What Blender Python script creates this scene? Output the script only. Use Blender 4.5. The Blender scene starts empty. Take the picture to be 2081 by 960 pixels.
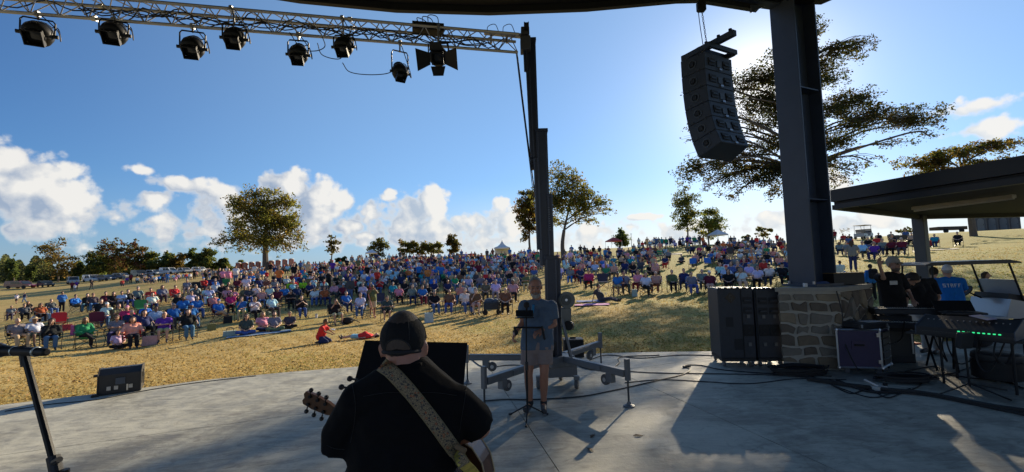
import bpy, bmesh, math, random
import numpy as np
from mathutils import Vector, Matrix, Euler
from mathutils.bvhtree import BVHTree
random.seed(7); rng = np.random.default_rng(7)
S = bpy.context.scene
C = S.collection
R = math.radians

# ------------------------------------------------------------------ camera
CAM = Vector((0, 0, 1.85)); F = 900.0; PITCH = math.atan(65/900); ROLL = 0.028
MC = Matrix.Rotation(R(90) + PITCH, 3, 'X') @ Matrix.Rotation(-ROLL, 3, 'Z')
cam = bpy.data.objects.new('camera', bpy.data.cameras.new('camera')); C.objects.link(cam)
cam.matrix_world = Matrix.Translation(CAM) @ MC.to_4x4()
cam.data.sensor_width = 36; cam.data.lens = F/2081*36; cam.data.clip_end = 6000; cam.data.clip_start = .05
S.camera = cam
def ray(px, py): return MC @ Vector(((px-1040.5)/F, -(py-480)/F, -1))
def P(px, py, y):                       # point seen at a pixel, y metres ahead
    d = ray(px, py); return CAM + d*(y/d.y)
def G0(px, py, z=0.0):                  # point seen at a pixel on the level stage
    d = ray(px, py); return CAM + d*((z-CAM.z)/d.z)

# ------------------------------------------------------------------ light and sky
sd = ray(1542, 185).normalized()
SUN_EL = math.asin(sd.z); SUN_AZ = math.atan2(sd.x, sd.y)
S.view_settings.view_transform = 'Standard'; S.view_settings.look = 'None'
S.view_settings.exposure = 0.78; S.view_settings.gamma = 1
S.render.engine = 'CYCLES'; S.cycles.use_denoising = True; S.cycles.max_bounces = 6
S.cycles.transparent_max_bounces = 8; S.cycles.caustics_reflective = False; S.cycles.caustics_refractive = False
sun = bpy.data.objects.new('sun', bpy.data.lights.new('sun', 'SUN')); C.objects.link(sun)
sun.data.energy = 5.0; sun.data.angle = R(.53); sun.data.color = (1, .84, .60)
sun.rotation_euler = sd.to_track_quat('Z', 'Y').to_euler(); sun.location = (20, 30, 20)

W = bpy.data.worlds.new('World'); S.world = W; W.use_nodes = True
nt = W.node_tree; nt.nodes.clear()
class NT:                               # small node helper
    def __init__(s, tree): s.t = tree
    def n(s, kind, **kw):
        o = s.t.nodes.new(kind)
        for k, v in kw.items(): setattr(o, k, v)
        return o
    def put(s, sock, v):
        if hasattr(v, 'is_linked') or isinstance(v, bpy.types.NodeSocket): s.t.links.new(v, sock)
        elif v is not None: sock.default_value = v
    def m(s, op, a, b=None, c=None, clamp=False):
        o = s.n('ShaderNodeMath', operation=op); o.use_clamp = clamp
        for i, v in enumerate((a, b, c)):
            if v is not None: s.put(o.inputs[i], v)
        return o.outputs[0]
    def v(s, op, a, b=None, c=None):
        o = s.n('ShaderNodeVectorMath', operation=op)
        for i, v in enumerate((a, b, c)):
            if v is not None: s.put(o.inputs[i], v)
        return o.outputs['Value'] if op in ('LENGTH', 'DOT_PRODUCT') else o.outputs[0]
    def noise(s, vec, scale, detail=4, rough=.55, dist=0):
        o = s.n('ShaderNodeTexNoise'); s.put(o.inputs['Vector'], vec)
        o.inputs['Scale'].default_value = scale; o.inputs['Detail'].default_value = detail
        o.inputs['Roughness'].default_value = rough; o.inputs['Distortion'].default_value = dist
        return o.outputs[0]
    def ramp(s, fac, a, b, lo=0, hi=1):
        o = s.n('ShaderNodeMapRange', interpolation_type='SMOOTHSTEP'); s.put(o.inputs[0], fac)
        for i, v in enumerate((a, b, lo, hi)): o.inputs[i+1].default_value = v
        return o.outputs[0]
    def mix(s, fac, a, b, mode='MIX'):
        o = s.n('ShaderNodeMix', data_type='RGBA', blend_type=mode)
        s.put(o.inputs[0], fac); s.put(o.inputs[6], a); s.put(o.inputs[7], b)
        return o.outputs[2]
def azel(px, py):
    d = ray(px, py).normalized(); return (math.atan2(d.x, d.y), math.asin(d.z))
# clouds: px, py, half width, half height, weight
CL = [(55, 385, 150, 85, 1.0), (20, 340, 90, 60, .8), (130, 400, 75, 60, .7), (285, 347, 32, 13, .48), (322, 403, 48, 22, .5), (375, 374, 95, 20, .5), (440, 386, 80, 20, .42), (120, 440, 130, 26, .3),
      (590, 385, 75, 42, .85), (650, 410, 75, 58, .95), (600, 450, 130, 55, .5), (700, 465, 60, 22, .6), (735, 480, 50, 12, .5), (792, 397, 22, 17, .8), (830, 440, 75, 50, .5),
      (880, 412, 40, 42, .9), (760, 440, 60, 30, .3), (945, 452, 45, 22, .55), (1018, 412, 22, 22, .7), (1040, 450, 50, 36, .7), (985, 470, 60, 18, .5), (1310, 441, 45, 9, .7), (1200, 470, 120, 22, .42), (1400, 470, 160, 22, .36), (1040, 490, 420, 16, .25),
      (250, 470, 200, 50, .30), (430, 452, 130, 60, .30), (90, 450, 150, 50, .38), (620, 475, 190, 45, .5), (880, 470, 180, 45, .45), (2040, 258, 90, 34, .62), (2000, 215, 90, 22, .48), (1985, 264, 70, 14, .4), (1760, 455, 130, 28, .4), (1700, 368, 60, 30, .3), (1590, 440, 90, 30, .35)]
for a in (1.75, 2.5, 3.1, -1.5, -2.2, -2.9): CL.append((a, .16 + .05*math.sin(a*7), .3, .1, None))
grp = bpy.data.node_groups.new('cloud_density', 'ShaderNodeTree')
grp.interface.new_socket('Vector', in_out='INPUT', socket_type='NodeSocketVector')
grp.interface.new_socket('Density', in_out='OUTPUT', socket_type='NodeSocketFloat')
g = NT(grp); gi = g.n('NodeGroupInput'); go = g.n('NodeGroupOutput')
best = None
for c in CL:
    if c[4] is None: ctr, rad, w = (c[0], c[1]), (c[2], c[3]), .8
    else:
        ctr = azel(c[0], c[1]); cx = max(.25, math.cos(ctr[0]))
        rad = (c[2]/F*cx*cx, c[3]/F*cx); w = c[4]
    q = g.v('MULTIPLY_ADD', gi.outputs[0], (1/rad[0], 1/rad[1], 0), (-ctr[0]/rad[0], -ctr[1]/rad[1], 0))
    d = g.m('MULTIPLY_ADD', g.v('LENGTH', q), -w, w)
    best = d if best is None else g.m('SMOOTH_MAX', best, d, .08)
warp = g.v('ADD', gi.outputs[0], (3.1, 1.7, .4))
n1 = g.noise(warp, 20, 6, .6); n2 = g.noise(warp, 5, 4, .5)
wv_ = g.n('ShaderNodeTexNoise'); g.put(wv_.inputs['Vector'], warp); wv_.inputs['Scale'].default_value = 22; wv_.inputs['Detail'].default_value = 4
wp2 = g.v('MULTIPLY_ADD', wv_.outputs[1], (.028, .028, 0), warp)
def puff(sc):
    vo = g.n('ShaderNodeTexVoronoi', feature='F1'); g.put(vo.inputs['Vector'], wp2)
    vo.inputs['Scale'].default_value = sc; return vo.outputs[0]
dd = g.m('MULTIPLY_ADD', n1, .85, -.44); dd = g.m('MULTIPLY_ADD', n2, .55, g.m('ADD', dd, -.29))
dd = g.m('MULTIPLY_ADD', puff(24), -.42, g.m('ADD', dd, .17)); dd = g.m('MULTIPLY_ADD', puff(58), -.22, g.m('ADD', dd, .09))
g.put(go.inputs[0], g.m('ADD', best, dd))
w = NT(nt)
tc = w.n('ShaderNodeTexCoord'); sep = w.n('ShaderNodeSeparateXYZ'); w.put(sep.inputs[0], w.v('NORMALIZE', tc.outputs['Generated']))
az = w.m('ARCTAN2', sep.outputs[0], sep.outputs[1]); el = w.m('ARCSINE', sep.outputs[2])
comb = w.n('ShaderNodeCombineXYZ'); w.put(comb.inputs[0], az); w.put(comb.inputs[1], el)
D = []
for off in (0, .035):
    gn = w.n('ShaderNodeGroup'); gn.node_tree = grp
    sv = Vector((SUN_AZ, SUN_EL)) - Vector((-.25, .1)); sv.normalize()
    w.put(gn.inputs[0], w.v('ADD', comb.outputs[0], (sv.x*off, sv.y*off, 0))); D.append(gn.outputs[0])
alpha = w.ramp(D[0], -.11, .14)
fade = w.ramp(el, -.01, .05); alpha = w.m('MULTIPLY', alpha, fade)
lit = w.m('MULTIPLY_ADD', w.m('SUBTRACT', D[0], D[1]), 2.0, .38, clamp=True)
thin = w.ramp(D[0], -.04, .26, 1, 0)
lit = w.m('MAXIMUM', lit, w.m('MULTIPLY', thin, .75))
sky = w.n('ShaderNodeTexSky', sky_type='NISHITA'); sky.sun_disc = False
sky.sun_elevation = SUN_EL; sky.sun_rotation = SUN_AZ; sky.air_density = 1.0; sky.dust_density = 0.25; sky.ozone_density = 8.0
SKYK = .077
sund = w.v('DOT_PRODUCT', w.v('NORMALIZE', tc.outputs['Generated']), tuple(sd))
near = w.ramp(sund, .55, .95)
veil = w.m('MULTIPLY', w.ramp(el, .0, .20, 1, 0), w.m('MULTIPLY_ADD', near, .5, .42))
vcol = w.mix(near, (2.4, 3.3, 4.7, 1), (6.9, 7.1, 7.0, 1))
milky = w.m('MULTIPLY', w.ramp(sund, .1, .85), .27)
glow = w.m('ADD', w.m('MULTIPLY', w.m('POWER', w.m('MAXIMUM', sund, 0), 190.0), .6), w.m('MULTIPLY', w.m('POWER', w.m('MAXIMUM', sund, 0), 30.0), .08))
skyv = w.mix(veil, w.mix(milky, sky.outputs[0], (4.3, 6.6, 8.6, 1)), vcol)
ccol = w.mix(lit, w.mix(near, (2.7, 3.3, 4.3, 1), (4.6, 5.2, 5.8, 1)), (7.0, 6.8, 6.4, 1))
bgc = w.mix(glow, w.mix(w.m('MULTIPLY', alpha, .93), skyv, ccol), (14, 13.2, 12, 1))
bg = w.n('ShaderNodeBackground'); w.put(bg.inputs[0], bgc); bg.inputs[1].default_value = SKYK
wo = w.n('ShaderNodeOutputWorld'); w.put(wo.inputs[0], bg.outputs[0])

# ------------------------------------------------------------------ materials
MATS = {}
def mat(name, col, rough=.6, metal=0, var=.15, scale=8, bump=0, objcol=False, tint=None, emit=None, spec=.5, detail=4, coat=0, trans=0):
    if name in MATS: return MATS[name]
    m = bpy.data.materials.new(name); m.use_nodes = True; t = NT(m.node_tree)
    b = m.node_tree.nodes['Principled BSDF']; b.inputs['Roughness'].default_value = rough; b.inputs['Metallic'].default_value = metal
    b.inputs['Specular IOR Level'].default_value = spec; b.inputs['Coat Weight'].default_value = coat
    tcn = t.n('ShaderNodeTexCoord'); nz = t.noise(tcn.outputs['Object'], scale, detail, .6)
    base = (*col, 1) if col else None
    if objcol: base = t.n('ShaderNodeObjectInfo').outputs['Color']
    if tint: base = t.n('ShaderNodeAttribute', attribute_name=tint).outputs['Color']
    k = t.m('MULTIPLY_ADD', nz, 2*var, 1-var)
    cc = t.v('SCALE', base if not isinstance(base, tuple) else base[:3]); 
    sc = cc.node; t.put(sc.inputs['Scale'], k)
    t.put(b.inputs['Base Color'], cc)
    if bump:
        bn = t.n('ShaderNodeBump'); bn.inputs['Strength'].default_value = min(1, bump); bn.inputs['Distance'].default_value = .01
        t.put(bn.inputs['Height'], t.noise(tcn.outputs['Object'], scale*3, 5, .6)); t.put(b.inputs['Normal'], bn.outputs[0])
    if emit: b.inputs['Emission Color'].default_value = (*emit[0], 1); b.inputs['Emission Strength'].default_value = emit[1]
    if trans:
        tl = t.n('ShaderNodeBsdfTranslucent'); t.put(tl.inputs[0], cc); mx_ = t.n('ShaderNodeMixShader'); mx_.inputs[0].default_value = trans
        t.put(mx_.inputs[1], b.outputs[0]); t.put(mx_.inputs[2], tl.outputs[0]); t.put(m.node_tree.nodes['Material Output'].inputs[0], mx_.outputs[0])
    MATS[name] = m; return m

# ------------------------------------------------------------------ mesh helpers
class MB:
    def __init__(s): s.bm = bmesh.new(); s.mi = 0
    def _done(s, f0):
        s.bm.faces.ensure_lookup_table()
        for f in list(s.bm.faces)[f0:]: f.material_index = s.mi
    def box(s, c, size, rot=None, bev=0):
        n = len(s.bm.faces); c = Vector(c); r = rot.to_3x3() if isinstance(rot, Matrix) else (Euler(rot).to_matrix() if rot is not None else Matrix.Identity(3))
        M = Matrix.Translation(c) @ r.to_4x4() @ Matrix.Diagonal((*size, 1))
        q = bmesh.ops.create_cube(s.bm, size=1, matrix=M)
        if bev:
            es = list({e for v in q['verts'] for e in v.link_edges})
            bmesh.ops.bevel(s.bm, geom=es, offset=bev, segments=1, affect='EDGES')
        s._done(n); return s
    def cyl(s, a, b, ra, rb=None, seg=8, caps=True):
        a, b = Vector(a), Vector(b); rb = ra if rb is None else rb; d = b-a
        n = len(s.bm.faces); q = d.to_track_quat('Z', 'Y').to_matrix()
        A = [s.bm.verts.new(a + q @ Vector((ra*math.cos(2*math.pi*i/seg), ra*math.sin(2*math.pi*i/seg), 0))) for i in range(seg)]
        B = [s.bm.verts.new(b + q @ Vector((rb*math.cos(2*math.pi*i/seg), rb*math.sin(2*math.pi*i/seg), 0))) for i in range(seg)]
        for i in range(seg): s.bm.faces.new((A[i], A[(i+1) % seg], B[(i+1) % seg], B[i]))
        if caps: s.bm.faces.new(A[::-1]); s.bm.faces.new(B)
        s._done(n); return s
    def tube(s, pts, r, seg=6, caps=True):
        pts = [Vector(p) for p in pts]; n = len(s.bm.faces); rings = []
        rs = r if isinstance(r, (list, tuple)) else [r]*len(pts)
        up = None
        for i, p in enumerate(pts):
            d = (pts[min(i+1, len(pts)-1)] - pts[max(i-1, 0)]).normalized()
            if up is None or abs(up.dot(d)) > .95: up = Vector((0, 0, 1)) if abs(d.z) < .9 else Vector((1, 0, 0))
            x = up.cross(d).normalized(); y = d.cross(x); up = y
            rings.append([s.bm.verts.new(p + (x*math.cos(2*math.pi*k/seg) + y*math.sin(2*math.pi*k/seg))*rs[i]) for k in range(seg)])
        for A, B in zip(rings, rings[1:]):
            for k in range(seg): s.bm.faces.new((A[k], A[(k+1) % seg], B[(k+1) % seg], B[k]))
        if caps: s.bm.faces.new(rings[0][::-1]); s.bm.faces.new(rings[-1])
        s._done(n); return s
    def lathe(s, prof, c=(0, 0, 0), rot=None, seg=16):   # (radius, height) along local z
        n = len(s.bm.faces); M = Matrix.Translation(Vector(c)) @ (rot.to_4x4() if rot else Matrix.Identity(4)); rings = []
        for r, h in prof: rings.append([s.bm.verts.new(M @ Vector((r*math.cos(2*math.pi*k/seg), r*math.sin(2*math.pi*k/seg), h))) for k in range(seg)])
        for A, B in zip(rings, rings[1:]):
            for k in range(seg): s.bm.faces.new((A[k], A[(k+1) % seg], B[(k+1) % seg], B[k]))
        s.bm.faces.new(rings[0][::-1]); s.bm.faces.new(rings[-1]); s._done(n); return s
    def prism(s, poly, vec):            # closed polygon of 3-D points swept by a vector
        n = len(s.bm.faces); vec = Vector(vec)
        A = [s.bm.verts.new(Vector(p)) for p in poly]; B = [s.bm.verts.new(Vector(p)+vec) for p in poly]
        k = len(A); s.bm.faces.new(A[::-1]); s.bm.faces.new(B)
        for i in range(k): s.bm.faces.new((A[i], A[(i+1) % k], B[(i+1) % k], B[i]))
        s._done(n); return s
    def ell(s, c, rad, rot=None, sub=2):
        n = len(s.bm.faces); r = Euler(rot).to_matrix().to_4x4() if rot is not None else Matrix.Identity(4)
        bmesh.ops.create_icosphere(s.bm, subdivisions=sub, radius=1, matrix=Matrix.Translation(Vector(c)) @ r @ Matrix.Diagonal((*rad, 1)))
        s._done(n); return s
    def mesh(s, name, mats, smooth=False):
        bmesh.ops.recalc_face_normals(s.bm, faces=s.bm.faces)
        me = bpy.data.meshes.new(name); s.bm.to_mesh(me); s.bm.free()
        for m in (mats if isinstance(mats, (list, tuple)) else [mats]): me.materials.append(m)
        if smooth: shade(me)
        return me
    def build(s, name, mats, parent=None, smooth=False, **kw): return obj(name, s.mesh(name, mats, smooth), parent, **kw)
def shade(me, ang=.7):
    me.polygons.foreach_set('use_smooth', [True]*len(me.polygons))
    try: me.set_sharp_from_angle(angle=ang)
    except Exception: pass
def obj(name, me, parent=None, loc=None, rz=0, color=None):
    o = bpy.data.objects.new(name, me); C.objects.link(o)
    if parent: o.parent = parent
    if loc is not None: o.location = loc
    if rz: o.rotation_euler = (0, 0, rz)
    if color: o.color = (*color, 1)
    return o
def tag(o, label=None, cat=None, group=None, kind=None):
    if label: o['label'] = label
    if cat: o['category'] = cat
    if group: o['group'] = group
    if kind: o['kind'] = kind
    return o
def thing(name, label, cat, loc=(0, 0, 0), rz=0, group=None):
    o = obj(name, None, None, loc, rz); o.empty_display_size = .1; return tag(o, label, cat, group)
def rel(root, p): return Vector(p) - root.location
def copy_tree(o, parent=None):
    c = o.copy(); C.objects.link(c)
    if parent: c.parent = parent
    for ch in o.children: copy_tree(ch, c)
    return c
def curve(pts, n=8):                    # Catmull-Rom through points
    pts = [Vector(p) for p in pts]; q = [pts[0]*2-pts[1]] + pts + [pts[-1]*2-pts[-2]]; out = []
    for i in range(1, len(q)-2):
        for k in range(n):
            t = k/n; a, b, c, d = q[i-1], q[i], q[i+1], q[i+2]
            out.append(.5*((2*b) + (c-a)*t + (2*a-5*b+4*c-d)*t*t + (3*b-a-3*c+d)*t**3))
    out.append(pts[-1]); return out
def np_mesh(name, V, Fs, mats, tint=None, smooth=False):
    V = np.asarray(V, np.float32); Fs = np.asarray(Fs, np.int32); k = Fs.shape[1]
    me = bpy.data.meshes.new(name); me.vertices.add(len(V)); me.vertices.foreach_set('co', V.ravel())
    me.loops.add(Fs.size); me.loops.foreach_set('vertex_index', Fs.ravel())
    me.polygons.add(len(Fs)); me.polygons.foreach_set('loop_start', np.arange(0, Fs.size, k, dtype=np.int32))
    me.polygons.foreach_set('loop_total', np.full(len(Fs), k, np.int32))
    if smooth: me.polygons.foreach_set('use_smooth', np.ones(len(Fs), bool))
    if tint is not None:
        a = me.color_attributes.new('tint', 'FLOAT_COLOR', 'POINT'); t = np.ones((len(V), 4), np.float32); t[:, :3] = tint; a.data.foreach_set('color', t.ravel())
    me.update(calc_edges=True); me.validate()
    for m in (mats if isinstance(mats, (list, tuple)) else [mats]): me.materials.append(m)
    return me
# ------------------------------------------------------------------ terrain
EDGE_PX = [(12, 822), (200, 800), (420, 772), (600, 755), (760, 743), (960, 728), (1140, 721), (1300, 716), (1460, 714)]
EDGE = [Vector((-15, -6, 0)), Vector((-13, 1, 0)), Vector((-10.6, 4.3, 0))] + [G0(*p) for p in EDGE_PX] + [Vector((6.4, 9.35, 0)), Vector((9, 9.75, 0)), Vector((12, 9.9, 0)), Vector((18, 9.4, 0)), Vector((22, 2, 0)), Vector((22, -6, 0))]
CTRL = []
def ctl(px, py, d): p = P(px, py, d); CTRL.append((math.atan2(p.x, p.y), math.log(math.hypot(p.x, p.y)), p.z))
for a in [(170, 708, 18), (60, 715, 17), (600, 672, 19), (660, 697, 15.2), (1290, 601, 23), (920, 642, 21.6), (1400, 600, 23), (1190, 590, 26), (1550, 592, 22), (1790, 524, 29), (1945, 500, 38), (1690, 491, 61), (1900, 566, 19), (2060, 575, 16), (1775, 611, 15.8),
          (800, 562, 45), (1000, 562, 45), (500, 582, 40), (250, 606, 37), (30, 617, 58), (125, 634, 37), (60, 586, 100), (200, 572, 105), (330, 559, 110), (545, 549, 105), (650, 537, 135), (760, 532, 145), (920, 526, 145), (1020, 521, 130), (1145, 523, 66), (1260, 507, 115), (1450, 497, 85), (1600, 497, 66), (1850, 477, 65), (2060, 472, 70), (1300, 540, 44), (1450, 530, 44), (1180, 540, 48),
          (760, 685, 16), (640, 620, 29), (1560, 540, 38)]: ctl(*a)
for e in EDGE[3:]:
    a = math.atan2(e.x, e.y); r = math.hypot(e.x, e.y)
    if e.y > 2: CTRL.append((a, math.log(r), -.10)); CTRL.append((a, math.log(r*.6), -.35))
CTRL += [(a, math.log(10), -.35) for a in (-1.4, 1.25)]
for px in range(0, 2082, 208):
    a = azel(px, 520)[0]; CTRL += [(a, math.log(260), 1.5 if px < 450 else 1.0), (a, math.log(900), -12.)]
CTRL += [(-1.4, math.log(40), -1.), (-1.4, math.log(110), 0.), (1.3, math.log(40), 2.5), (1.3, math.log(80), 6.)]
CA = np.array(CTRL); UV = CA[:, :2]*np.array((2.2, 1.0))
def kern(a, b): return np.sqrt(((a[:, None, :]-b[None, :, :])**2).sum(-1) + .05)
K = kern(UV, UV) + np.eye(len(UV))*-.004
A = np.block([[K, np.ones((len(UV), 1))], [np.ones((1, len(UV))), np.zeros((1, 1))]])
WT = np.linalg.solve(A, np.append(CA[:, 2], 0))
def zgrid(th, r):
    th = np.clip(th, -1.35, 1.3); r = np.maximum(r, 4.)
    q = np.stack((np.ravel(th)*2.2, np.log(np.ravel(r))), 1)
    z = kern(q, UV) @ WT[:-1] + WT[-1]; z = z.reshape(np.shape(th))
    rr = np.reshape(r, np.shape(th))
    b = np.clip((rr-300)/900, 0, 1); z = z*(1-b) + np.minimum(z, -12)*b
    return z
def zg(x, y): return float(zgrid(np.array([math.atan2(x, y)]), np.array([math.hypot(x, y)]))[0])
RR = np.geomspace(5.5, 400, 500)
def hit(px, py):                        # where a pixel's ray meets the lawn
    d = ray(px, py); h = math.hypot(d.x, d.y); th = math.atan2(d.x, d.y)
    z = zgrid(np.full(len(RR), th), RR); zr = CAM.z + d.z/h*RR
    i = np.nonzero(zr < z)[0]
    if len(i) == 0:                     # just over the ridge line: stand on the ridge
        k = int(np.argmax((z-CAM.z)[RR > 15]/RR[RR > 15])) + int((RR <= 15).sum()); r = RR[k]
    else:
        k = i[0]; 
        if k == 0: r = RR[0]
        else:
            f = (zr[k-1]-z[k-1])/((zr[k-1]-z[k-1]) - (zr[k]-z[k])); r = RR[k-1]*(1-f) + RR[k]*f
    x, y = r*math.sin(th), r*math.cos(th); return Vector((x, y, zg(x, y)))
def px_of(p):
    q = MC.transposed() @ (Vector(p)-CAM); return (1040.5 + F*q.x/-q.z, 480 - F*q.y/-q.z)
# ground sheet
th = np.concatenate([np.linspace(-math.pi, -1.2, 40, endpoint=False), np.linspace(-1.2, 1.2, 330), np.linspace(1.2, math.pi, 40)[1:-1]])
rr = np.concatenate([[.02, 2], np.geomspace(4, 6000, 260)])
TH, RG = np.meshgrid(th, rr); Z = zgrid(TH, RG)
edge_r = np.interp(TH, [math.atan2(e.x, e.y) for e in EDGE[2:-2]], [math.hypot(e.x, e.y) for e in EDGE[2:-2]])
Z = np.where((RG < edge_r*1.02) | (RG < 5.5), np.minimum(Z, -.16), Z)
nz = np.sin(RG*3.1+TH*40)*np.sin(TH*90-RG*1.3)*.02*np.clip((RG-10)/10, 0, 1)*(RG < 120)
V = np.stack((RG*np.sin(TH), RG*np.cos(TH), Z+nz), -1).reshape(-1, 3)
nr, ntt = TH.shape; I = np.arange(nr*ntt).reshape(nr, ntt); J = np.roll(I, -1, 1)
FQ = np.stack((I[:-1], I[1:], J[1:], J[:-1]), -1).reshape(-1, 4)
mg = bpy.data.materials.new('dormant_lawn'); mg.use_nodes = True; t = NT(mg.node_tree); b = mg.node_tree.nodes['Principled BSDF']
tcn = t.n('ShaderNodeTexCoord'); ov = tcn.outputs['Object']
big = t.noise(ov, .11, 5, .6); mid = t.noise(ov, .9, 5, .65); fine = t.noise(t.v('MULTIPLY', ov, (1, 2.6, 1)), 7, 6, .7)
spx = t.n('ShaderNodeSeparateXYZ'); t.put(spx.inputs[0], ov)
right = t.ramp(t.m('MULTIPLY_ADD', spx.outputs[1], .1, spx.outputs[0]), -2, 22)
green = t.m('MULTIPLY', t.ramp(t.m('MULTIPLY_ADD', right, .22, t.m('MULTIPLY_ADD', mid, .35, t.m('MULTIPLY', big, .65))), .47, .68), .75)
c = t.mix(t.ramp(mid, .3, .7), (.43, .30, .107, 1), (.56, .42, .175, 1))
c = t.mix(green, c, (.24, .25, .06, 1))
c = t.mix(t.m('MULTIPLY', t.ramp(fine, .54, .74), .5), c, (.17, .105, .04, 1))
c = t.mix(t.m('MULTIPLY', t.ramp(t.noise(t.v('MULTIPLY', ov, (.6, 1.5, 1)), 1.7, 6, .7), .50, .70), .45), c, (.20, .135, .05, 1))
t.put(b.inputs['Base Color'], c); b.inputs['Roughness'].default_value = .95; b.inputs['Specular IOR Level'].default_value = .1
bn = t.n('ShaderNodeBump'); bn.inputs['Strength'].default_value = .3; bn.inputs['Distance'].default_value = .04
t.put(bn.inputs['Height'], t.m('ADD', fine, t.noise(ov, 26, 4, .7))); t.put(b.inputs['Normal'], bn.outputs[0])
gr = obj('lawn_ground', np_mesh('lawn_ground', V, FQ, mg, smooth=True)); tag(gr, 'golden brown dormant lawn rising to a ridge', None, None, 'structure')

# grass tufts near the stage and fallen leaves: nobody could count them
def leaf_quads(pos, size, up=.0, asp=.5):
    n = len(pos); a = rng.normal(size=(n, 3)); a[:, 2] = a[:, 2]*(1-up) ; a /= np.linalg.norm(a, axis=1)[:, None]+1e-6
    bq = rng.normal(size=(n, 3)); bq -= (bq*a).sum(1)[:, None]*a; bq /= np.linalg.norm(bq, axis=1)[:, None]+1e-6
    s = size[:, None]; c0 = pos-a*s*.5; V = np.stack((c0, pos+bq*s*asp*.5, pos+a*s*.5, pos-bq*s*asp*.5), 1).reshape(-1, 3)
    return V, np.arange(4*n).reshape(n, 4)
def blade_field(n, lo, hi, th0, th1):
    t_ = rng.uniform(th0, th1, n); er = np.interp(t_, [math.atan2(e.x, e.y) for e in EDGE[2:-2]], [math.hypot(e.x, e.y) for e in EDGE[2:-2]])
    r = np.maximum(er*1.012, lo)*(hi/np.maximum(er, lo))**(rng.random(n)**1.25); z = zgrid(t_, r); return np.stack((r*np.sin(t_), r*np.cos(t_), z), 1), r
p, r = blade_field(135000, 6.5, 75, -.95, .95)
h = rng.uniform(.008, .026, len(p))*(1+.035*np.minimum(r, 30))*np.clip(1.25-r/75, .25, 1); a = rng.uniform(0, 6.28, len(p)); wd = .004+.0011*np.minimum(r, 26)
dx = np.stack((np.cos(a), np.sin(a), a*0), 1); ln = rng.normal(0, 1.1, (len(p), 2))
V = np.stack((p-dx*wd[:, None], p+dx*wd[:, None], p+np.stack((ln[:, 0]*h, ln[:, 1]*h, h), 1)), 1).reshape(-1, 3)
tone = rng.random((len(p), 1)); gn = (np.sin(p[:, :1]*.7+np.sin(p[:, 1:2]*.5)*2)+np.clip(p[:, :1]*.05, -1, .45)+rng.normal(0, .5, (len(p), 1))) > 1.0
ti = np.where(gn, np.array((.27, .27, .075)), np.array((.50, .36, .135)))*(.5+.75*tone)
mblade = mat('grass_blade', None, .9, tint='tint', var=.05, spec=.1, trans=.5)
tag(obj('grass', np_mesh('grass', V, np.arange(len(V)).reshape(-1, 3), mblade, np.repeat(ti, 3, 0))), 'short dry straw coloured grass blades near the stage', 'grass', None, 'stuff')
p, r = blade_field(2400, 6.5, 60, -.9, .9); p[:, 2] += .05
V, Fq = leaf_quads(p, rng.uniform(.028, .065, len(p)), .85, .6)
tag(obj('fallen_leaves', np_mesh('fallen_leaves', V, Fq, mat('dead_leaf', None, .8, tint='tint', var=.05), np.repeat(np.array((.30, .17, .07))*rng.uniform(.4, 1.5, (len(p), 1)), 4, 0))), 'brown fallen oak leaves scattered over the lawn', 'leaves', None, 'stuff')

# ------------------------------------------------------------------ stage slab
mconc = bpy.data.materials.new('trowelled_concrete'); mconc.use_nodes = True; t = NT(mconc.node_tree); b = mconc.node_tree.nodes['Principled BSDF']
tcn = t.n('ShaderNodeTexCoord'); ov = tcn.outputs['Object']
n1 = t.noise(t.v('MULTIPLY', ov, (1, .7, 1)), .9, 8, .62, 1.2); n2 = t.noise(ov, 5, 8, .7, .6); n3 = t.noise(t.v('MULTIPLY', ov, (.5, 2.4, 1)), 2.2, 6, .7, 2)
f = t.m('MULTIPLY_ADD', n2, .35, t.m('MULTIPLY_ADD', n3, .35, t.m('MULTIPLY', n1, .5)))
c = t.mix(t.ramp(f, .46, .72), (.23, .222, .19, 1), (.50, .49, .415, 1))
c = t.mix(t.m('MULTIPLY', t.ramp(t.noise(ov, 1.6, 6, .65, 3), .54, .70), .6), c, (.22, .205, .18, 1))
c = t.mix(t.m('MULTIPLY', t.ramp(t.noise(ov, 46, 3, .6), .66, .78), .35), c, (.16, .15, .13, 1))
rot = t.n('ShaderNodeVectorRotate', rotation_type='Z_AXIS'); t.put(rot.inputs['Vector'], t.v('ADD', ov, t.v('SCALE', t.n('ShaderNodeTexNoise').outputs[1], None))); rot.inputs['Angle'].default_value = -.35
dash = t.noise(t.v('MULTIPLY', rot.outputs[0], (2.4, 9.5, 1)), 1.6, 5, .62, .4)
c = t.mix(t.m('MULTIPLY', t.ramp(dash, .57, .70), .55), c, (.15, .143, .125, 1)); c = t.mix(t.m('MULTIPLY', t.ramp(dash, .44, .30), .3), c, (.50, .48, .42, 1))
t.put(b.inputs['Base Color'], c); t.put(b.inputs['Roughness'], t.ramp(n2, .3, .7, .5, .75)); b.inputs['Specular IOR Level'].default_value = .3
bn = t.n('ShaderNodeBump'); bn.inputs['Strength'].default_value = .35; bn.inputs['Distance'].default_value = .008
t.put(bn.inputs['Height'], t.m('SUBTRACT', t.m('ADD', n2, t.noise(ov, 30, 4, .7)), t.m('MULTIPLY', dash, 1.5))); t.put(b.inputs['Normal'], bn.outputs[0])
stage = tag(obj('stage', None), 'grey trowelled concrete stage floor with a curved front edge', None, None, 'structure'); 
MB().prism([(p.x*.999, p.y*.996-.002, -.45) for p in EDGE], (0, 0, .435)).build('slab_bed', mat('joint_filler', (.05, .048, .045), .9), stage)
seams = [(G0(100, 912), G0(640, 838)), (G0(1335, 792), G0(1690, 952)), (G0(1100, 905), G0(980, 727))]
pieces = [None]
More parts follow.
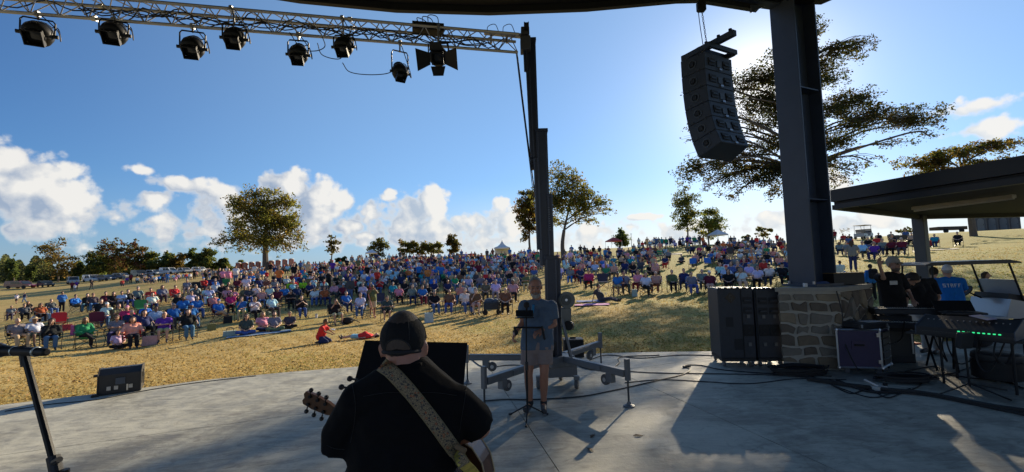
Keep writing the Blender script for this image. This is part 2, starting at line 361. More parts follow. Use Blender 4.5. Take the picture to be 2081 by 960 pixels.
def cut(bm, a, bq, keep):
    d = (bq-a); nrm = Vector((d.y, -d.x, 0)).normalized()*keep
    g_ = bm.verts[:]+bm.edges[:]+bm.faces[:]
    bmesh.ops.bisect_plane(bm, geom=g_, plane_co=a - nrm*.005, plane_no=nrm, clear_outer=True)
    ed = [e for e in bm.edges if e.is_boundary]
    if ed: bmesh.ops.holes_fill(bm, edges=ed)
for code in range(8):
    q = MB(); q.prism([(p.x, p.y, -.014) for p in EDGE], (0, 0, .014)); bm = q.bm
    bmesh.ops.triangulate(bm, faces=[f for f in bm.faces if len(f.verts) > 4])
    for i, (a, bq) in enumerate(seams): cut(bm, a, bq, 1 if code >> i & 1 else -1)
    if len(bm.faces) > 3: q.build('slab_panel', mconc, stage)
    else: bm.free()

# ------------------------------------------------------------------ roof, column, pier, canopy
mroof = mat("roof_soffit", (.010, .010, .013), .6, var=.3); msteel = mat('navy_painted_steel', (.042, .06, .098), .45, var=.22, scale=3, bump=.1)
RZ = 6.56
arc = [(-15, -1), (-11, 3.6), (-8, 5.6), (-5.6, 6.7), (-3.6, 7.42), (-2, 7.78), (-.3, 7.95), (1.5, 7.92), (3.1, 7.74), (3.5, 7.745), (4.75, 8.1)]
rf = thing('stage_roof', 'dark curved underside and fascia of the stage roof overhead', 'roof', (0, 0, RZ))
MB().prism([(x*.985, y-.12, .12) for x, y in arc] + [(6, 8.1, .12), (9, 4, .12), (12, -3, .12), (10, -8, .12), (-13, -8, .12)], (0, 0, .25)).build('roof_deck', mroof, rf)
q = MB()
for (a, b_), (c_, d_) in zip(arc, arc[1:]):
    q.prism([(a, b_, 0), (c_, d_, 0), (c_, d_-.1, 0), (a, b_-.1, 0)], (0, 0, .5))
q.build('fascia', mat('fascia_steel', (.010, .013, .02), .5, var=.2), rf)
for k, x in enumerate((-6, -2, 2)):
    MB().box((x*.8, 1 if k else .2, .06), (.18, 12, .16)).build('purlin', mroof, rf)
# column: rolled H section, girder stub and gusset
A0, B0, C0 = Vector((4.58, 7.775, 0)), Vector((5.52, 7.5, 0)), Vector((6.6, 8.23, 0)); D0 = A0+C0-B0; PC = (A0+C0)/2
cb = P(1653, 583, 8.1); PH = 1.33
col = thing('roof_column', 'tall navy steel H column rising from the stone pier to the roof', 'column', (cb.x, 8.1, PH+.05))
u = Vector((math.cos(.42), math.sin(.42), 0)); v = Vector((-u.y, u.x, 0)); RM = Matrix((u, v, Vector((0, 0, 1)))).transposed()
H = 7.3-PH
for sgn in (-1, 1): MB().box(u*sgn*.30+Vector((0, 0, H/2)), (.035, .46, H), RM, .004).build('flange', msteel, col)
MB().box((0, 0, H/2), (.56, .022, H-.002), RM).build('web', msteel, col)
MB().box((0, 0, .02), (.8, .6, .04), RM).build('base_plate', msteel, col)
for zz in (1.55, 3.6): MB().box(v*-.11+Vector((0, 0, zz)), (.55, .19, .02), RM).build('stiffener', msteel, col)
bt = MB()
for a in (-.33, .33):
    for bb in (-.22, .22): bt.cyl(u*a+v*bb+Vector((0, 0, .04)), u*a+v*bb+Vector((0, 0, .09)), .022, seg=6)
bt.build('anchor_bolt', mat('zinc', (.4, .4, .42), .4, .8), col)
gd = thing('roof_girder', 'dark steel girder meeting the top of the column under the roof', 'girder', (4.75, 8.05, RZ))
ga, gb = Vector((-1.25, -.37, .12)), Vector((.45, .05, .02)); dr = (gb-ga); an = math.atan2(dr.y, dr.x)
MB().box((ga+gb)/2+Vector((0, 0, .2)), (dr.length, .2, .36), (0, 0, an)).build('beam', msteel, gd)
MB().prism([(-.2, -.08, .06), (.1, -.02, .06), (-.18, -.07, -.08)], (.02, -.04, 0)).build('gusset', msteel, gd)
# stone pier
mmortar = mat('mortar', (.42, .39, .33), .9, var=.25, scale=12, bump=.6)
mst = [mat('stone_%s' % n, c_, .85, var=.4, scale=9, bump=.7, detail=7) for n, c_ in (('brown', (.20, .155, .105)), ('grey', (.21, .185, .15)), ('tan', (.27, .215, .145)), ('dark', (.14, .112, .085)))]
pier = thing('stone_pier', 'square pier of irregular brown stones carrying the steel column', 'pier', tuple(PC))
ctr = PC
inset = [ctr + (p-ctr)*.965 - ctr for p in (A0, B0, C0, D0)]
MB().prism([(p.x, p.y, -.12) for p in inset], (0, 0, PH+.1)).build('mortar_core', mmortar, pier)
capm = mat('cap_concrete', (.34, .32, .28), .85, var=.25, bump=.4)
MB().prism([((p.x-ctr.x)*1.03, (p.y-ctr.y)*1.03, PH-.02) for p in (A0, B0, C0, D0)], (0, 0, .065)).build('cap_slab', capm, pier)
def clip(poly, mx, my, nx, ny):
    out = []
    for i in range(len(poly)):
        a, b_ = poly[i], poly[(i+1) % len(poly)]; da = (a[0]-mx)*nx+(a[1]-my)*ny; db = (b_[0]-mx)*nx+(b_[1]-my)*ny
        if da <= 0: out.append(a)
        if da*db < 0: f_ = da/(da-db); out.append((a[0]+(b_[0]-a[0])*f_, a[1]+(b_[1]-a[1])*f_))
    return out
def stone_face(a, b_, seeds, wd, asp=1.0):
    e = (b_-a).normalized(); nrm = Vector((e.y, -e.x, 0))
    if nrm.dot(a-ctr) < 0: nrm = -nrm
    L_ = (b_-a).length
    for i, s_ in enumerate(seeds):
        poly = [(0, 0), (L_, 0), (L_, PH-.03), (0, PH-.03)]
        for j, q_ in enumerate(seeds):
            if i == j: continue
            nx, ny = (q_[0]-s_[0]), (q_[1]-s_[1])*asp; l = math.hypot(nx, ny)
            if l > .9: continue
            nx, ny = nx/l, ny/l; mx, my = (s_[0]+q_[0])/2-nx*wd, (s_[1]+q_[1])/2-ny*wd
            poly = clip(poly, mx, my, nx, ny)
            if len(poly) < 3: break
        if len(poly) < 3: continue
        gx = sum(p[0] for p in poly)/len(poly); gy = sum(p[1] for p in poly)/len(poly)
        outp = .012+random.random()*.022; base = [inset_pt(a, e, nrm, p, -.02) for p in poly]
        q = MB(); top = [inset_pt(a, e, nrm, (gx+(p[0]-gx)*.93, gy+(p[1]-gy)*.93), outp+.022) for p in poly]; midp = [inset_pt(a, e, nrm, p, outp) for p in poly]
        vs = [[q.bm.verts.new(x) for x in ring] for ring in (base, midp, top)]
        for r1, r2 in zip(vs, vs[1:]):
            for k in range(len(poly)): q.bm.faces.new((r1[k], r1[(k+1) % len(poly)], r2[(k+1) % len(poly)], r2[k]))
        q.bm.faces.new(vs[-1]); q.build('stone', random.choice(mst), pier)
def inset_pt(a, e, nrm, p, o): return a + e*p[0] + Vector((0, 0, p[1]-.01)) - nrm*.024 + nrm*o - ctr
rs = random.Random(3)
def stone_poly(a, b_, poly):
    e = (b_-a).normalized(); nrm = Vector((e.y, -e.x, 0)); nrm = nrm if nrm.dot(a-ctr) > 0 else -nrm
    gx = sum(p[0] for p in poly)/len(poly); gy = sum(p[1] for p in poly)/len(poly); o = .012+random.random()*.022; q = MB(); n = len(poly)
    vs = [[q.bm.verts.new(inset_pt(a, e, nrm, p, -.02)) for p in poly], [q.bm.verts.new(inset_pt(a, e, nrm, p, o)) for p in poly], [q.bm.verts.new(inset_pt(a, e, nrm, (gx+(p[0]-gx)*.93, gy+(p[1]-gy)*.91), o+.02)) for p in poly]]
    for r1, r2 in zip(vs, vs[1:]):
        for k in range(n): q.bm.faces.new((r1[k], r1[(k+1) % n], r2[(k+1) % n], r2[k]))
    q.bm.faces.new(vs[-1]); q.build('stone', random.choice(mst), pier)
y_ = .02; L1 = (B0-A0).length; lines = [0.0]
for hh in (.20, .17, .22, .16, .21, .18, .15): lines.append(lines[-1]+hh)
lines = [v*(PH-.05)/lines[-1]+.01 for v in lines]; wob = [[rs.uniform(-.034, .034) for _ in range(20)] for _ in lines]
def row_y(r, x): f_ = max(0, min(18.99, x/L1*19)); k = int(f_); return lines[r]+(wob[r][k]*(1-f_+k)+wob[r][k+1]*(f_-k) if 0 < r < len(lines)-1 else 0)
for r in range(len(lines)-1):
    x_ = 0.0; tl = rs.uniform(-.03, .03)
    while x_ < L1-.02:
        w_ = rs.uniform(.16, .38); x2 = L1 if x_+w_ > L1-.12 else x_+w_; t2 = rs.uniform(-.035, .035) if x2 < L1 else 0; m_ = .019; t1 = tl if x_ > 0 else 0
        xs = [x_+m_-t1*.5, (x_+x2)/2, x2-m_-t2*.5]; xt = [x_+m_+t1*.5, (x_+x2)/2+.01, x2-m_+t2*.5]
        poly = [(x, row_y(r, x)+m_) for x in xs] + [(x, row_y(r+1, x)-m_) for x in xt[::-1]]; c = .022*min(1, w_/.3)
        poly = [(poly[0][0]+c*.4, poly[0][1]), poly[1], (poly[2][0]-c*.4, poly[2][1]), (poly[3][0], poly[3][1]-c), (poly[3][0]-c, poly[3][1]), poly[4], (poly[5][0]+c, poly[5][1]), (poly[5][0], poly[5][1]-c)]
        if rs.random() < .22 and w_ < .26 and lines[r+1]-lines[r] > .17:
            ym = (poly[0][1]+poly[6][1])/2; stone_poly(A0, B0, [poly[0], poly[1], poly[2], (poly[2][0], ym-m_), (poly[0][0], ym-m_)]); stone_poly(A0, B0, [(poly[0][0], ym+m_), (poly[2][0], ym+m_)]+poly[3:])
        else: stone_poly(A0, B0, poly)
        x_ = x2; tl = t2
seeds = []
while len(seeds) < 34:
    s_ = (rs.uniform(.03, 1.33), rs.uniform(.05, PH-.05))
    if all(math.hypot(s_[0]-q_[0], s_[1]-q_[1]) > .155 for q_ in seeds): seeds.append(s_)
    elif rs.random() < .003: break
stone_face(B0, C0, seeds, .025)
# side canopy
can = thing('side_canopy', 'low dark side canopy with sloping fascia right of the column', 'canopy', (8, 9, 2.9))
near0, near1 = P(1672, 430, 9.5), P(2072, 356, 6.3)
far0 = P(1672, 431, 9.75); pc = P(1860, 446, 12.2); far1 = P(2072, 432, 10.9)
top0, top1 = P(1672, 395, 9.5), P(2072, 317, 6.3)
mcan = mat('canopy_soffit', (.014, .015, .018), .7, var=.25, scale=2); mfas = mat('canopy_fascia', (.013, .015, .02), .45, var=.2)
zc = 2.92
def flat(p, z): return Vector((p.x, p.y, z))
n0, n1 = flat(G0(1672, 412, 2.98), 0), flat(G0(2072, 355, 2.98), 0)
fp_ = P(1868, 446, 12.2); f0, fp, f1 = flat(G0(1668, 428, 2.98), 0), flat(fp_, 0), flat(G0(2072, 434, 2.98), 0)
n0 = Vector((6.75, 9.2, 0)); n1 = Vector((7.55, 6.45, 0)); n2 = n1+(n1-n0)*2.0
f2 = f1 + (f1-fp)*1.0
loop = [n0, fp, f2, n2]
MB().prism([rel(can, flat(p, 2.98)) for p in loop], (0, 0, .05)).build('soffit', mcan, can)
MB().prism([rel(can, flat(p + (p-Vector((10, 9, 0))).normalized()*.06, 3.04)) for p in loop], (0, 0, .25)).build('roof_edge', mfas, can)
for i, (a, b_) in enumerate(((n0, n2), (n0, fp), (fp, f2))):
    d_ = (b_-a); L_ = d_.length
    MB().box(rel(can, (a+b_)/2+Vector((0, 0, 2.93))), (L_-.1, .12, .1), (0, 0, math.atan2(d_.y, d_.x))).build('edge_beam', mfas, can)
MB().box(rel(can, (fp.x, fp.y, 1.4)), (.26, .26, 3.16), (0, 0, .5), .01).build('post', mat('canopy_post', (.085, .095, .105), .5, var=.15), can)
MB().box(rel(can, (fp.x, fp.y, .06)), (.42, .42, .05), (0, 0, .5)).build('post_base', mfas, can)
fl = thing('fluorescent_fitting', 'long unlit white tube fitting under the side canopy', 'light fitting', tuple(P(1960, 417, 8.8)))
a, b_ = P(1856, 429, 9.6)-fl.location, P(2062, 404, 8.0)-fl.location; an = math.atan2(b_.y-a.y, b_.x-a.x)
MB().box((a+b_)/2+Vector((0, 0, .05)), ((b_-a).length, .13, .07), (0, -.0, an), .01).build('housing', mat('white_enamel', (.5, .5, .48), .5), fl)
for s_ in (-.035, .035): MB().cyl(a+Vector((.05, s_, 0)), b_+Vector((-.05, s_, 0)), .017).build('tube', mat('tube_glass', (.6, .6, .58), .3), fl)
# ------------------------------------------------------------------ trees
mleaf = bpy.data.materials.new('leaf'); mleaf.use_nodes = True; t = NT(mleaf.node_tree); nt2 = mleaf.node_tree
nt2.nodes.clear(); at_ = t.n('ShaderNodeAttribute', attribute_name='tint')
df = t.n('ShaderNodeBsdfDiffuse'); tr = t.n('ShaderNodeBsdfTranslucent'); ms = t.n('ShaderNodeMixShader'); ou = t.n('ShaderNodeOutputMaterial')
t.put(df.inputs[0], at_.outputs[0]); t.put(tr.inputs[0], t.v('MULTIPLY', at_.outputs[0], (1.75, 1.7, .85))); ms.inputs[0].default_value = .5
t.put(ms.inputs[1], df.outputs[0]); t.put(ms.inputs[2], tr.outputs[0]); t.put(ou.inputs[0], ms.outputs[0])
mbark = mat('bark', (.13, .105, .085), .9, var=.35, scale=6, bump=.5)
TREES = []
def tree(label, base, d, blobs, tr_r, n, ls, cols, fork=.35, name='oak_tree', limbs=3, sparse=1.0, group='trees around the lawn', clump=.22, seed=None, zbase=None, cat='tree', droop=0):
    rs = np.random.default_rng(seed if seed is not None else int(base[0]*7+d)); gp = hit(*base) if zbase is None else Vector(zbase)
    b0 = P(base[0], base[1], d); b0.z = min(b0.z, zg(b0.x, b0.y)) - .15; mpp = d/F
    root = thing(name, label, cat, tuple(b0), 0, group)
    cen = []
    for (px, py, rx, ry) in blobs:
        ry *= 1.12 if d != 42 else 1.22
        py += rs.uniform(-.25, .25)*ry if d == 42 else 0
        dd = d + rs.uniform(-.55, .55)*rx*mpp*1.3; c = P(px, py, dd) - b0; cen.append((c, rx*mpp, ry*mpp))
    cx = sum((c for c, _, _ in cen), Vector())/len(cen); top = max(c.z+rz for c, _, rz in cen); low = min(c.z-rz for c, _, rz in cen)
    fz = max(low*.9, top*fork); fk = Vector((cx.x*.12, cx.y*.1, fz)); q = MB()
    tk = curve([Vector((0, 0, -.3)), Vector((rs.normal()*.03*fz, 0, fz*.5)), fk], 5)
    q.tube(tk, [tr_r*(1.25 if i == 0 else 1-.35*i/len(tk)) for i in range(len(tk))], 8)
    cc, cr = [], []
    lead = curve([fk, fk.lerp(Vector((cx.x, cx.y, top)), .5)+Vector((rs.normal()*.3, 0, 0)), Vector((cx.x, cx.y, top*.93))], 7)
    q.tube(lead, [tr_r*.55*(1-.85*i/(len(lead)-1)) for i in range(len(lead))], 6)
    tot = sum(rx*rz for _, rx, rz in cen)
    for c, rx, rz in cen:
        cand_ = [fk]+[p_ for p_ in lead if p_.z < top*.85]; s0 = min(cand_, key=lambda p_: abs(p_.z - (c.z-.32*math.hypot(c.x-p_.x, c.y-p_.y))) + .02*rs.random()*top)
        mid = s0.lerp(c, .5) + Vector((rs.normal()*.08, rs.normal()*.08, .10-droop))*(c-s0).length
        lm = curve([s0, mid, c], 5); r0 = min(tr_r*.30, .016*(c-s0).length+.10*tr_r)
        q.tube(lm, [r0*(1-.7*i/(len(lm)-1)) for i in range(len(lm))], 5)
        k = max(limbs, int(limbs*3*rx*rz*len(cen)/tot))
        for _ in range(k):
            dv = rs.normal(size=3); dv /= np.linalg.norm(dv); rad = rs.uniform(.55, 1.0)
            e = c + Vector((dv[0]*rx, dv[1]*rx*.9, dv[2]*rz))*rad; s1 = lm[rs.integers(len(lm)//2, len(lm))]
            m2 = s1.lerp(e, .5)+Vector((0, 0, .1*(e-s1).length)); tw = curve([s1, m2, e], 3)
            q.tube(tw, [r0*.28*(1-.75*i/(len(tw)-1)) for i in range(len(tw))], 4, caps=False)
            nn = max(1, int(sparse*4))
            for _ in range(nn):
                f_ = rs.uniform(.45, 1.08); pp = tw[min(len(tw)-1, int(f_*len(tw)*.99))] if f_ < 1 else e
                cc.append(np.array(pp)+rs.normal(size=3)*np.array((rx, rx, rz))*.16); cr.append(min(rx, rz*1.3)*clump*rs.uniform(.6, 1.35))
    q.build('trunk', mbark, root, smooth=True)
    cc = np.array(cc); cr = np.array(cr); wgt = cr**2/np.sum(cr**2); idx = rs.choice(len(cc), n, p=wgt)
    off = rs.normal(size=(n, 3)); off /= (np.linalg.norm(off, axis=1)[:, None]+1e-6); off *= (rs.random(n)**.5)[:, None]
    pos = cc[idx] + off*cr[idx][:, None]*np.array((1.15, 1.15, .8))
    V, Fq = leaf_quads(pos, ls*rs.uniform(.6, 1.35, n), .2, .62)
    ctone = rs.uniform(.6, 1.35, len(cc)); cpick = rs.integers(0, len(cols), len(cc)); cols = np.array(cols)
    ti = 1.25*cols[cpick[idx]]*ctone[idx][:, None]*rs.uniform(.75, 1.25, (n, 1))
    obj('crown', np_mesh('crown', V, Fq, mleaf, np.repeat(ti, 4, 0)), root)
    TREES.append(root); return root
OAK = [(.09, .095, .03), (.115, .105, .032), (.125, .09, .034), (.075, .085, .028)]
GRN = [(.07, .09, .034), (.085, .10, .034), (.06, .075, .03)]
RUS = [(.115, .075, .034), (.10, .072, .03), (.085, .075, .034)]
PIN = [(.065, .09, .045), (.08, .10, .045), (.055, .075, .038)]
tree('broad oak with full olive crown, tallest tree on the left of the lawn', (541, 549), 105, [(535, 398, 34, 20), (495, 415, 34, 22), (575, 415, 30, 24), (475, 425, 18, 16), (478, 458, 26, 18), (525, 440, 45, 28), (575, 450, 40, 26), (600, 472, 22, 30), (490, 486, 40, 20), (545, 485, 44, 24), (455, 492, 22, 12), (432, 496, 14, 7), (600, 505, 24, 12), (480, 508, 30, 10), (520, 512, 30, 8), (570, 515, 24, 8), (612, 490, 12, 16)], .75, 18000, .48, [(c[0]*1.12, c[1]*1.1, c[2]*1.2) for c in OAK], .34, limbs=6, clump=.29)
tree('leafy oak with golden edges just right of the telescopic mast', (1145, 524), 64, [(1135, 352, 26, 20), (1128, 385, 28, 24), (1165, 372, 32, 26), (1195, 395, 28, 22), (1120, 415, 34, 26), (1165, 415, 38, 30), (1205, 425, 30, 18), (1232, 415, 20, 18), (1238, 432, 14, 10), (1180, 445, 38, 16), (1125, 450, 36, 16), (1095, 400, 22, 18), (1205, 448, 16, 8)], .34, 10500, .30, [(.11, .105, .035), (.095, .10, .032), (.13, .095, .038), (.08, .09, .03)], .30, limbs=5, clump=.30)
tree('smaller oak with brown lower crown just left of the telescopic mast', (1079, 521), 72, [(1072, 400, 20, 14), (1066, 422, 24, 16), (1082, 440, 20, 16), (1062, 452, 18, 16), (1078, 468, 18, 14), (1070, 486, 12, 9), (1052, 446, 10, 6)], .2, 6000, .34, [(.09, .075, .024), (.075, .07, .024), (.11, .065, .028)], .45, clump=.36)
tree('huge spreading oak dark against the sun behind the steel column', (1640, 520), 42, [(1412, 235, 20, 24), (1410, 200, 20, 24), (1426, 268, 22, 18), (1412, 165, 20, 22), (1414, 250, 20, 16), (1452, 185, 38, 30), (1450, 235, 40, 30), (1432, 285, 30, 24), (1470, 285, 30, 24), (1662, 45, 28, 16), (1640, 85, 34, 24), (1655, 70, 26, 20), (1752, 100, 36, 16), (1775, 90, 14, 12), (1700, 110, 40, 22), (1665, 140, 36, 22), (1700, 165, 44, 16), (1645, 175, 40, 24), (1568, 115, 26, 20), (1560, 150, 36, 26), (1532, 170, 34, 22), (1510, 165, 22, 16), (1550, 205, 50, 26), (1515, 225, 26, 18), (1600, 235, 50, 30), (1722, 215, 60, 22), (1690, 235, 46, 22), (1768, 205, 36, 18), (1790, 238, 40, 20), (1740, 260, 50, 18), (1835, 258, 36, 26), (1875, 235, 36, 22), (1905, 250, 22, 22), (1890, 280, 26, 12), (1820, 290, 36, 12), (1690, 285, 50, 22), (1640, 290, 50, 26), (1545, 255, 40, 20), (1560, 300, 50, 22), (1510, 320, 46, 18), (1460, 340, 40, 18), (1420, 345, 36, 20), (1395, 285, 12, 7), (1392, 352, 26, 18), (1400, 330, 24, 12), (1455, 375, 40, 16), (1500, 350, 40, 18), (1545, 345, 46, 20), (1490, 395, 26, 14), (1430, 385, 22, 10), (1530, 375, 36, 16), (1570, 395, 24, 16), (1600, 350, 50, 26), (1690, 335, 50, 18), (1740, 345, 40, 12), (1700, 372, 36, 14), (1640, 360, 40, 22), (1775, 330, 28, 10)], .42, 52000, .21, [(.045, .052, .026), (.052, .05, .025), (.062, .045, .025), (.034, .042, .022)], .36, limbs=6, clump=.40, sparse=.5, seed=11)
tree('slim oak on the ridge, left of the pair under the spreading oak', (1399, 499), 80, [(1388, 385, 14, 14), (1382, 412, 18, 18), (1404, 410, 20, 16), (1375, 436, 14, 14), (1400, 440, 24, 18), (1388, 460, 20, 12), (1408, 466, 12, 10)], .17, 4200, .34, GRN+OAK[:2], .42, clump=.4)
tree('round topped oak on the ridge, right of the pair under the spreading oak', (1441, 499), 85, [(1446, 438, 22, 12), (1456, 456, 20, 14), (1432, 456, 18, 14), (1446, 474, 22, 12), (1430, 476, 12, 8), (1464, 474, 12, 8)], .17, 3800, .36, GRN+OAK[:2], .4, clump=.42)
tree('dark dense cone shaped tree alone on the ridge right of the mast', (1262, 509), 122, [(1262, 470, 8, 8), (1262, 482, 13, 9), (1258, 494, 14, 7), (1268, 494, 12, 7)], .2, 2600, .5, PIN, .25, limbs=4, clump=.5, name='cedar_tree')
tree('small rounded tree on the skyline left of the steel column', (1552, 496), 120, [(1545, 468, 10, 6), (1560, 470, 10, 6), (1552, 476, 14, 6)], .2, 900, .5, OAK, .4)
tree('tiny bushy tree on the skyline under the spreading oak', (1517, 498), 125, [(1514, 486, 6, 6), (1520, 482, 5, 5)], .12, 420, .5, GRN, .4)
tree('upright brown leaved oak on the ridge nearest the white pavilion', (921, 528), 135, [(920, 486, 9, 8), (916, 496, 10, 8), (926, 498, 9, 9), (920, 510, 11, 7)], .22, 2200, .55, [(.09, .065, .03), (.07, .06, .028), (.055, .055, .022)], .3, clump=.45)
tree('open crowned ridge oak, left of a row of low trees', (770, 534), 130, [(770, 492, 12, 8), (758, 502, 12, 9), (780, 502, 12, 9), (766, 514, 16, 8), (778, 518, 12, 6), (756, 516, 8, 7)], .25, 2000, .55, OAK, .36, clump=.4)
for i, (x, y, l) in enumerate(((826, 529, 'low ridge oak, leftmost of the three close together'), (855, 529, 'low ridge oak, middle one of the three close together'), (881, 529, 'pale low ridge oak, rightmost of the three close together'))):
    tree(l, (x, y), 138, [(x-8, 498+3*(i == 1), 9, 7), (x+7, 500, 10, 8), (x-4, 510, 14, 7), (x+8, 513, 11, 5)], .2, 1700, .55, OAK if i < 2 else [(.10, .10, .045), (.09, .095, .04)], .34, clump=.42)
tree('thin half bare tree standing in the crowd left of centre', (675, 548), 100, [(674, 482, 8, 7), (668, 494, 12, 6), (682, 494, 11, 7), (674, 506, 12, 8), (664, 512, 8, 4), (686, 510, 8, 5)], .18, 520, .5, [(.07, .065, .03)], .5, limbs=5, sparse=.6)
tree('low dark bush behind the half bare tree', (692, 541), 120, [(688, 528, 8, 5), (696, 527, 8, 5), (692, 533, 10, 4)], .15, 700, .6, PIN, .2, name='bush', cat='bush')
# wood along the left edge: each tree one can tell apart
LW = [(28, 582, 'pine', 'tall thin pine at the far left of the treeline'), (62, 580, 'pine', 'short pine second from the left of the treeline'), (118, 578, 'bare', 'big half bare oak with rusty lower leaves beside the maroon vehicle'), (158, 577, 'pine', 'green pine right of the half bare oak'), (200, 572, 'mix', 'green broad tree left of the red tipped trees'), (232, 570, 'red', 'red tipped open tree, left one of two in the treeline'),
      (272, 568, 'red', 'red tipped open tree, right one of two in the treeline'), (305, 566, 'mix', 'dark green tree right of the red tipped trees'), (335, 563, 'mix', 'bushy tree behind the silver cars'), (365, 562, 'bare', 'greyish half bare tree behind the white cars'), (395, 560, 'pine', 'green pine left of the big oak'), (420, 558, 'mix', 'round dark tree nearest the left side of the big oak'), (450, 556, 'mix', 'low green tree under the left side of the big oak'), (490, 553, 'mix', 'low brown tree behind the red portable toilets'), (595, 548, 'mix', 'small tree low on the skyline right of the big oak trunk')]
TOP = [520, 538, 488, 532, 508, 484, 486, 508, 512, 512, 502, 503, 524, 528, 532]
for (x, y, k, l), tp in zip(LW, TOP):
    d = 128; hgt = y-tp; cols = {'pine': PIN, 'bare': RUS, 'mix': OAK[:2]+PIN, 'red': [(.11, .055, .04), (.075, .065, .028), (.06, .065, .025)]}[k]
    rs = random.Random(x); wd = {'pine': .22, 'bare': .46, 'mix': .40, 'red': .42}[k]*hgt
    bl = [(x+rs.uniform(-.6, .6)*wd, y-hgt*f_, wd*(.62-.3*abs(f_-.55)), hgt*.13) for f_ in (.9, .8, .74, .64, .56, .5, .42, .34, .28)]
    bl[0] = (x, tp+5, wd*.3, hgt*.1)
    n_ = {'pine': 2400, 'bare': 1900, 'mix': 3000, 'red': 1900}[k]
    tree(l, (x, y), d, bl, .25, n_, .62, cols, .22, name={'pine': 'pine_tree', 'bare': 'oak_tree', 'mix': 'oak_tree', 'red': 'oak_tree'}[k], limbs=3, clump=.42 if k != 'red' else .32, group='trees of the left treeline')
# woods further back read as one mass
n = 42000; xs = rng.uniform(-10, 640, n); dd = rng.uniform(140, 175, n); hh = 34+8*np.sin(xs*.033)+8*np.sin(xs*.081+1)+5*np.sin(xs*.21); hh = np.maximum(hh*np.clip(1.15-.0011*xs-.9*np.clip((xs-440)/120, 0, 1), .1, 2), 6)
pos = np.array([tuple(P(x, 582-.046*x, d)) for x, d in zip(xs, dd)]); pos[:, 2] += rng.random(n)**.8*hh*dd/F*1.15
V, Fq = leaf_quads(pos, rng.uniform(.5, 1.2, n), .1, .7)
tag(obj('distant_wood', np_mesh('distant_wood', V, Fq, mleaf, np.repeat(np.array((.09, .10, .06))*rng.uniform(.5, 1.5, (n, 1)), 4, 0))), 'dark mixed wood behind the parked cars on the left', 'wood', None, 'stuff')  # leaf tint greyed and lifted: distance haze put into the colour
tree('rusty leaved oak rising behind the side canopy roof', (1978, 468), 46, [(1838, 333, 26, 12), (1872, 335, 30, 14), (1905, 325, 34, 16), (1940, 312, 34, 14), (1978, 305, 34, 14), (2015, 300, 34, 14), (2055, 296, 34, 12), (1920, 345, 40, 12), (1985, 340, 40, 16), (2050, 335, 40, 16), (1900, 440, 34, 6), (1950, 436, 34, 6), (2000, 434, 34, 5), (1860, 355, 30, 8)], .32, 9000, .24, RUS+OAK[:2], .5, limbs=4, clump=.36)
tree('bare leafless sapling on the skyline under the canopy', (1717, 492), 62, [(1712, 470, 9, 6), (1722, 468, 9, 6), (1717, 478, 10, 5)], .05, 60, .16, RUS, .35, limbs=6, name='sapling')
tree('low domed bush on the skyline left of the canopy post', (1838, 480), 75, [(1830, 471, 11, 5), (1842, 468, 10, 5), (1852, 470, 8, 5)], .08, 500, .3, OAK, .2, name='bush', cat='bush')

# ------------------------------------------------------------------ far objects
mglass = mat('car_glass', (.02, .025, .03), .12, var=.05); mtyre = mat('tyre', (.02, .02, .02), .85); mchrome = mat('bright_trim', (.6, .6, .6), .25, .9); mlamp = mat('lamp_lens', (.6, .6, .58), .2); mred = mat('tail_lens', (.3, .02, .02), .3)
def car_proto(suv):
    h1, h2 = (1.0, 1.75) if suv else (.88, 1.45)
    pr = [(-2.25, .35), (2.25, .35), (2.32, .6), (2.2, .85), (1.25, h1), (.55, h2-.05), (-1.3 if not suv else -2.05, h2), (-2.0 if not suv else -2.28, h1), (-2.32, .75)]
    body = MB().prism([(x, -.86, z) for x, z in pr], (0, 1.72, 0)).mesh('body', mat('car_paint', None, .25, objcol=True, var=.03, coat=.4))
    win = MB()
    for s_ in (-1, 1):
        for x0, x1 in ((-.95, -.28), (-.2, .5)): win.prism([(x0, s_*.862, h1+.02), (x1+.42*(x1 > 0), s_*.862, h1+.02), (x1-.02, s_*.862, h2-.14), (x0-.12*(x0 < -.5), s_*.862, h2-.14)], (0, s_*.008, 0))
    win = win.mesh('side_window', mglass)
    ws = MB().prism([(1.235, -.76, h1+.03), (1.235, .76, h1+.03), (.60, .68, h2-.1), (.60, -.68, h2-.1)], (.02, 0, .015)).mesh('windscreen', mglass)
    wh = MB().lathe([(.2, -.1), (.33, -.1), (.35, -.05), (.35, .09), (.31, .11), (.2, .1), (.18, .06)], rot=Matrix.Rotation(R(90), 3, 'X'), seg=14).mesh('wheel', mtyre)
    hl = MB().box((0, 0, 0), (.06, .34, .14), bev=.02).mesh('headlight', mlamp); tl = MB().box((0, 0, 0), (.05, .25, .2)).mesh('tail_light', mred)
    return body, win, ws, wh, hl, tl
CP = [car_proto(False), car_proto(True)]
def car(px, py, d, rz, col, suv, label, name='parked_car', sx=1.0):
    p = P(px, py, d); p.z = zg(p.x, p.y); b_, w_, ws, wh, hl, tl = CP[suv]; k = thing(name, label, 'car', tuple(p), rz, 'vehicles parked along the left treeline'); k.scale = (sx, 1, 1)
    obj('body', b_, k, color=col); obj('side_window', w_, k); obj('windscreen', ws, k)
    for x in (-1.4, 1.42):
        for y in (-.82, .82): obj('wheel', wh, k, (x, y, .35))
    for y in (-.6, .6): obj('headlight', hl, k, (2.27, y, .68)); obj('tail_light', tl, k, (-2.3, y*1.1, .85))
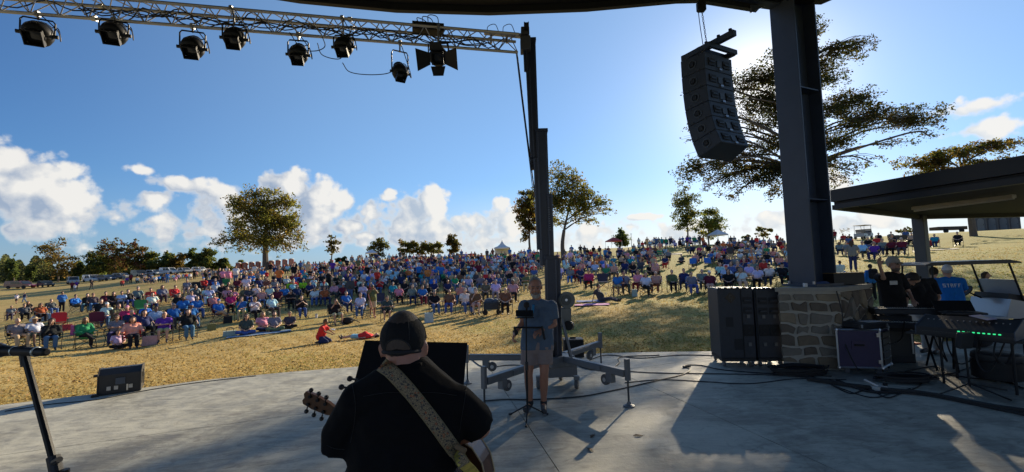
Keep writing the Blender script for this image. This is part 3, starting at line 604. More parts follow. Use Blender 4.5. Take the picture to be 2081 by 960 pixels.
for a in [(42, 587, 100, -.25, (.13, .015, .03), 1, 'long dark maroon vehicle at the far left of the parked cars', 'parked_car', 1.75), (92, 586, 99, -.5, (.03, .03, .035), 0, 'black car beside the maroon vehicle'), (148, 582, 102, -.7, (.45, .46, .48), 1, 'silver car left of the white van shaped car'), (186, 579, 103, -.4, (.75, .75, .74), 1, 'white tall car at the end of the left group of cars'), (212, 577, 103, -.1, (.04, .06, .12), 0, 'navy blue car between the white car and the grey car'),
          (246, 573, 105, -.2, (.2, .21, .23), 0, 'dark grey car in the middle of the parked row'), (282, 569, 108, -.5, (.05, .05, .055), 1, 'black car left of the silver saloon'), (312, 565, 110, -.3, (.5, .51, .53), 0, 'silver saloon parked left of the bright white car'), (344, 562, 112, -.2, (.8, .8, .79), 1, 'bright white tall car in the upper part of the row'), (374, 560, 113, -.5, (.55, .55, .54), 0, 'pale grey saloon right of the bright white car'), (405, 557, 115, -.3, (.8, .8, .8), 0, 'white saloon closest to the red portable toilets')]: car(*a)
mpot = mat('toilet_plastic', None, .5, objcol=True, var=.06); mpr = mat('toilet_roof', (.62, .6, .56), .5); mdoor = mat('arch_panel', None, .6, objcol=True)
pot = [MB().box((0, 0, 1.02), (1.12, 1.12, 2.04), bev=.05).mesh('cabin', mpot), MB().lathe([(.62, 2.05), (.6, 2.15), (.35, 2.3), (.05, 2.34)], seg=12).mesh('roof', mpr),
       MB().prism([(x, -.572, z) for x, z in ((-.34, .15), (.34, .15), (.34, 1.6), (.24, 1.82), (.1, 1.92), (-.1, 1.92), (-.24, 1.82), (-.34, 1.6))], (0, -.02, 0)).mesh('door', mdoor), MB().box((.27, -.61, 1.0), (.05, .03, .18)).mesh('handle', mat('dark_plastic', (.03, .03, .03), .5))]
def toilet(px, py, d, col, label, grp_, s=1):
    p = P(px, py, d); p.z = zg(p.x, p.y)-.05; k = thing('portable_toilet', label, 'toilet', tuple(p), math.atan2(-p.x, p.y)*-1*.0 - math.atan2(p.x, p.y), grp_); k.scale = (s, s, s)
    obj('cabin', pot[0], k, color=col); obj('roof', pot[1], k); dd_ = obj('door', pot[2], k, color=(.50, .24, .17) if col[0] > .2 else (.2, .2, .2)); obj('handle', pot[3], dd_)
ORD = ['first', 'second', 'third', 'fourth', 'fifth', 'sixth', 'seventh', 'eighth', 'ninth']
for i in range(9): toilet(484+13.5*i, 555-.9*i, 106, (.55, .085, .035) if i < 7 else (.50, .13, .12), 'red portable toilet, %s from the left in the row by the oak' % ORD[i], 'red portable toilets', .98)
for i in range(4): toilet(1995+23*i, 474-1*i, 66, (.09, .09, .095), 'dark grey portable toilet, %s from the left behind the canopy' % ORD[i], 'grey portable toilets', 1.05)
# white pavilion
pp = P(1021, 523, 132); pp.z = zg(pp.x, pp.y)-.1; pv = thing('pavilion_tent', 'white peaked pavilion tent on the ridge left of the mast', 'tent', tuple(pp))
mcv = mat('white_canvas', (.75, .75, .74), .7, var=.05); h_ = 2.3
for sx in (-1, 1):
    for sy in (-1, 1): MB().cyl((sx*2.2, sy*2.2, -.5), (sx*2.2, sy*2.2, h_), .05).build('leg', mchrome, pv)
MB().lathe([(3.3, h_), (3.3, h_+.35), (1.9, h_+.75), (.9, h_+1.4), (.3, h_+2.1), (.04, h_+2.7)], rot=Matrix.Rotation(R(45), 3, 'Z'), seg=4).build('canopy', mcv, pv)
MB().box((0, 2.2, 1.2), (4.3, .04, 2.2)).build('back_wall', mcv, pv)
def gazebo(px, py, d, w_, hgt, col, label):
    p = P(px, py, d); p.z = zg(p.x, p.y)-.1; k = thing('gazebo', label, 'gazebo', tuple(p), .3)
    for sx in (-1, 1):
        for sy in (-1, 1): MB().cyl((sx*w_, sy*w_, 0), (sx*w_, sy*w_, hgt), .04, seg=5).build('leg', mchrome, k)
    MB().lathe([(w_*1.45, hgt-.2), (w_*1.45, hgt), (.05, hgt+.9)], rot=Matrix.Rotation(R(45), 3, 'Z'), seg=4).build('canopy', mat('canvas_'+label[:5].replace(' ', '_'), col, .7), k)
gazebo(755, 540, 120, 1.5, 2.0, (.7, .72, .75), 'white pop up gazebo left of the low ridge oaks')
gazebo(1248, 518, 105, 1.4, 1.9, (.45, .04, .04), 'red pop up gazebo left of the dark ridge tree')
gazebo(1460, 502, 80, 1.2, 1.9, (.75, .75, .75), 'white pop up gazebo right of the ridge oaks')
for px, py, d, l in ((945, 527, 135, 'low wooden trailer on the ridge left of the pavilion'), (1928, 478, 68, 'low timber wall of crates on the right hilltop')):
    p = P(px, py, d); p.z = zg(p.x, p.y); k = thing('flat_trailer', l, 'trailer', tuple(p), 0)
    MB().box((0, 0, .75), (4.4, 1.6, .5), bev=.03).build('deck', mat('weathered_wood', (.10, .075, .05), .8, var=.3), k)
    for x in (-1.2, 1.2): MB().lathe([(.1, -.1), (.33, -.1), (.33, .1), (.1, .1)], (x, -.85, .33), Matrix.Rotation(R(90), 3, 'X'), 12).build('wheel', mtyre, k)
p = P(912, 532, 90); 
k = thing('banner_pole', 'thin grey pole standing on the ridge right of the dark tree', 'pole', tuple(P(1284, 510, 118))); MB().cyl((0, 0, -.5), (0, 0, 4.6), .09, .06).build('post', mat('galvanised', (.3, .31, .32), .5, .6), k); MB().box((0, 0, 4.5), (.5, .1, .1)).build('arm', MATS['galvanised'], k)
# ------------------------------------------------------------------ truss, lights, mast
malu = mat('truss_aluminium', (.42, .42, .43), .42, .75, var=.15, scale=20); mblk = mat('black_metal', (.010, .011, .013), .5, var=.3, scale=12, spec=.3); mblk2 = mat('black_plastic', (.02, .021, .024), .55, var=.25); mcab = mat('cable_rubber', (.012, .012, .014), .6)
msil = mat('silver_clamp', (.55, .55, .55), .35, .9); mnavy = mat('mast_paint', (.016, .026, .052), .4, var=.2, scale=5); mwhite = mat('white_mark', (.7, .7, .7), .6); mlens = mat('lamp_glass', (.02, .022, .026), .15)
def circ_rope(pts, r, name, m, parent=None, n=7): return MB().tube(curve(pts, n), r, 5).build(name, m, parent, smooth=True)
T0, T1 = P(1052, 107, 7.2), P(12, 24, 5.74)             # lower chord right and left
T1 = T0 + (T1-T0)*1.25
tr_ = thing('lighting_truss', 'long triangular aluminium truss carrying the row of stage lights', 'truss', tuple(T0))
tv = (T1-T0); tl_ = tv.length; te = tv.normalized(); tn = Vector((-te.y, te.x, 0)).normalized(); tn = tn if tn.y < 0 else -tn; tu = te.cross(tn).normalized(); tu = tu if tu.z > 0 else -tu
TH_ = .25
def tp(k, s): return te*s + ((Vector() if k == 0 else tu*TH_ + tn*(.125 if k == 1 else -.125)))
for k in range(3): MB().cyl(tp(k, 0), tp(k, tl_), .0245, seg=8).build('chord', malu, tr_, smooth=True)
unit = MB().cyl((0, 0, 0), (0, 0, 1), .0085, seg=5).mesh('brace', malu); npan = 26
def brace(a, b):
    o = obj('brace', unit, tr_, a); d_ = b-a; o.rotation_euler = d_.to_track_quat('Z', 'Y').to_euler(); o.scale = (1, 1, d_.length)
for k, m_ in ((0, 1), (0, 2), (1, 2)):
    for i in range(npan):
        s0, s1, s2 = tl_*i/npan, tl_*(i+.5)/npan, tl_*(i+1)/npan; brace(tp(k, s0), tp(m_, s1)); brace(tp(m_, s1), tp(k, s2))
for s_ in (tl_*.30, tl_*.685):
    MB().cyl(tp(0, s_-.03), tp(0, s_+.03), .036).cyl(tp(1, s_-.03), tp(1, s_+.03), .036).cyl(tp(2, s_-.03), tp(2, s_+.03), .036).build('coupler', msil, tr_)
# cables draped along the truss
for j in range(5):
    pts = []; s_ = .2+rng.random()*.6; e_ = tl_*(.7 if j else .95)
    for i in range(24): pts.append(tp(0, s_+(e_-s_)*i/23) + tu*(.03+.14*abs(math.sin(i*1.3+j*2))+.03*rng.normal()) + tn*.06*rng.normal())
    ob = circ_rope(pts, .009, 'power_cable', mcab, tr_, 3)
def on_truss(px):                       # distance along the lower chord under a pixel column
    lo, hi = 0, tl_
    for _ in range(40):
        mid = (lo+hi)/2; x = px_of(T0+te*mid)[0]
        if x > px: lo = mid
        else: hi = mid
    return lo
def stage_light(px, py, lab, yaw, pitch, size=1.0, chord=0, doors=False, tall=False, yk=.26):
    s_ = on_truss(px); top = T0 + tp(chord, s_); d_ = top.y - (.0)
    c = P(px, py, d_-.03); k = thing('stage_light', lab, 'stage light', tuple(c), 0, 'black stage lights hung from the truss')
    ax = Vector((math.sin(yaw)*math.cos(pitch), -math.cos(yaw)*math.cos(pitch), -math.sin(pitch))); M = ax.to_track_quat('Z', 'Y').to_matrix()
    z = size*.9
    MB().lathe([(r_*z, h*z) for r_, h in ((.045, -.24), (.095, -.23), (.115, -.19), (.12, -.14), (.15, -.12), (.168, -.06), (.172, .0), (.165, .05), (.15, .075), (.115, .10), (.115, .125), (.10, .125), (.098, .09), (.02, .085))], rot=M, seg=14).build('housing', mblk, k, smooth=True)
    for h in (-.215, -.165): MB().lathe([(.088*z, (h-.012)*z), (.112*z, (h-.01)*z), (.112*z, (h+.01)*z), (.088*z, (h+.012)*z)], rot=M, seg=12).build('cooling_fin', mblk, k)
    MB().lathe([(.115*z, .088*z), (.08*z, .1*z), (.01, .103*z)], rot=M, seg=14).build('lens', mlens, k, smooth=True)
    ex, ey = M @ Vector((1, 0, 0)), M @ Vector((0, 1, 0)); gf = MB()
    for a, b_ in ((ex, ey), (ey, ex)):
        for sg in (-1, 1): gf.box(ax*.15*z+a*sg*.098*z, (.012*z, .20*z, .085*z), Matrix((a, b_, ax)).transposed())
    gf.build('gel_frame', mblk, k)
    side = Vector((math.cos(yaw), math.sin(yaw), 0)); hgt = (top-c).z
    yh = min(hgt-.03, yk*size)
    yk_ = MB(); yk_.tube([side*.175*z, side*.178*z+Vector((0, 0, yh*.85)), side*.15*z+Vector((0, 0, yh)), side*-.15*z+Vector((0, 0, yh)), side*-.178*z+Vector((0, 0, yh*.85)), side*-.175*z], .011, 6)
    yk_.build('yoke', mat('yoke_steel', (.2, .2, .21), .4, .7) if tall else mblk, k)
    for sg in (-1, 1): MB().cyl(side*sg*.15*z, side*sg*.215*z, .028*z).build('knob', mblk2, k)
    t_ = top-c; cl = MB().cyl(Vector((0, 0, yh-.01)), Vector((t_.x*.5, t_.y*.5, max(yh+.04, t_.z-.03))), .014).box(t_+Vector((0, 0, .0)), (.05, .07, .085), bev=.01); cl.build('hook_clamp', msil, k)
    circ_rope([ax*-.24*z, ax*-.22*z+side*.15*z+Vector((0, 0, .05)), side*.24*z+Vector((0, 0, -.05)), side*.2*z+Vector((0, 0, .1)), Vector((t_.x, t_.y, t_.z+.03))], .007, 'lead', mcab, k)
    if doors:
        for sg, wv in ((1, ex), (-1, ex)):
            hp = ax*.16*z + wv*sg*.13*z; o1 = (wv*sg*.9+ax*.35).normalized()
            MB().prism([hp-ey*.1*z, hp+ey*.1*z, hp+o1*.24*z+ey*.19*z, hp+o1*.24*z-ey*.19*z], ax*.004).build('barn_door', mblk, k)
        for sg in (-1, 1):
            hp = ax*.16*z + ey*sg*.13*z; o1 = (ey*sg*.85+ax*.5).normalized()
            MB().prism([hp-ex*.13*z, hp+ex*.13*z, hp+o1*.17*z+ex*.09*z, hp+o1*.17*z-ex*.09*z], ax*.004).build('barn_door', mblk, k)
    return k
stage_light(76, 70, 'black stage light at the far left end of the truss', .5, .75, 1.08, yk=.2)
stage_light(231, 69, 'black stage light second from the left, beside a truss joint', .42, .8, 1.02, chord=0, yk=.2)
stage_light(391, 98, 'black stage light third from the left, hung low', .35, .9, .98, yk=.25)
stage_light(476, 79, 'black stage light fourth from the left, tight under the truss', .3, .9, .95, chord=1, yk=.22)
stage_light(606, 112, 'black stage light fifth from the left, hung low on its yoke', .22, 1.0, .9, yk=.25)
stage_light(698, 96, 'black stage light sixth from the left, tight under the truss', .05, .95, .92, chord=1, yk=.2)
stage_light(813, 148, 'small stage light hung lowest on a long silver yoke', .55, 1.05, .82, tall=True, yk=.42)
stage_light(891, 116, 'black stage light with four open barn doors', .02, .62, .98, doors=True, chord=1, yk=.24)
c = tr_.location
pb = thing('dimmer_box', 'black power box with plugs sitting on top of the truss', 'power box', tuple(P(870, 59, 6.9)))
ta = math.atan2(-te.y, -te.x)
tilt = Matrix((-te, tn*-1, (-te).cross(-tn))).transposed()
MB().box((0, 0, 0), (.5, .22, .115), tilt, .006).build('case', mblk, pb)
for i in range(5): MB().cyl(tilt @ Vector((-.18+.07*i, -.02, .055)), tilt @ Vector((-.18+.07*i, -.02, .10)), .018).build('plug', mblk2, pb)
for i in range(3): circ_rope([tilt @ Vector((-.16+.08*i, -.02, .09)), tilt @ Vector((-.17+.09*i, 0, .17+.03*i)), tilt @ Vector((-.05+.1*i, .05, .16+.04*i)), tilt @ Vector((.05+.06*i, .05, .05))], .007, 'power_lead', mcab, pb)
circ_rope([tilt @ Vector((.22, 0, 0)), tilt @ Vector((.35, .02, .02)), tilt @ Vector((.42, 0, -.12)), tilt @ Vector((.6, .02, -.2))], .009, 'power_lead', mcab, pb)
for nm, lab, pts in (('cable', 'thin black cable looping from the sixth light to the lowest light', [(696, 128), (710, 146), (745, 152), (785, 150), (805, 140)]), ('cable', 'black cable hanging beside the fifth light', [(588, 66), (612, 98), (640, 104), (660, 95), (655, 75)]), ('cable', 'black cable looping between the fifth and sixth lights', [(645, 88), (655, 112), (690, 120), (700, 100)])):
    p0 = T0 + te*on_truss(pts[0][0]); w_ = [P(x, y, p0.y-.02-.0004*(x-pts[0][0])) for x, y in pts]; k = thing(nm, lab, 'cable', tuple(w_[0])); circ_rope([q-w_[0] for q in w_], .007, 'lead', mcab, k)

# telescopic mast on outriggers
mb = P(1134, 770, 7.25); mb.z = 0
mast = thing('lifting_mast', 'dark telescopic mast standing on four grey outrigger legs', 'mast', tuple(mb))
def mp(px, py, y=7.25): return P(px, py, y)-mb
secs = [((1131, 742), (1126, 522), .245, .20), ((1115, 648), (1113, 290), .20, .17), ((1107, 420), (1099, 262), .19, .15), ((1097, 330), (1086, 78), .17, .13), ((1077, 146), (1073, 66), .13, .14)]
secs = [(1124, 745, 1119, 520, 25, 0), (1138, 745, 1134, 525, 9, -.04), (1109, 540, 1100, 264, 23, .03), (1121, 545, 1117, 396, 11, -.03), (1096, 508, 1089, 322, 10, -.07), (1087, 345, 1078.5, 80, 19.5, .09), (1082, 322, 1073, 140, 9, .02), (1069, 146, 1066, 80, 8, -.02)]
for x0, y0, x1, y1, wpx, off in secs:
    a, b_ = mp(x0, y0, 7.25+off), mp(x1, y1, 7.25+off); z = (b_-a).normalized(); x = Vector((1, 0, 0)); x = (x-z*x.dot(z)).normalized(); y = z.cross(x); Rm = Matrix((x, y, z)).transposed(); wm = wpx*7.25/F
    MB().box((a+b_)/2, (wm, wm*.8, (b_-a).length), Rm, .008).build('mast_section', mnavy, mast)
    e = MB()
    for sg in (-1, 1): e.box((a+b_)/2+x*sg*wm*.36-y*wm*.41, (.018, .014, (b_-a).length-.02), Rm)
    e.build('guide_rail', mat('rail_steel', (.06, .075, .11), .35, .4), mast)
    MB().box(b_-z*.03, (wm*1.12, wm*.95, .06), Rm, .006).build('section_collar', mnavy, mast)
nm = MB(); a, b_ = mp(1115, 420, 7.15), mp(1118, 470, 7.15)
for i in range(11): q_ = a.lerp(b_, (i+.5)/11); nm.box(q_, (.028, .004, .018 if i % 4 else .008), (0, -.06, 0))
nm.build('lettering', mat('faded_lettering', (.16, .18, .22), .6), mast)
hd = mp(1067, 68); MB().box(hd, (.14, .2, .14), bev=.01).build('head_block', mat('mast_head', (.06, .065, .075), .5), mast)
MB().box(hd+Vector((0, 0, -.21)), (.17, .22, .24), bev=.01).build('truss_bracket', MATS['mast_head'], mast)
MB().lathe([(.02, -.04), (.075, -.04), (.06, -.02), (.06, .02), (.075, .04), (.02, .04)], hd+Vector((.02, -.13, .05)), Matrix.Rotation(R(90), 3, 'Y'), 12).build('pulley', mblk, mast)
a, b_ = mp(984, 66), mp(1064, 74); MB().box((a+b_)/2, ((b_-a).length, .07, .06), (0, math.atan2(a.z-b_.z, b_.x-a.x), 0)).build('top_arm', malu, mast)
for px in (998, 1030):
    MB().cyl(mp(px, 72), mp(px, 88), .022).build('arm_bolt', msil, mast); circ_rope([mp(px-8, 66), mp(px-6, 54), mp(px+8, 50), mp(px+16, 66)], .006, 'safety_cable', mcab, mast)
circ_rope([mp(1048, 108, 7.2), mp(1052, 118), mp(1068, 250), mp(1090, 420), mp(1100, 520)], .011, 'lift_cable', mcab, mast, 4)
circ_rope([mp(1049, 108, 7.2), mp(1060, 200), mp(1078, 345), mp(1095, 500)], .007, 'lift_cable', mcab, mast, 4)
# base and legs
mleg = mat('outrigger_steel', (.17, .178, .188), .5, .4, var=.2, scale=15)
MB().box((0, 0, .36), (.42, .42, .16), (0, 0, .4), .01).build('base_frame', mleg, mast)
MB().box((.05, -.02, .2), (.5, .16, .2), (0, 0, .1), .01).build('base_skirt', mat('base_plate_grey', (.17, .175, .185), .5, .4), mast)
MB().cyl((-.12, -.1, .44), (-.12, -.1, .66), .085, seg=12).build('motor', mblk, mast)
def leg(foot_px, fy, beam_z=.42, top=.62, rev=1):
    f = P(*foot_px, fy)-mb; f.z = .012; st = Vector((0, 0, .40)); tip = Vector((f.x, f.y, beam_z)); tip2 = tip + (st-tip).normalized()*.02
    d_ = (tip2-st); an = math.atan2(d_.y, d_.x); el_ = math.asin(d_.z/d_.length)
    Rm = Euler((0, -el_, an)).to_matrix()
    b_ = MB().box(st.lerp(tip2, .56), (d_.length*.86, .085, .095), Rm, .006).build('outrigger', mleg, mast)
    MB().box(st.lerp(tip2, .45)+Rm @ Vector((0, 0, -.001)), (d_.length*.5, .11, .07), Rm, .004).build('inner_tube', mleg, b_)
    MB().cyl(f+Vector((0, 0, .02)), f+Vector((0, 0, beam_z)), .013).build('jack_screw', mat('dark_screw', (.06, .065, .07), .4, .6), b_)
    MB().box(f+Vector((0, 0, beam_z+.04)), (.05, .06, .28), Rm).build('jack_housing', mat('base_plate_grey', None), b_)
    MB().lathe([(.075, -.012), (.075, 0), (.03, .02), (.02, .05)], f+Vector((0, 0, 0)), seg=14).build('foot_pad', mleg, b_)
    cw = st.lerp(tip2, .80); MB().box(cw+Vector((0, 0, -.10)), (.11, .09, .14), Rm, .008).build('wheel_bracket', mleg, b_)
    sd_ = Rm @ Vector((0, 1, 0)); wc = cw + Rm @ Vector((-.10, 0, 0)) + Vector((0, 0, -.15)); Wm = sd_.to_track_quat('Z', 'Y').to_matrix()
    MB().lathe([(.02, -.03), (.068, -.03), (.075, -.02), (.075, .02), (.068, .03), (.02, .03)], wc, Wm, 16).build('wheel', mat('caster_rubber', (.10, .10, .10), .6), b_)
    MB().cyl(wc-sd_*.032, wc+sd_*.032, .03, seg=10).build('hub', msil, b_)
leg((985, 836), 5.75); leg((1278, 819), 5.95); leg((950, 772), 7.35); leg((1222, 745), 8.3)
for px, py, y in ((1172, 783, 6.85), (1095, 780, 6.9), (1140, 768, 7.4)):
    c_ = mp(px, py, y); c_.z = .075; MB().lathe([(.02, -.025), (.07, -.025), (.075, 0), (.07, .025), (.02, .025)], c_, Matrix.Rotation(R(90), 3, 'Y') @ Matrix.Rotation(.3, 3, 'X'), 14).build('caster', MATS['caster_rubber'], mast)
    MB().box(c_+Vector((0, 0, .09)), (.08, .08, .06)).build('caster_fork', mleg, mast)
# winch on the mast
wc = mp(1152, 610, 7.05); MB().lathe([(.03, -.03), (.13, -.03), (.13, -.02), (.09, -.015), (.09, .015), (.13, .02), (.13, .03), (.03, .03)], wc, Matrix.Rotation(R(90), 3, 'X') @ Matrix.Rotation(.35, 3, 'Y'), 20).build('winch_drum', mat('winch_grey', (.17, .178, .17), .5, .4), mast)
MB().lathe([(.02, -.006), (.085, -.006), (.085, .006), (.02, .006)], mp(1151, 610, 7.005), Matrix.Rotation(R(90), 3, 'X') @ Matrix.Rotation(.35, 3, 'Y'), 18).build('drum_face', mat('drum_dark', (.10, .105, .10), .5, .3), mast); MB().cyl(mp(1151, 610, 6.98), mp(1151, 610, 7.05), .022).build('drum_axle', msil, mast)
MB().box(mp(1150, 645, 7.12), (.16, .1, .3), (0, .05, 0), .01).build('winch_plate', MATS['winch_grey'], mast)
MB().cyl(mp(1155, 662, 7.0), mp(1158, 662, 7.2), .075, seg=12).build('winch_motor', mblk, mast)
MB().cyl(mp(1143, 650, 7.0), mp(1166, 745, 6.85), .02).build('crank_tube', mleg, mast); MB().cyl(mp(1140, 645, 7.1), mp(1160, 735, 7.0), .012).build('brace_rod', mblk, mast)
# small powered monitor by the mast base
kb = thing('monitor_speaker', 'small black speaker cabinet on the grass edge behind the mast', 'speaker', tuple(G0(1166, 725)+Vector((0, .05, 0))))
MB().prism([(-.2, -.15, 0), (.2, -.15, 0), (.2, .17, 0), (-.2, .17, 0)], (0, 0, .36)).build('cabinet', mblk2, kb); MB().box((0, -.155, .18), (.34, .012, .3)).build('grille', mblk, kb); MB().box((0, 0, .375), (.12, .03, .03)).build('handle', mblk, kb)

# ------------------------------------------------------------------ line array
la0 = P(1428, 100, 6.55); FW = Vector((-.47, .88, 0)).normalized(); RT = Vector((FW.y, -FW.x, 0))
arr = thing('line_array', 'black curved line array of six speakers hanging from a chain', 'speaker array', tuple(la0))
mla = mat('array_paint', (.030, .044, .072), .5, var=.2, scale=6); mla2 = mat('array_recess', (.007, .009, .013), .6); bh, bw, bd = .272, .76, .40
mlogo = mat('array_mark', (.055, .075, .11), .5)
pos = Vector((0, 0, -.03)); ang = 0.0
for i in range(6):
    Rx = Matrix.Rotation(-ang, 3, RT); up = Rx @ Vector((0, 0, 1)); fw = Rx @ FW     # rear lower edge is the hinge line
    o_ = pos - up*bh
    bx = MB()
    def q3(a, r_, h): return o_ + RT*r_ + fw*a + up*h
    hw, hw2 = bw/2, bw/2*.86
    tb_ = bd*math.tan((.03, .05, .07, .09, .11, .13)[i]/2); tt_ = bd*math.tan((.0, .03, .05, .07, .09, .11)[i]/2)
    rear = [q3(0, -hw2+.35, tb_), q3(0, hw2+.35, tb_), q3(0, hw2+.35, bh-tt_), q3(0, -hw2+.35, bh-tt_)]
    vs = [bx.bm.verts.new(p) for p in rear] + [bx.bm.verts.new(p) for p in (q3(bd, -hw+.35, 0), q3(bd, hw+.35, 0), q3(bd, hw+.35, bh), q3(bd, -hw+.35, bh))]
    for f_ in ((0, 1, 2, 3), (4, 7, 6, 5), (0, 4, 5, 1), (1, 5, 6, 2), (2, 6, 7, 3), (3, 7, 4, 0)): bx.bm.faces.new([vs[j] for j in f_])
    bmesh.ops.bevel(bx.bm, geom=bx.bm.edges[:], offset=.008, segments=1, affect='EDGES')
    bo = bx.build('speaker_box', mla, arr)
    Rr = Matrix((RT, -fw, up)).transposed()
    for xx in (-.17, .17): MB().box(q3(-.004, .35+xx, bh*.5), (.15, .02, .12), Rr, .004).build('handle_recess', mla2, bo)
    for xx in (-.17, .17): MB().box(q3(-.018, .35+xx, bh*.5), (.11, .02, .028), Rr, .004).build('handle', mla, bo)
    MB().box(q3(-.006, .35, bh*.45), (.1, .014, .1), Rr).build('connector_plate', mlogo, bo)
    lab_ = MB(); lab_.box(q3(-.016, .37, bh*.16), (.06, .012, .03), Rr); lab_.build('silver_plate', mat('silver_plate', (.35, .37, .4), .3, .6), bo)
    MB().box(q3(bd*.5, .35-hw*.93-.012, bh*.5), (.012, .06, .06), Rr).build('rigging_plate', mla2, bo)
    nl = (q3(bd, -hw+.35, 0)-q3(0, -hw2+.35, 0)).normalized(); ns = up.cross(nl).normalized(); ns = ns if ns.dot(RT) < 0 else -ns; cn = (q3(bd, -hw+.35, bh/2)+q3(0, -hw2+.35, bh/2))/2
    MB().lathe([(.072, -.004), (.072, .006), (.052, .006), (.052, -.004)], cn+ns*.004, ns.to_track_quat('Z', 'Y').to_matrix(), 16).build('side_emblem', mlogo, bo)
    for dd_ in (.25, .75):
        for hh in (.03, bh-.03):
            pp_ = q3(0, -hw2+.35, hh).lerp(q3(bd, -hw+.35, hh), dd_); MB().cyl(pp_, pp_+ns*.012, .011, seg=6).build('rigging_pin', mlogo, bo)
    pos = q3(0, 0, -.004); hinge = q3(bd, 0, -.004); nang = ang+(.03, .05, .07, .09, .11, .13)[i]; pos = hinge - (Matrix.Rotation(-nang, 3, RT) @ FW)*bd; ang += (.03, .05, .07, .09, .11, .13)[i]
bp = MB()
for xx in (.05, .65): bp.box(RT*xx+FW*.18+Vector((0, 0, .04)), (.05, .5, .08), Matrix((RT, FW, Vector((0, 0, 1)))).transposed())
for yy in (-.08, .1, .40): bp.box(RT*.35+FW*yy+Vector((0, 0, .045)), (.66, .05, .07), Matrix((RT, FW, Vector((0, 0, 1)))).transposed())
bp.build('bumper_frame', mla, arr)
ex_ = MB().box(RT*.22+FW*-.14+Vector((0, 0, .12)), (.09, .5, .09), Matrix((RT, FW, Vector((0, 0, 1)))).transposed(), .006); ex_.build('pick_bar', mla, arr)
for a in (-.32, -.12, .1): MB().cyl(RT*.22+FW*a+Vector((0, 0, .16)), RT*.22+FW*a+Vector((0, 0, .21)), .026).build('shackle', mla2, arr)
hk = P(1425, 14, 6.55); hs = thing('chain_hoist', 'black chain hoist hook and chain holding the line array', 'hoist', tuple(hk))
MB().box((0, 0, .0), (.13, .1, .16), bev=.02).build('hook_block', mblk, hs); MB().cyl((0, 0, .08), (0, 0, 1.6), .02).build('hoist_rope', mblk, hs)
lk = MB().tube([(.012*math.cos(a), 0, .02*math.sin(a)) for a in np.linspace(0, 6.283, 9)], .0045, 4, False).mesh('chain_link', mat('chain_steel', (.09, .09, .1), .4, .7)); ln_ = la0+RT*.1+Vector((0, 0, .1))-hk; nl = int(ln_.length/.034)
for i in range(nl):
    o = obj('chain_link', lk, hs, ln_*((i+.5)/nl)); o.rotation_euler = (0, 0, 1.57*(i % 2))
MB().tube(curve([(-.05, 0, -.05), ln_*.5+Vector((-.06, 0, 0)), ln_+Vector((-.05, 0, -.1))], 4), .006, 5).build('slack_chain', MATS['chain_steel'], hs)

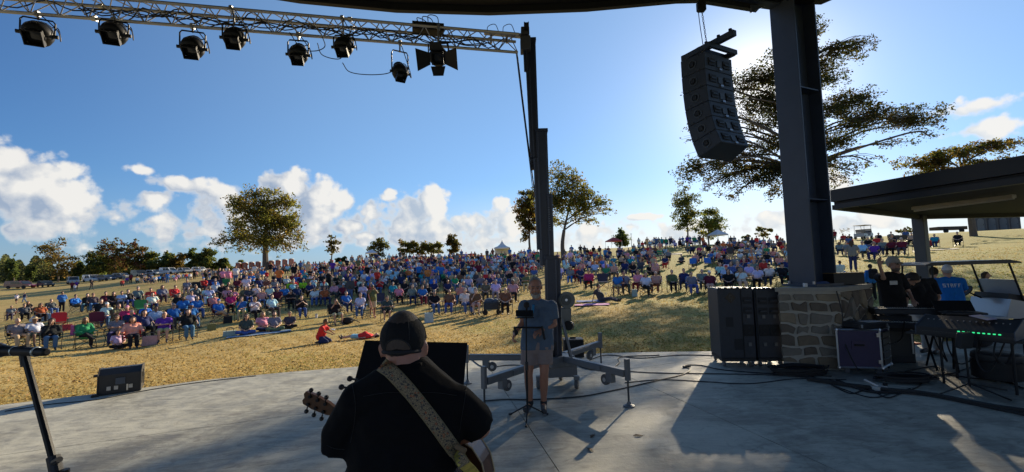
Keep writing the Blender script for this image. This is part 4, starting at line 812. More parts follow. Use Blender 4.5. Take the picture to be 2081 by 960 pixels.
# ------------------------------------------------------------------ subwoofers beside the pier
msub = mat('sub_paint', (.027, .032, .043), .55, var=.3, scale=20, bump=.15)
def sub(p0, p1, dep, hgt, lab, side_detail):
    e = (p1-p0); wd = e.length; e = e/wd; nb = Vector((-e.y, e.x, 0)); k = thing('subwoofer', lab, 'speaker', tuple(p0), 0, 'black subwoofers on castors'); Rm = Matrix((e, nb, Vector((0, 0, 1)))).transposed()
    c = e*wd/2 + nb*dep/2; MB().box(c+Vector((0, 0, .15+hgt/2)), (wd, dep, hgt), Rm, .012).build('cabinet', msub, k)
    MB().box(c+Vector((0, 0, .12)), (wd*.98, dep*.98, .05), Rm).build('wheel_board', mblk2, k)
    for a in (.1, .9):
        for b_ in (.1, .9):
            w = c+e*wd*(a-.5)+nb*dep*(b_-.5); MB().lathe([(.015, -.02), (.045, -.02), (.048, 0), (.045, .02), (.015, .02)], w+Vector((0, 0, .048)), Rm @ Matrix.Rotation(R(90), 3, 'Y'), 14).build('castor', mat('castor_wheel', (.12, .12, .125), .4), k); MB().box(w+Vector((0, 0, .085)), (.06, .05, .03), Rm).build('castor_fork', msil, k)
    MB().box(c+Vector((0, 0, .157+hgt)), (wd*.985, dep*.985, .008), Rm, .003).build('top_lid', mat('sub_lid', (.06, .06, .062), .4), k)
    for a in np.linspace(.08, .95, 6): MB().box(e*wd*a+nb*.03+Vector((0, 0, .162+hgt)), (.04, .05, .03), Rm, .004).build('corner_block', mblk2, k)
    def recess(x, z, w, h, nm, m, o=.006): MB().box(e*x+Vector((0, 0, .15+z))-nb*o*.5, (w, o, h), Rm).build(nm, m, k)
    if side_detail:
        d_ = .10; cx_, cz_ = wd*.36, hgt*.87
        q = MB(); q.prism([cx_*e+Vector((0, 0, .15+cz_))+e*math.cos(a)*d_*.95*(1-.0)+Vector((0, 0, math.sin(a)*d_))-nb*.006 for a in (0, math.pi/2, math.pi, 1.5*math.pi)], nb*.005); q.build('diamond_emblem', mat('sub_emblem', (.006, .007, .009), .3), k)
        lt = MB()
        for xx, zz, ww, hh in ((-.02, .02, .014, .06), (.0, .045, .05, .012), (.0, -.005, .05, .012), (.018, -.03, .014, .05)): lt.box(cx_*e+e*xx+Vector((0, 0, .15+cz_+zz))-nb*.009, (ww, .006, hh), Rm)
        lt.build('emblem_letter', mat('emblem_grey', (.035, .04, .05), .4), k)
        recess(wd*.30, hgt*.52, .12, .17, 'handle_recess', mla2); recess(wd*.52, hgt*.20, .14, .19, 'handle_recess', mla2)
    for xx in ((wd-.10,) if side_detail else (wd*.3, wd*.72)):
        for zz in (.83, .68): recess(xx, hgt*zz, .15, .12, 'handle_recess', mla2); recess(xx, hgt*zz, .11, .03, 'handle', msub, .03)
        for zz in (.60, .2): recess(xx, hgt*zz, .05, .06, 'latch', mat('dull_latch', (.14, .145, .15), .45, .6), .02)
        recess(xx, hgt*.4, .17, .2, 'connector_panel', mblk, .012)
        for zz in (.36, .44): MB().cyl(e*xx+Vector((0, 0, .15+hgt*zz))-nb*.02, e*xx+Vector((0, 0, .15+hgt*zz))-nb*.006, .02).build('socket', mla2, k)
    recess(wd-.20 if side_detail else wd*.05, hgt*.5, .012, hgt*.97, 'edge_trim', mblk, .012)
    return k
s0 = G0(1467, 746); s1 = s0+Vector((.70, -.10, 0))
s1 = s0+Vector((.585, -.085, 0))
sub(s0, s1, .62, 1.22, 'black subwoofer with diamond emblem, left of the stone pier', True)
sub(s1+Vector((.03, .01, 0)), s1+Vector((.03+.43, -.03, 0)), .5, 1.20, 'narrow black subwoofer squeezed between its twin and stone pier', False)
bx_ = P(1725, 588, 8.0); bx_.z = PH+.047
ob = thing('equipment_case', 'low black case with a tan wooden lid lying on the pier', 'case', tuple(bx_)); MB().box((0, .2, .11), (.60, .42, .2), (0, 0, .1), .006).build('case', mblk2, ob); MB().box((0, .2, .217), (.62, .44, .012), (0, 0, .1)).build('lid', mat('ply_lid', (.30, .20, .085), .6, var=.3, scale=30), ob); MB().box((-.12, -.015, .12), (.1, .01, .04), (0, 0, .1)).build('handle', mblk, ob)
bl = thing('blue_cable_coil', 'bright blue cable loops lying on top of the pier', 'cable', tuple(P(1668, 586, 7.9)))
bl.location.z = PH+.06
for i in range(4): circ_rope([(-.25+.02*i, 0, .0), (-.1, -.06+.02*i, .015*i), (.1, .0, .02*i), (.2, .06, .01), (.12, .1+.02*i, .02), (-.1, .08, .02)], .012, 'loop', mat('blue_cable', (.01, .06, .22), .5), bl)
ad = thing('power_adapter', 'small white plug box on top of the pier by the column', 'plug box', tuple(P(1636, 575, 7.7))); ad.location.z = PH+.05; MB().box((0, 0, .035), (.06, .05, .07), bev=.008).build('body', mwhite, ad); MB().box((0, 0, .074), (.03, .02, .008)).build('switch', mblk, ad)

# ------------------------------------------------------------------ wedge monitor and mic stand on the left
wl = G0(198, 806); wr_ = G0(286, 787); e = (wr_-wl).normalized(); nb = Vector((-e.y, e.x, 0)); Rm = Matrix((e, nb, Vector((0, 0, 1)))).transposed()
wr_ = G0(263, 797); e = (wr_-wl).normalized(); nb = Vector((-e.y, e.x, 0)); Rm = Matrix((e, nb, Vector((0, 0, 1)))).transposed()
wm = thing('wedge_monitor', 'black wedge stage monitor on the left front edge of stage', 'speaker', tuple(wl)); wd = .52
prof = [(0, .0), (.02, .30), (.14, .385), (.44, .36), (.46, 0)]
cabm = mat('wedge_paint', (.018, .019, .022), .5, var=.25, bump=.15)
MB().prism([nb*a+Vector((0, 0, z+.01)) for a, z in prof], e*wd).build('cabinet', cabm, wm)
for xx in (-.012, wd): MB().prism([nb*a+Vector((0, 0, z+.01))+e*xx for a, z in [(-.02, -.005), (0, .31), (.14, .40), (.46, .372), (.48, -.005)]], e*.012).build('side_cheek', mat('cheek_paint', (.03, .031, .034), .45), wm)
for xx in (.13, .22, .40): MB().box(e*xx+nb*-.004+Vector((0, 0, .10)), (.05, .016, .06), Rm @ Matrix.Rotation(-.06, 3, 'X')).build('connector', mat('silver_plate', None), wm)
MB().box(e*.27+nb*.0+Vector((0, 0, .2)), (.12, .012, .10), Rm @ Matrix.Rotation(-.06, 3, 'X')).build('emblem_plate', mlogo, wm)
for a, z, h in ((.10, .2, .18), (.26, .25, .12), (.36, .14, .16)): MB().box(e*(wd+.014)+nb*a+Vector((0, 0, z)), (.012, .07, h), Rm).build('side_slot', mblk, wm)
MB().box(e*-.03+nb*.02+Vector((0, 0, .32)), (.06, .05, .04), Rm, .006).build('bracket', mblk2, wm); MB().box(e*-.02+nb*-.02+Vector((0, 0, .02)), (.1, .09, .04), Rm, .006).build('foot', mblk2, wm)
MB().box(e*.36+nb*-.014+Vector((0, 0, .09)), (.02, .02, .10), Rm).build('plug', msil, wm)
ms0 = P(50, 722, 1.5); ms1 = P(112, 950, 1.42)
mst_ = thing('boom_microphone_stand', 'black boom microphone stand leaning in from the lower left corner', 'microphone stand', (ms1.x+.03, 1.42, 0))
def sr(p): return rel(mst_, p)
MB().cyl(sr(ms0), sr(ms1+(ms1-ms0)*.12), .0105).build('boom_arm', mblk, mst_, smooth=True)
MB().cyl(sr(P(108, 928, 1.43)), sr(P(115, 962, 1.42)), .017, seg=12).build('boom_clutch', mblk2, mst_); MB().cyl(sr(P(110, 940, 1.40)), sr(P(121, 934, 1.39)), .009).build('clutch_knob', mblk2, mst_)
MB().cyl((0, 0, .02), (0, 0, sr(P(112, 955, 1.42)).z), .0125).build('pole', mblk, mst_); MB().lathe([(.02, .04), (.12, .025), (.125, 0.002)], seg=20).build('round_base', mblk, mst_)
MB().cyl(sr(P(48, 702, 1.5)), sr(P(52, 745, 1.5)), .015, .012, 10).build('clip', mblk2, mst_)
mc_ = thing('microphone', 'black handheld microphone with pale rings in the left stand', 'microphone', tuple(P(46, 713, 1.49)))
a, b_ = P(96, 716, 1.47)-mc_.location, P(-30, 712, 1.52)-mc_.location; d_ = (b_-a); Q = d_.to_track_quat('Z', 'Y').to_matrix(); L = d_.length
MB().lathe([(.008, 0), (.0125, .004), (.0135, .02), (.0155, L*.45), (.017, L*.66), (.02, L*.7), (.018, L*.72)], a, Q, 14).build('body', mblk, mc_, smooth=True); MB().lathe([(.018, L*.72), (.025, L*.77), (.027, L*.84), (.024, L*.93), (.012, L*.99), (.002, L)], a, Q, 16).build('grille', mat('mic_grille', (.12, .12, .13), .4, .7), mc_, smooth=True)
for f_ in (.16, .5): MB().lathe([(.014, L*f_), (.0168, L*f_+.001), (.0168, L*f_+.005), (.014, L*f_+.006)], a, Q, 14).build('ring', mat('ring_silver', (.42, .44, .42), .3, .7), mc_)

# ------------------------------------------------------------------ music stand in front of the guitarist
d2 = [P(742, 692, 2.95), P(950, 697, 2.95), P(941, 800, 2.72), P(716, 792, 2.72)]
mus = thing('music_stand', 'wide black music stand desk in front of the guitarist', 'music stand', ((d2[2].x+d2[3].x)/2, 2.8, 0)); dk = [rel(mus, p) for p in d2]; nn = (dk[1]-dk[0]).cross(dk[3]-dk[0]).normalized(); nn = nn if nn.y > 0 else -nn
mdesk = mat('desk_black', (.007, .008, .010), .55, var=.2)
MB().prism(dk, nn*.004).build('desk', mdesk, mus); MB().prism([dk[3], dk[2], dk[2]+nn*.05, dk[3]+nn*.05], Vector((0, 0, -.004))).build('lip', mdesk, mus)
bc = (dk[0]+dk[1]+dk[2]+dk[3])/4; MB().cyl((bc.x, bc.y-.02, .55), bc-nn*.01, .011).build('upper_tube', mblk, mus); MB().cyl((bc.x, bc.y-.02, .06), (bc.x, bc.y-.02, .75), .015).build('lower_tube', mblk, mus); MB().box(bc-nn*.02, (.1, .04, .06)).build('desk_bracket', mblk, mus)
for i in range(3):
    a = i*2.09+.4; MB().cyl((bc.x, bc.y-.02, .2), (bc.x+.28*math.cos(a), bc.y-.02+.28*math.sin(a), .012), .01).build('leg', mblk, mus)

# ------------------------------------------------------------------ straight stand with tablet tray in front of the standing man
b5 = G0(1073, 852); st = thing('microphone_stand', 'black tripod microphone stand with tray and cross bar before the man', 'microphone stand', tuple(b5)); y5 = b5.y
def s5(px, py, o=0): q = P(px, py, y5+o)-b5; return q
MB().cyl(s5(1072, 838), s5(1070, 738), .014).build('lower_tube', mblk, st, smooth=True); MB().cyl(s5(1070, 745), s5(1069, 632), .009).build('upper_tube', mblk, st, smooth=True); MB().cyl(s5(1070.3, 752), s5(1070, 736), .02).build('clutch', mblk2, st)
for a in (.5, 2.5, 4.6):
    MB().cyl((0, 0, .17), (.27*math.cos(a), .27*math.sin(a), .012), .009).build('leg', mblk, st); MB().cyl((.25*math.cos(a), .25*math.sin(a), .02), (.29*math.cos(a), .29*math.sin(a), .01), .014).build('rubber_foot', mblk2, st)
MB().box(s5(1066, 637, -.02), (.22, .016, .085), (-.5, .04, 0), .006).build('tablet_tray', mblk, st); MB().box(s5(1066, 646, -.05), (.235, .05, .012), bev=.003).build('tray_lip', mblk, st)
MB().cyl(s5(1044, 666, -.0), s5(1104, 666, -.0), .011).build('cross_bar', mblk, st)
for x, dy in ((1045, 14), (1102, 22)): MB().box(s5(x+2, 666+dy*.5, -.02), (.028, .05, dy*1.25*y5/F), (0, -.18, 0), .008).build('bar_grip', mblk, st)
mi = thing('vocal_microphone', 'black round foam topped microphone above the tablet tray', 'microphone', tuple(s5(1070, 620, -.05)+b5))
MB().ell((0, 0, 0), (.038, .038, .042)).build('windscreen', mat('foam', (.03, .025, .024), .95, bump=.6), mi, smooth=True); MB().cyl((0, .01, -.03), (.0, .06, -.14), .014).build('body', mblk, mi)

# ------------------------------------------------------------------ gear on the right
malu2 = mat('case_edge', (.42, .43, .45), .35, .8, var=.15); mpur = mat('purple_laminate', (.03, .022, .072), .5, var=.2, scale=15)
f0, f1, f2 = G0(1722, 752), G0(1795, 762), G0(1832, 750)
fc = thing('amp_rack_case', 'purple flight case with silver edges and open rack front', 'flight case', tuple(f1)); e1 = (f0-f1).normalized(); e2 = Vector((e1.y, -e1.x, 0)); e2 = e2 if e2.x > 0 else -e2; e2 = Vector((.80, .60, 0)); e1 = Vector((-.97, .243, 0)); wdt, dpt, hg = .60, .46, .60
def fq(a, b_, z): return e1*a + e2*b_ + Vector((0, 0, z))
MB().prism([fq(0, 0, .1), fq(wdt, 0, .1), fq(wdt, dpt, .1), fq(0, dpt, .1)], (0, 0, hg)).build('panel', mpur, fc)
ed = MB(); cs = [fq(0, 0, 0), fq(wdt, 0, 0), fq(wdt, dpt, 0), fq(0, dpt, 0)]
for i in range(4):
    for z in (.1, .1+hg): ed.tube([cs[i]+Vector((0, 0, z)), cs[(i+1) % 4]+Vector((0, 0, z))], .017, 4)
    ed.tube([cs[i]+Vector((0, 0, .1)), cs[i]+Vector((0, 0, .1+hg))], .017, 4)
ed.build('edge_trim', malu2, fc)
for i in range(4):
    for z in (.1, .1+hg): MB().ell(cs[i]+Vector((0, 0, z)), (.03, .03, .03), sub=1).build('ball_corner', msil, fc)
n1_ = Vector((e1.y, -e1.x, 0)); n1_ = n1_ if n1_.y < 0 else -n1_; n2_ = Vector((e2.y, -e2.x, 0)); n2_ = n2_ if n2_.y < 0 else -n2_
R1 = Matrix((e1, n1_, Vector((0, 0, 1)))).transposed(); R2 = Matrix((e2, n2_, Vector((0, 0, 1)))).transposed()
MB().box(fq(wdt*.5, 0, .46)+n1_*.006, (.2, .012, .12), R1).build('handle_plate', mat('purple_dark', (.03, .02, .07), .4), fc); MB().box(fq(wdt*.5, 0, .46)+n1_*.02, (.14, .02, .03), R1, .005).build('handle', mblk, fc)
for z in (.2, .62): MB().box(fq(.03, 0, z)+n1_*.012, (.05, .02, .06), R1).build('latch', msil, fc)
MB().box(fq(0, dpt*.5, .4)+n2_*.004, (dpt*.86, .008, hg*.86), R2).build('rack_opening', mblk, fc)
for i in range(5): MB().box(fq(0, dpt*.5, .19+.105*i)+n2_*.014, (dpt*.78, .02, .085), R2, .003).build('rack_unit', mat('rack_face', (.022, .023, .027), .35, var=.2), fc)
for i in range(4):
    a = (.08, wdt-.08, wdt-.08, .08)[i]; b_ = (.08, .08, dpt-.08, dpt-.08)[i]; MB().lathe([(.01, -.018), (.04, -.018), (.042, 0), (.04, .018), (.01, .018)], fq(a, b_, .042), Matrix.Rotation(R(90), 3, 'X'), 12).build('castor', MATS['castor_wheel'], fc); MB().box(fq(a, b_, .085), (.05, .05, .02)).build('castor_fork', msil, fc)
def simple_case(name, lab, cat_, c, size, m, rz=0, extra=True):
    k = thing(name, lab, cat_, tuple(c), rz); MB().box((0, 0, size[2]/2), size, bev=.012).build('case', m, k)
    if extra:
        MB().box((0, -size[1]/2-.004, size[2]*.5), (size[0]*.8, .01, size[2]*.7)).build('front_panel', MATS['rack_face'], k)
        for s_ in (-1, 1): MB().box((s_*size[0]*.44, -size[1]/2-.01, size[2]*.5), (.02, .02, size[2]*.6)).build('rack_ear', msil, k)
    return k
tz = fc.location.z+.1+hg+.02
simple_case('rack_mixer', 'flat black mixer lying on the purple flight case', 'mixer', fq(wdt*.45, dpt*.5, 0)+fc.location*1+Vector((0, 0, tz-fc.location.z)), (.5, .36, .09), mblk2, .1)
ppr = thing('paper_sheet', 'white paper sheet on the mixer above the flight case', 'paper', tuple(fq(wdt*.3, dpt*.5, tz+.095)+Vector((fc.location.x, fc.location.y, 0)))); MB().box((0, 0, .002), (.28, .2, .003), (0, 0, .2)).build('sheet', mwhite, ppr); MB().box((.0, 0, .0045), (.2, .12, .001), (0, 0, .2)).build('print', mat('grey_print', (.4, .4, .4), .8), ppr)
simple_case('rack_case', 'tall black rack case behind the purple flight case', 'flight case', G0(1838, 740)+Vector((.12, .35, 0)), (.5, .5, .82), mblk2, -.5)
# keyboard rig
def table(name, lab, a, b_, dep, zt, thick=.03, m=mblk, cat_='stand', xl=True):
    k = thing(name, lab, cat_, ((a.x+b_.x)/2, (a.y+b_.y)/2, 0)); e = (b_-a); e.z = 0; wd = e.length; e /= wd; nb = Vector((-e.y, e.x, 0)); an = math.atan2(e.y, e.x)
    for sg in (-1, 1):
        if xl:
            for s2 in (-1, 1): MB().cyl(e*sg*wd*.32-nb*s2*dep*.45+Vector((0, 0, .02)), e*sg*wd*.32+nb*s2*dep*.45+Vector((0, 0, zt-.03)), .016).build('leg', m, k)
        else:
            for s2 in (-1, 1): MB().cyl(e*sg*wd*.45+nb*s2*dep*.42+Vector((0, 0, 0)), e*sg*wd*.45+nb*s2*dep*.42+Vector((0, 0, zt-.02)), .016).build('leg', m, k)
    for s2 in (-1, 1): MB().box(nb*s2*dep*.42+Vector((0, 0, zt-.02)), (wd, .04, .03), (0, 0, an)).build('rail', m, k)
    return k, e, nb, an
def keyboard(lab, a, b_, z, dep=.3, tilt=0.0, hgt=.09, m=None):
    e = (b_-a); e.z = 0; wd = e.length; e /= wd; an = math.atan2(e.y, e.x); k = thing('keyboard', lab, 'keyboard', ((a.x+b_.x)/2, (a.y+b_.y)/2, z), an)
    MB().box((0, 0, hgt/2), (wd, dep, hgt), (tilt, 0, 0), .012).build('body', m or mblk2, k)
    MB().box((0, dep*.18, hgt+.004+dep*.18*math.sin(tilt)), (wd*.9, dep*.5, .012), (tilt, 0, 0)).build('white_keys', mat('ivory_keys', (.6, .6, .57), .35), k)
    n_ = 25
    bk = MB()
    for i in range(n_): bk.box((-wd*.44+wd*.88*i/(n_-1), dep*.1, hgt+.016), (.012, dep*.28, .012), (tilt, 0, 0))
    o = bk.build('black_keys', mblk, k); tag(o, kind='stuff'); MB().box((0, -dep*.3, hgt+.003), (wd*.8, dep*.2, .008), (tilt, 0, 0)).build('control_panel', MATS['rack_face'], k)
    return k
ka, kb_ = P(1764, 640, 7.75), P(1912, 650, 7.35); table('keyboard_stand', 'black crossed leg stand holding two keyboards behind the flight case', ka, kb_, .45, .66)
keyboard('lower long keyboard with pale keys behind the purple case', ka, kb_, .665, .36)
k2 = keyboard('upper dark keyboard on the two tier stand', P(1770, 624, 7.95), P(1905, 632, 7.6), .87, .32, 0, .09)
for px, y in ((1780, 7.9), (1895, 7.6)):
    q = P(px, 640, y); k = thing('tier_arm', 'black upright arm under the %s end of the upper keyboard' % ('left' if px < 1800 else 'right'), 'stand arm', (q.x, q.y, .755)); MB().cyl((0, 0, 0), (0, 0, .11), .014).box((0, -.06, .108), (.03, .3, .014)).build('arm', mblk, k)
ta_, tb_ = P(1915, 668, 6.75), P(2075, 672, 6.05); tz2 = .70
table('mixer_table', 'black folding table carrying the mixing desk at right edge', ta_, tb_, .6, tz2, cat_='table', xl=False)
an = math.atan2(tb_.y-ta_.y, tb_.x-ta_.x); tcx = (ta_+tb_)/2
tt = [o for o in C.objects if o.name.startswith('mixer_table')][0]; MB().box((0, 0, tz2+.0), (1.45, .66, .03), (0, 0, an)).build('table_top', mblk2, tt)
mx = thing('mixing_desk', 'sloped black mixing desk with green lit buttons on the table', 'mixing desk', (tcx.x-.12, tcx.y, tz2+.018), an)
MB().prism([(-.52, -.28, 0), (-.52, .3, 0), (-.52, .3, .22), (-.52, .12, .24), (-.52, -.28, .10)], (1.0, 0, 0)).build('console', mblk2, mx)
MB().prism([(-.53, -.285, 0), (-.53, .305, 0), (-.53, .305, .225), (-.53, .12, .25), (-.53, -.285, .11)], (.012, 0, 0)).build('end_cheek', mlogo, mx); MB().prism([(.478, -.285, 0), (.478, .305, 0), (.478, .305, .225), (.478, .12, .25), (.478, -.285, .11)], (.012, 0, 0)).build('end_cheek', mlogo, mx)
for i in range(14):
    MB().box((-.45+.065*i, -.02, .188+.0), (.012, .03, .02)).build('fader', mat('fader_cap', (.3, .3, .3), .5), mx)
for i in range(9): MB().box((-.05+.05*i, -.287, .07), (.024, .01, .014)).build('green_led', mat('green_led', (.02, .25, .10), .4, emit=((.05, 1, .35), .55)), mx)
MB().box((0, -.284, .03), (.95, .008, .03)).build('connector_strip', MATS['rack_face'], mx)
lp = thing('open_laptop', 'dark laptop lying on the keyboards behind the mixing desk', 'laptop', tuple(P(1955, 636, 7.2))); MB().box((0, 0, 0), (.5, .3, .03), (0, 0, -.4), .004).build('base', mblk2, lp); MB().box((0.02, .16, .1), (.5, .02, .2), (-.7, 0, -.4), .004).build('screen', mblk, lp)
lp.location.z = .93
k, _, _, _ = table('laptop_stand', 'black stand holding the laptop behind the mixing desk', P(1920, 660, 7.25), P(2000, 660, 7.0), .34, .905)
for i, (px, py, s_) in enumerate(((2000, 655, .26), (2046, 655, .32))):
    q = P(px, py, 6.3); q.z = tz2+.27 if i == 0 else tz2+.017; k = thing('note_paper', ('lilac paper on top of the mixing desk', 'white paper on the table right of the mixing desk')[i], 'paper', tuple(q)); MB().box((0, 0, .004), (s_, .2, .003), (.22*(1-i), 0, .3)).build('sheet', (mat('lilac_paper', (.42, .38, .52), .7), mwhite)[i], k); MB().box((0, .0, .0062), (s_*.7, .1, .001), (.22*(1-i), 0, .3)).build('print', MATS['grey_print'], k)
# stool, bags, boom stand, hanging leads
sq = G0(2030, 775); k = thing('drum_stool', 'round black padded stool under the mixing table', 'stool', tuple(sq)); MB().lathe([(.02, .30), (.26, .30), (.28, .34), (.27, .40), (.24, .42), (.02, .425)], seg=20).build('cushion', mblk2, k, smooth=True); MB().lathe([(.27, .05), (.285, .06), (.285, .30), (.27, .30)], seg=20).build('shell', mblk, k, smooth=True)
q = G0(1965, 705); k = thing('gear_bag', 'black soft gear bag slumped on the floor under the table', 'bag', tuple(q+Vector((.15, 0, 0)))); MB().ell((0, 0, .12), (.36, .2, .16)).ell((.2, .05, .14), (.18, .16, .16)).build('bag', mat('bag_cloth', (.014, .014, .016), .9, bump=.5), k, smooth=True); MB().tube(curve([(-.2, -.1, .2), (-.05, -.2, .33), (.15, -.1, .24)], 5), .012).build('strap', mblk, k)
bq = G0(1972, 798); k = thing('boom_stand', 'black tripod boom stand in front of the mixing table', 'stand', tuple(bq))
MB().cyl((0, 0, .08), P(1957, 675, bq.y)-bq, .014).build('pole', mblk, k); MB().box(P(1960, 692, bq.y)-bq, (.2, .09, .22), (.2, 0, .1), .02).build('speaker_head', mblk2, k)
for a in (3.35, .05, 4.9, ): MB().cyl((0, 0, .12), (.52*math.cos(a), .42*math.sin(a), .012), .010).build('leg', mblk, k)
for i, (pts, lab) in enumerate((([(1890, 640), (1900, 690), (1925, 735), (1915, 700), (1930, 655)], 'black lead looping down from keyboard to floor, nearest the khaki trousers'), ([(1930, 660), (1925, 700), (1950, 740), (1985, 720), (2000, 675)], 'black lead hanging in a loop below the left end of mixing desk'), ([(1990, 672), (1985, 730), (2010, 755), (2040, 700), (2045, 672)], 'black lead hanging in a loop below the middle of mixing desk'),
        ([(2030, 672), (2020, 720), (2045, 740), (2060, 700), (2068, 668)], 'black lead hanging in a loop below the right end of mixing desk'), ([(1770, 655), (1782, 680), (1800, 700), (1830, 690), (1838, 655)], 'black lead looping behind the purple flight case'), ([(1700, 592), (1712, 640), (1712, 680), (1726, 720), (1745, 755)], 'black lead running from pier top down to the flight case'))):
    y = (7.3, 6.6, 6.2, 6.1, 7.4, 7.2)[i]; w_ = [P(x, yy, y+.05*((j*37+i*13) % 5-2)) for j, (x, yy) in enumerate(pts)]
    if i == 5: w_ = [P(x, yy, yv) for (x, yy), yv in zip(pts, (7.47, 7.36, 7.35, 7.2, 7.0))]
    k = thing('hanging_lead', lab, 'cable', tuple(w_[0])); circ_rope([q-w_[0] for q in w_], .010, 'lead', mcab, k)
# traffic cone
q = G0(1862, 702)+Vector((.0, .25, 0)); k = thing('traffic_cone', 'orange traffic cone with a white band behind the keyboards', 'traffic cone', tuple(q)); mor = mat('cone_orange', (.55, .08, .02), .5)
MB().box((0, 0, .015), (.36, .36, .03), bev=.008).build('base', mor, k); MB().lathe([(.14, .03), (.11, .2)], seg=16).build('lower_cone', mor, k); MB().lathe([(.11, .2), (.085, .34)], seg=16).build('white_band', mwhite, k); MB().lathe([(.085, .34), (.06, .46), (.03, .68), (.025, .70)], seg=16).build('upper_cone', mor, k)
# power strip and cables on the floor
q = G0(1785, 793); k = thing('power_strip', 'white power strip with plugs among the floor cables', 'power strip', tuple(q), .2); MB().box((0, 0, .03), (.2, .13, .055), bev=.01).build('block', mat('cream_plastic', (.5, .49, .45), .5), k); MB().box((-.06, .05, .09), (.06, .16, .02), (.5, .3, .9), .004).build('plug', mwhite, k); MB().box((.1, -.02, .07), (.04, .05, .05), bev=.006).build('adapter', mblk, k)
CB = [('thin black cable running along the front edge of the stage', [(1180, 741), (1230, 722), (1300, 728), (1380, 722), (1460, 724), (1560, 735)], .009), ('black cable curving from the mast base round to subwoofers', [(1172, 742), (1195, 750), (1235, 752), (1258, 738), (1262, 726), (1340, 722)], .010), ('black cable snaking from the mast legs past the subwoofers', [(985, 815), (1030, 812), (1090, 812), (1180, 806), (1240, 795), (1330, 775), (1385, 762), (1402, 752), (1392, 743), (1425, 743), (1470, 752), (1570, 760), (1690, 765)], .009),
      ('thin black cable crossing the stage before the mast', [(1240, 752), (1330, 758), (1460, 760), (1600, 764), (1700, 775), (1790, 800)], .008), ('black cable lying from the outrigger leg to the pier', [(1270, 778), (1340, 772), (1420, 775), (1520, 780), (1620, 770), (1720, 772)], .007), ('thick black multicore cable sweeping to the right frame edge', [(1640, 770), (1720, 782), (1800, 792), (1880, 800), (1960, 815), (2030, 828), (2090, 836)], .030),
      ('second black multicore lying along the thick floor cable', [(1700, 772), (1760, 795), (1830, 798), (1900, 806), (1990, 824), (2090, 845)], .016), ('tangled black cable loop beside the power strip', [(1690, 783), (1730, 800), (1765, 790), (1800, 808), (1830, 800), (1870, 783), (1868, 765), (1840, 762), (1800, 775)], .009), ('black cable loop in front of the purple case', [(1650, 765), (1710, 790), (1770, 808), (1810, 800), (1850, 790)], .008),
      ('black cable running under the mixing table', [(1850, 770), (1920, 762), (1990, 770), (2080, 765)], .012), ('black cable wandering under the stool', [(1840, 755), (1900, 745), (1930, 760), (1985, 748), (2080, 790)], .010), ('black cable along the left stage edge by the wedge', [(10, 836), (100, 822), (200, 812), (290, 795), (400, 778), (520, 764)], .006), ('black cable from wedge to the telescopic mast', [(960, 732), (985, 746), (1040, 742), (1100, 745)], .008)]
for lab, pts, r_ in CB:
    w_ = [G0(x, y, r_) for x, y in pts]; k = thing('floor_cable', lab, 'cable', tuple(w_[0])); circ_rope([p_-w_[0] for p_ in w_], r_, 'cable_run', mcab, k, 9)
q = G0(1395, 748); k = thing('cable_connector', 'small black cable connector lying where two cables meet', 'connector', tuple(q)); MB().cyl((-.06, 0, .018), (.06, .03, .018), .018).build('barrel', mblk2, k); MB().cyl((.06, .03, .018), (.085, .036, .018), .012).build('boot', mblk, k)
coil = thing('cable_heap', 'heap of coiled black cable at the foot of the pier', 'cable', tuple(G0(1600, 756)+Vector((.1, -.15, 0))))
for i in range(9):
    r_ = .22+.03*rng.normal(); circ_rope([(r_*1.7*math.cos(a)+.03*rng.normal(), r_*.8*math.sin(a), .014+.012*i+.006*rng.normal()) for a in np.linspace(0, 6.28, 10)], .012, 'coil', mcab, coil, 4)
coil = thing('cable_heap', 'heap of coiled black cable in front of the purple flight case', 'cable', tuple(G0(1840, 775)))
for i in range(7):
    r_ = .2+.03*rng.normal(); circ_rope([(r_*1.7*math.cos(a)+.03*rng.normal(), r_*.8*math.sin(a), .014+.012*i+.006*rng.normal()) for a in np.linspace(0, 6.28, 10)], .012, 'coil', mcab, coil, 4)
# small litter on the concrete
for i, (px, py, l) in enumerate(((1296, 886, 'dead leaf on the concrete right of the man, the larger one'), (1204, 887, 'dead leaf on the concrete nearest the man'), (1200, 915, 'tiny dead leaf low on the concrete'))):
    k = thing('fallen_leaf', l, 'leaf', tuple(G0(px, py, .004)), i); MB().prism([(-.05, 0, 0), (-.015, .022, .01), (.04, .012, .004), (.055, -.004, .0), (.01, -.02, .008)], (0, 0, .003)).build('blade', mat('dead_leaf_brown', (.10, .06, .03), .8), k); MB().cyl((.05, 0, .004), (.075, .006, .006), .0015, seg=4).build('stem', mat('dead_leaf_brown', None), k)
# ------------------------------------------------------------------ people: one continuous body each, clothes and hair as children
from mathutils import noise as mnoise
mskin = mat('skin', None, .55, objcol=True, var=.12, scale=14); mcloth = mat('cloth', None, .85, objcol=True, var=.22, scale=9, bump=.5, spec=.2); mhair = mat('hair', None, .7, objcol=True, var=.4, scale=40, bump=.5); mshoe = mat('shoe', (.05, .045, .045), .6)
mpat = mat('patterned_cloth', None, .85, objcol=True, var=.65, scale=28, spec=.2, detail=1)
mdenim = mat('trouser_cloth', None, .85, objcol=True, var=.25, scale=11, bump=.5, spec=.2)
def capsule(q, a, b, ra, rb, flat=False, seg=10):
    a, b = Vector(a), Vector(b); d = b-a; L = d.length
    if L < 1e-5: return q.ell(a, (ra,)*3, sub=2)
    M = d.to_track_quat('Z', 'Y').to_matrix(); pr = [(ra*.26, -ra*.966), (ra*.71, -ra*.71), (ra*.966, -ra*.26), (ra, 0)]
    pr += [(rb, L)] if flat else [(rb, L), (rb*.966, L+rb*.26), (rb*.71, L+rb*.71), (rb*.26, L+rb*.966)]
    return q.lathe(pr, a, M, seg)
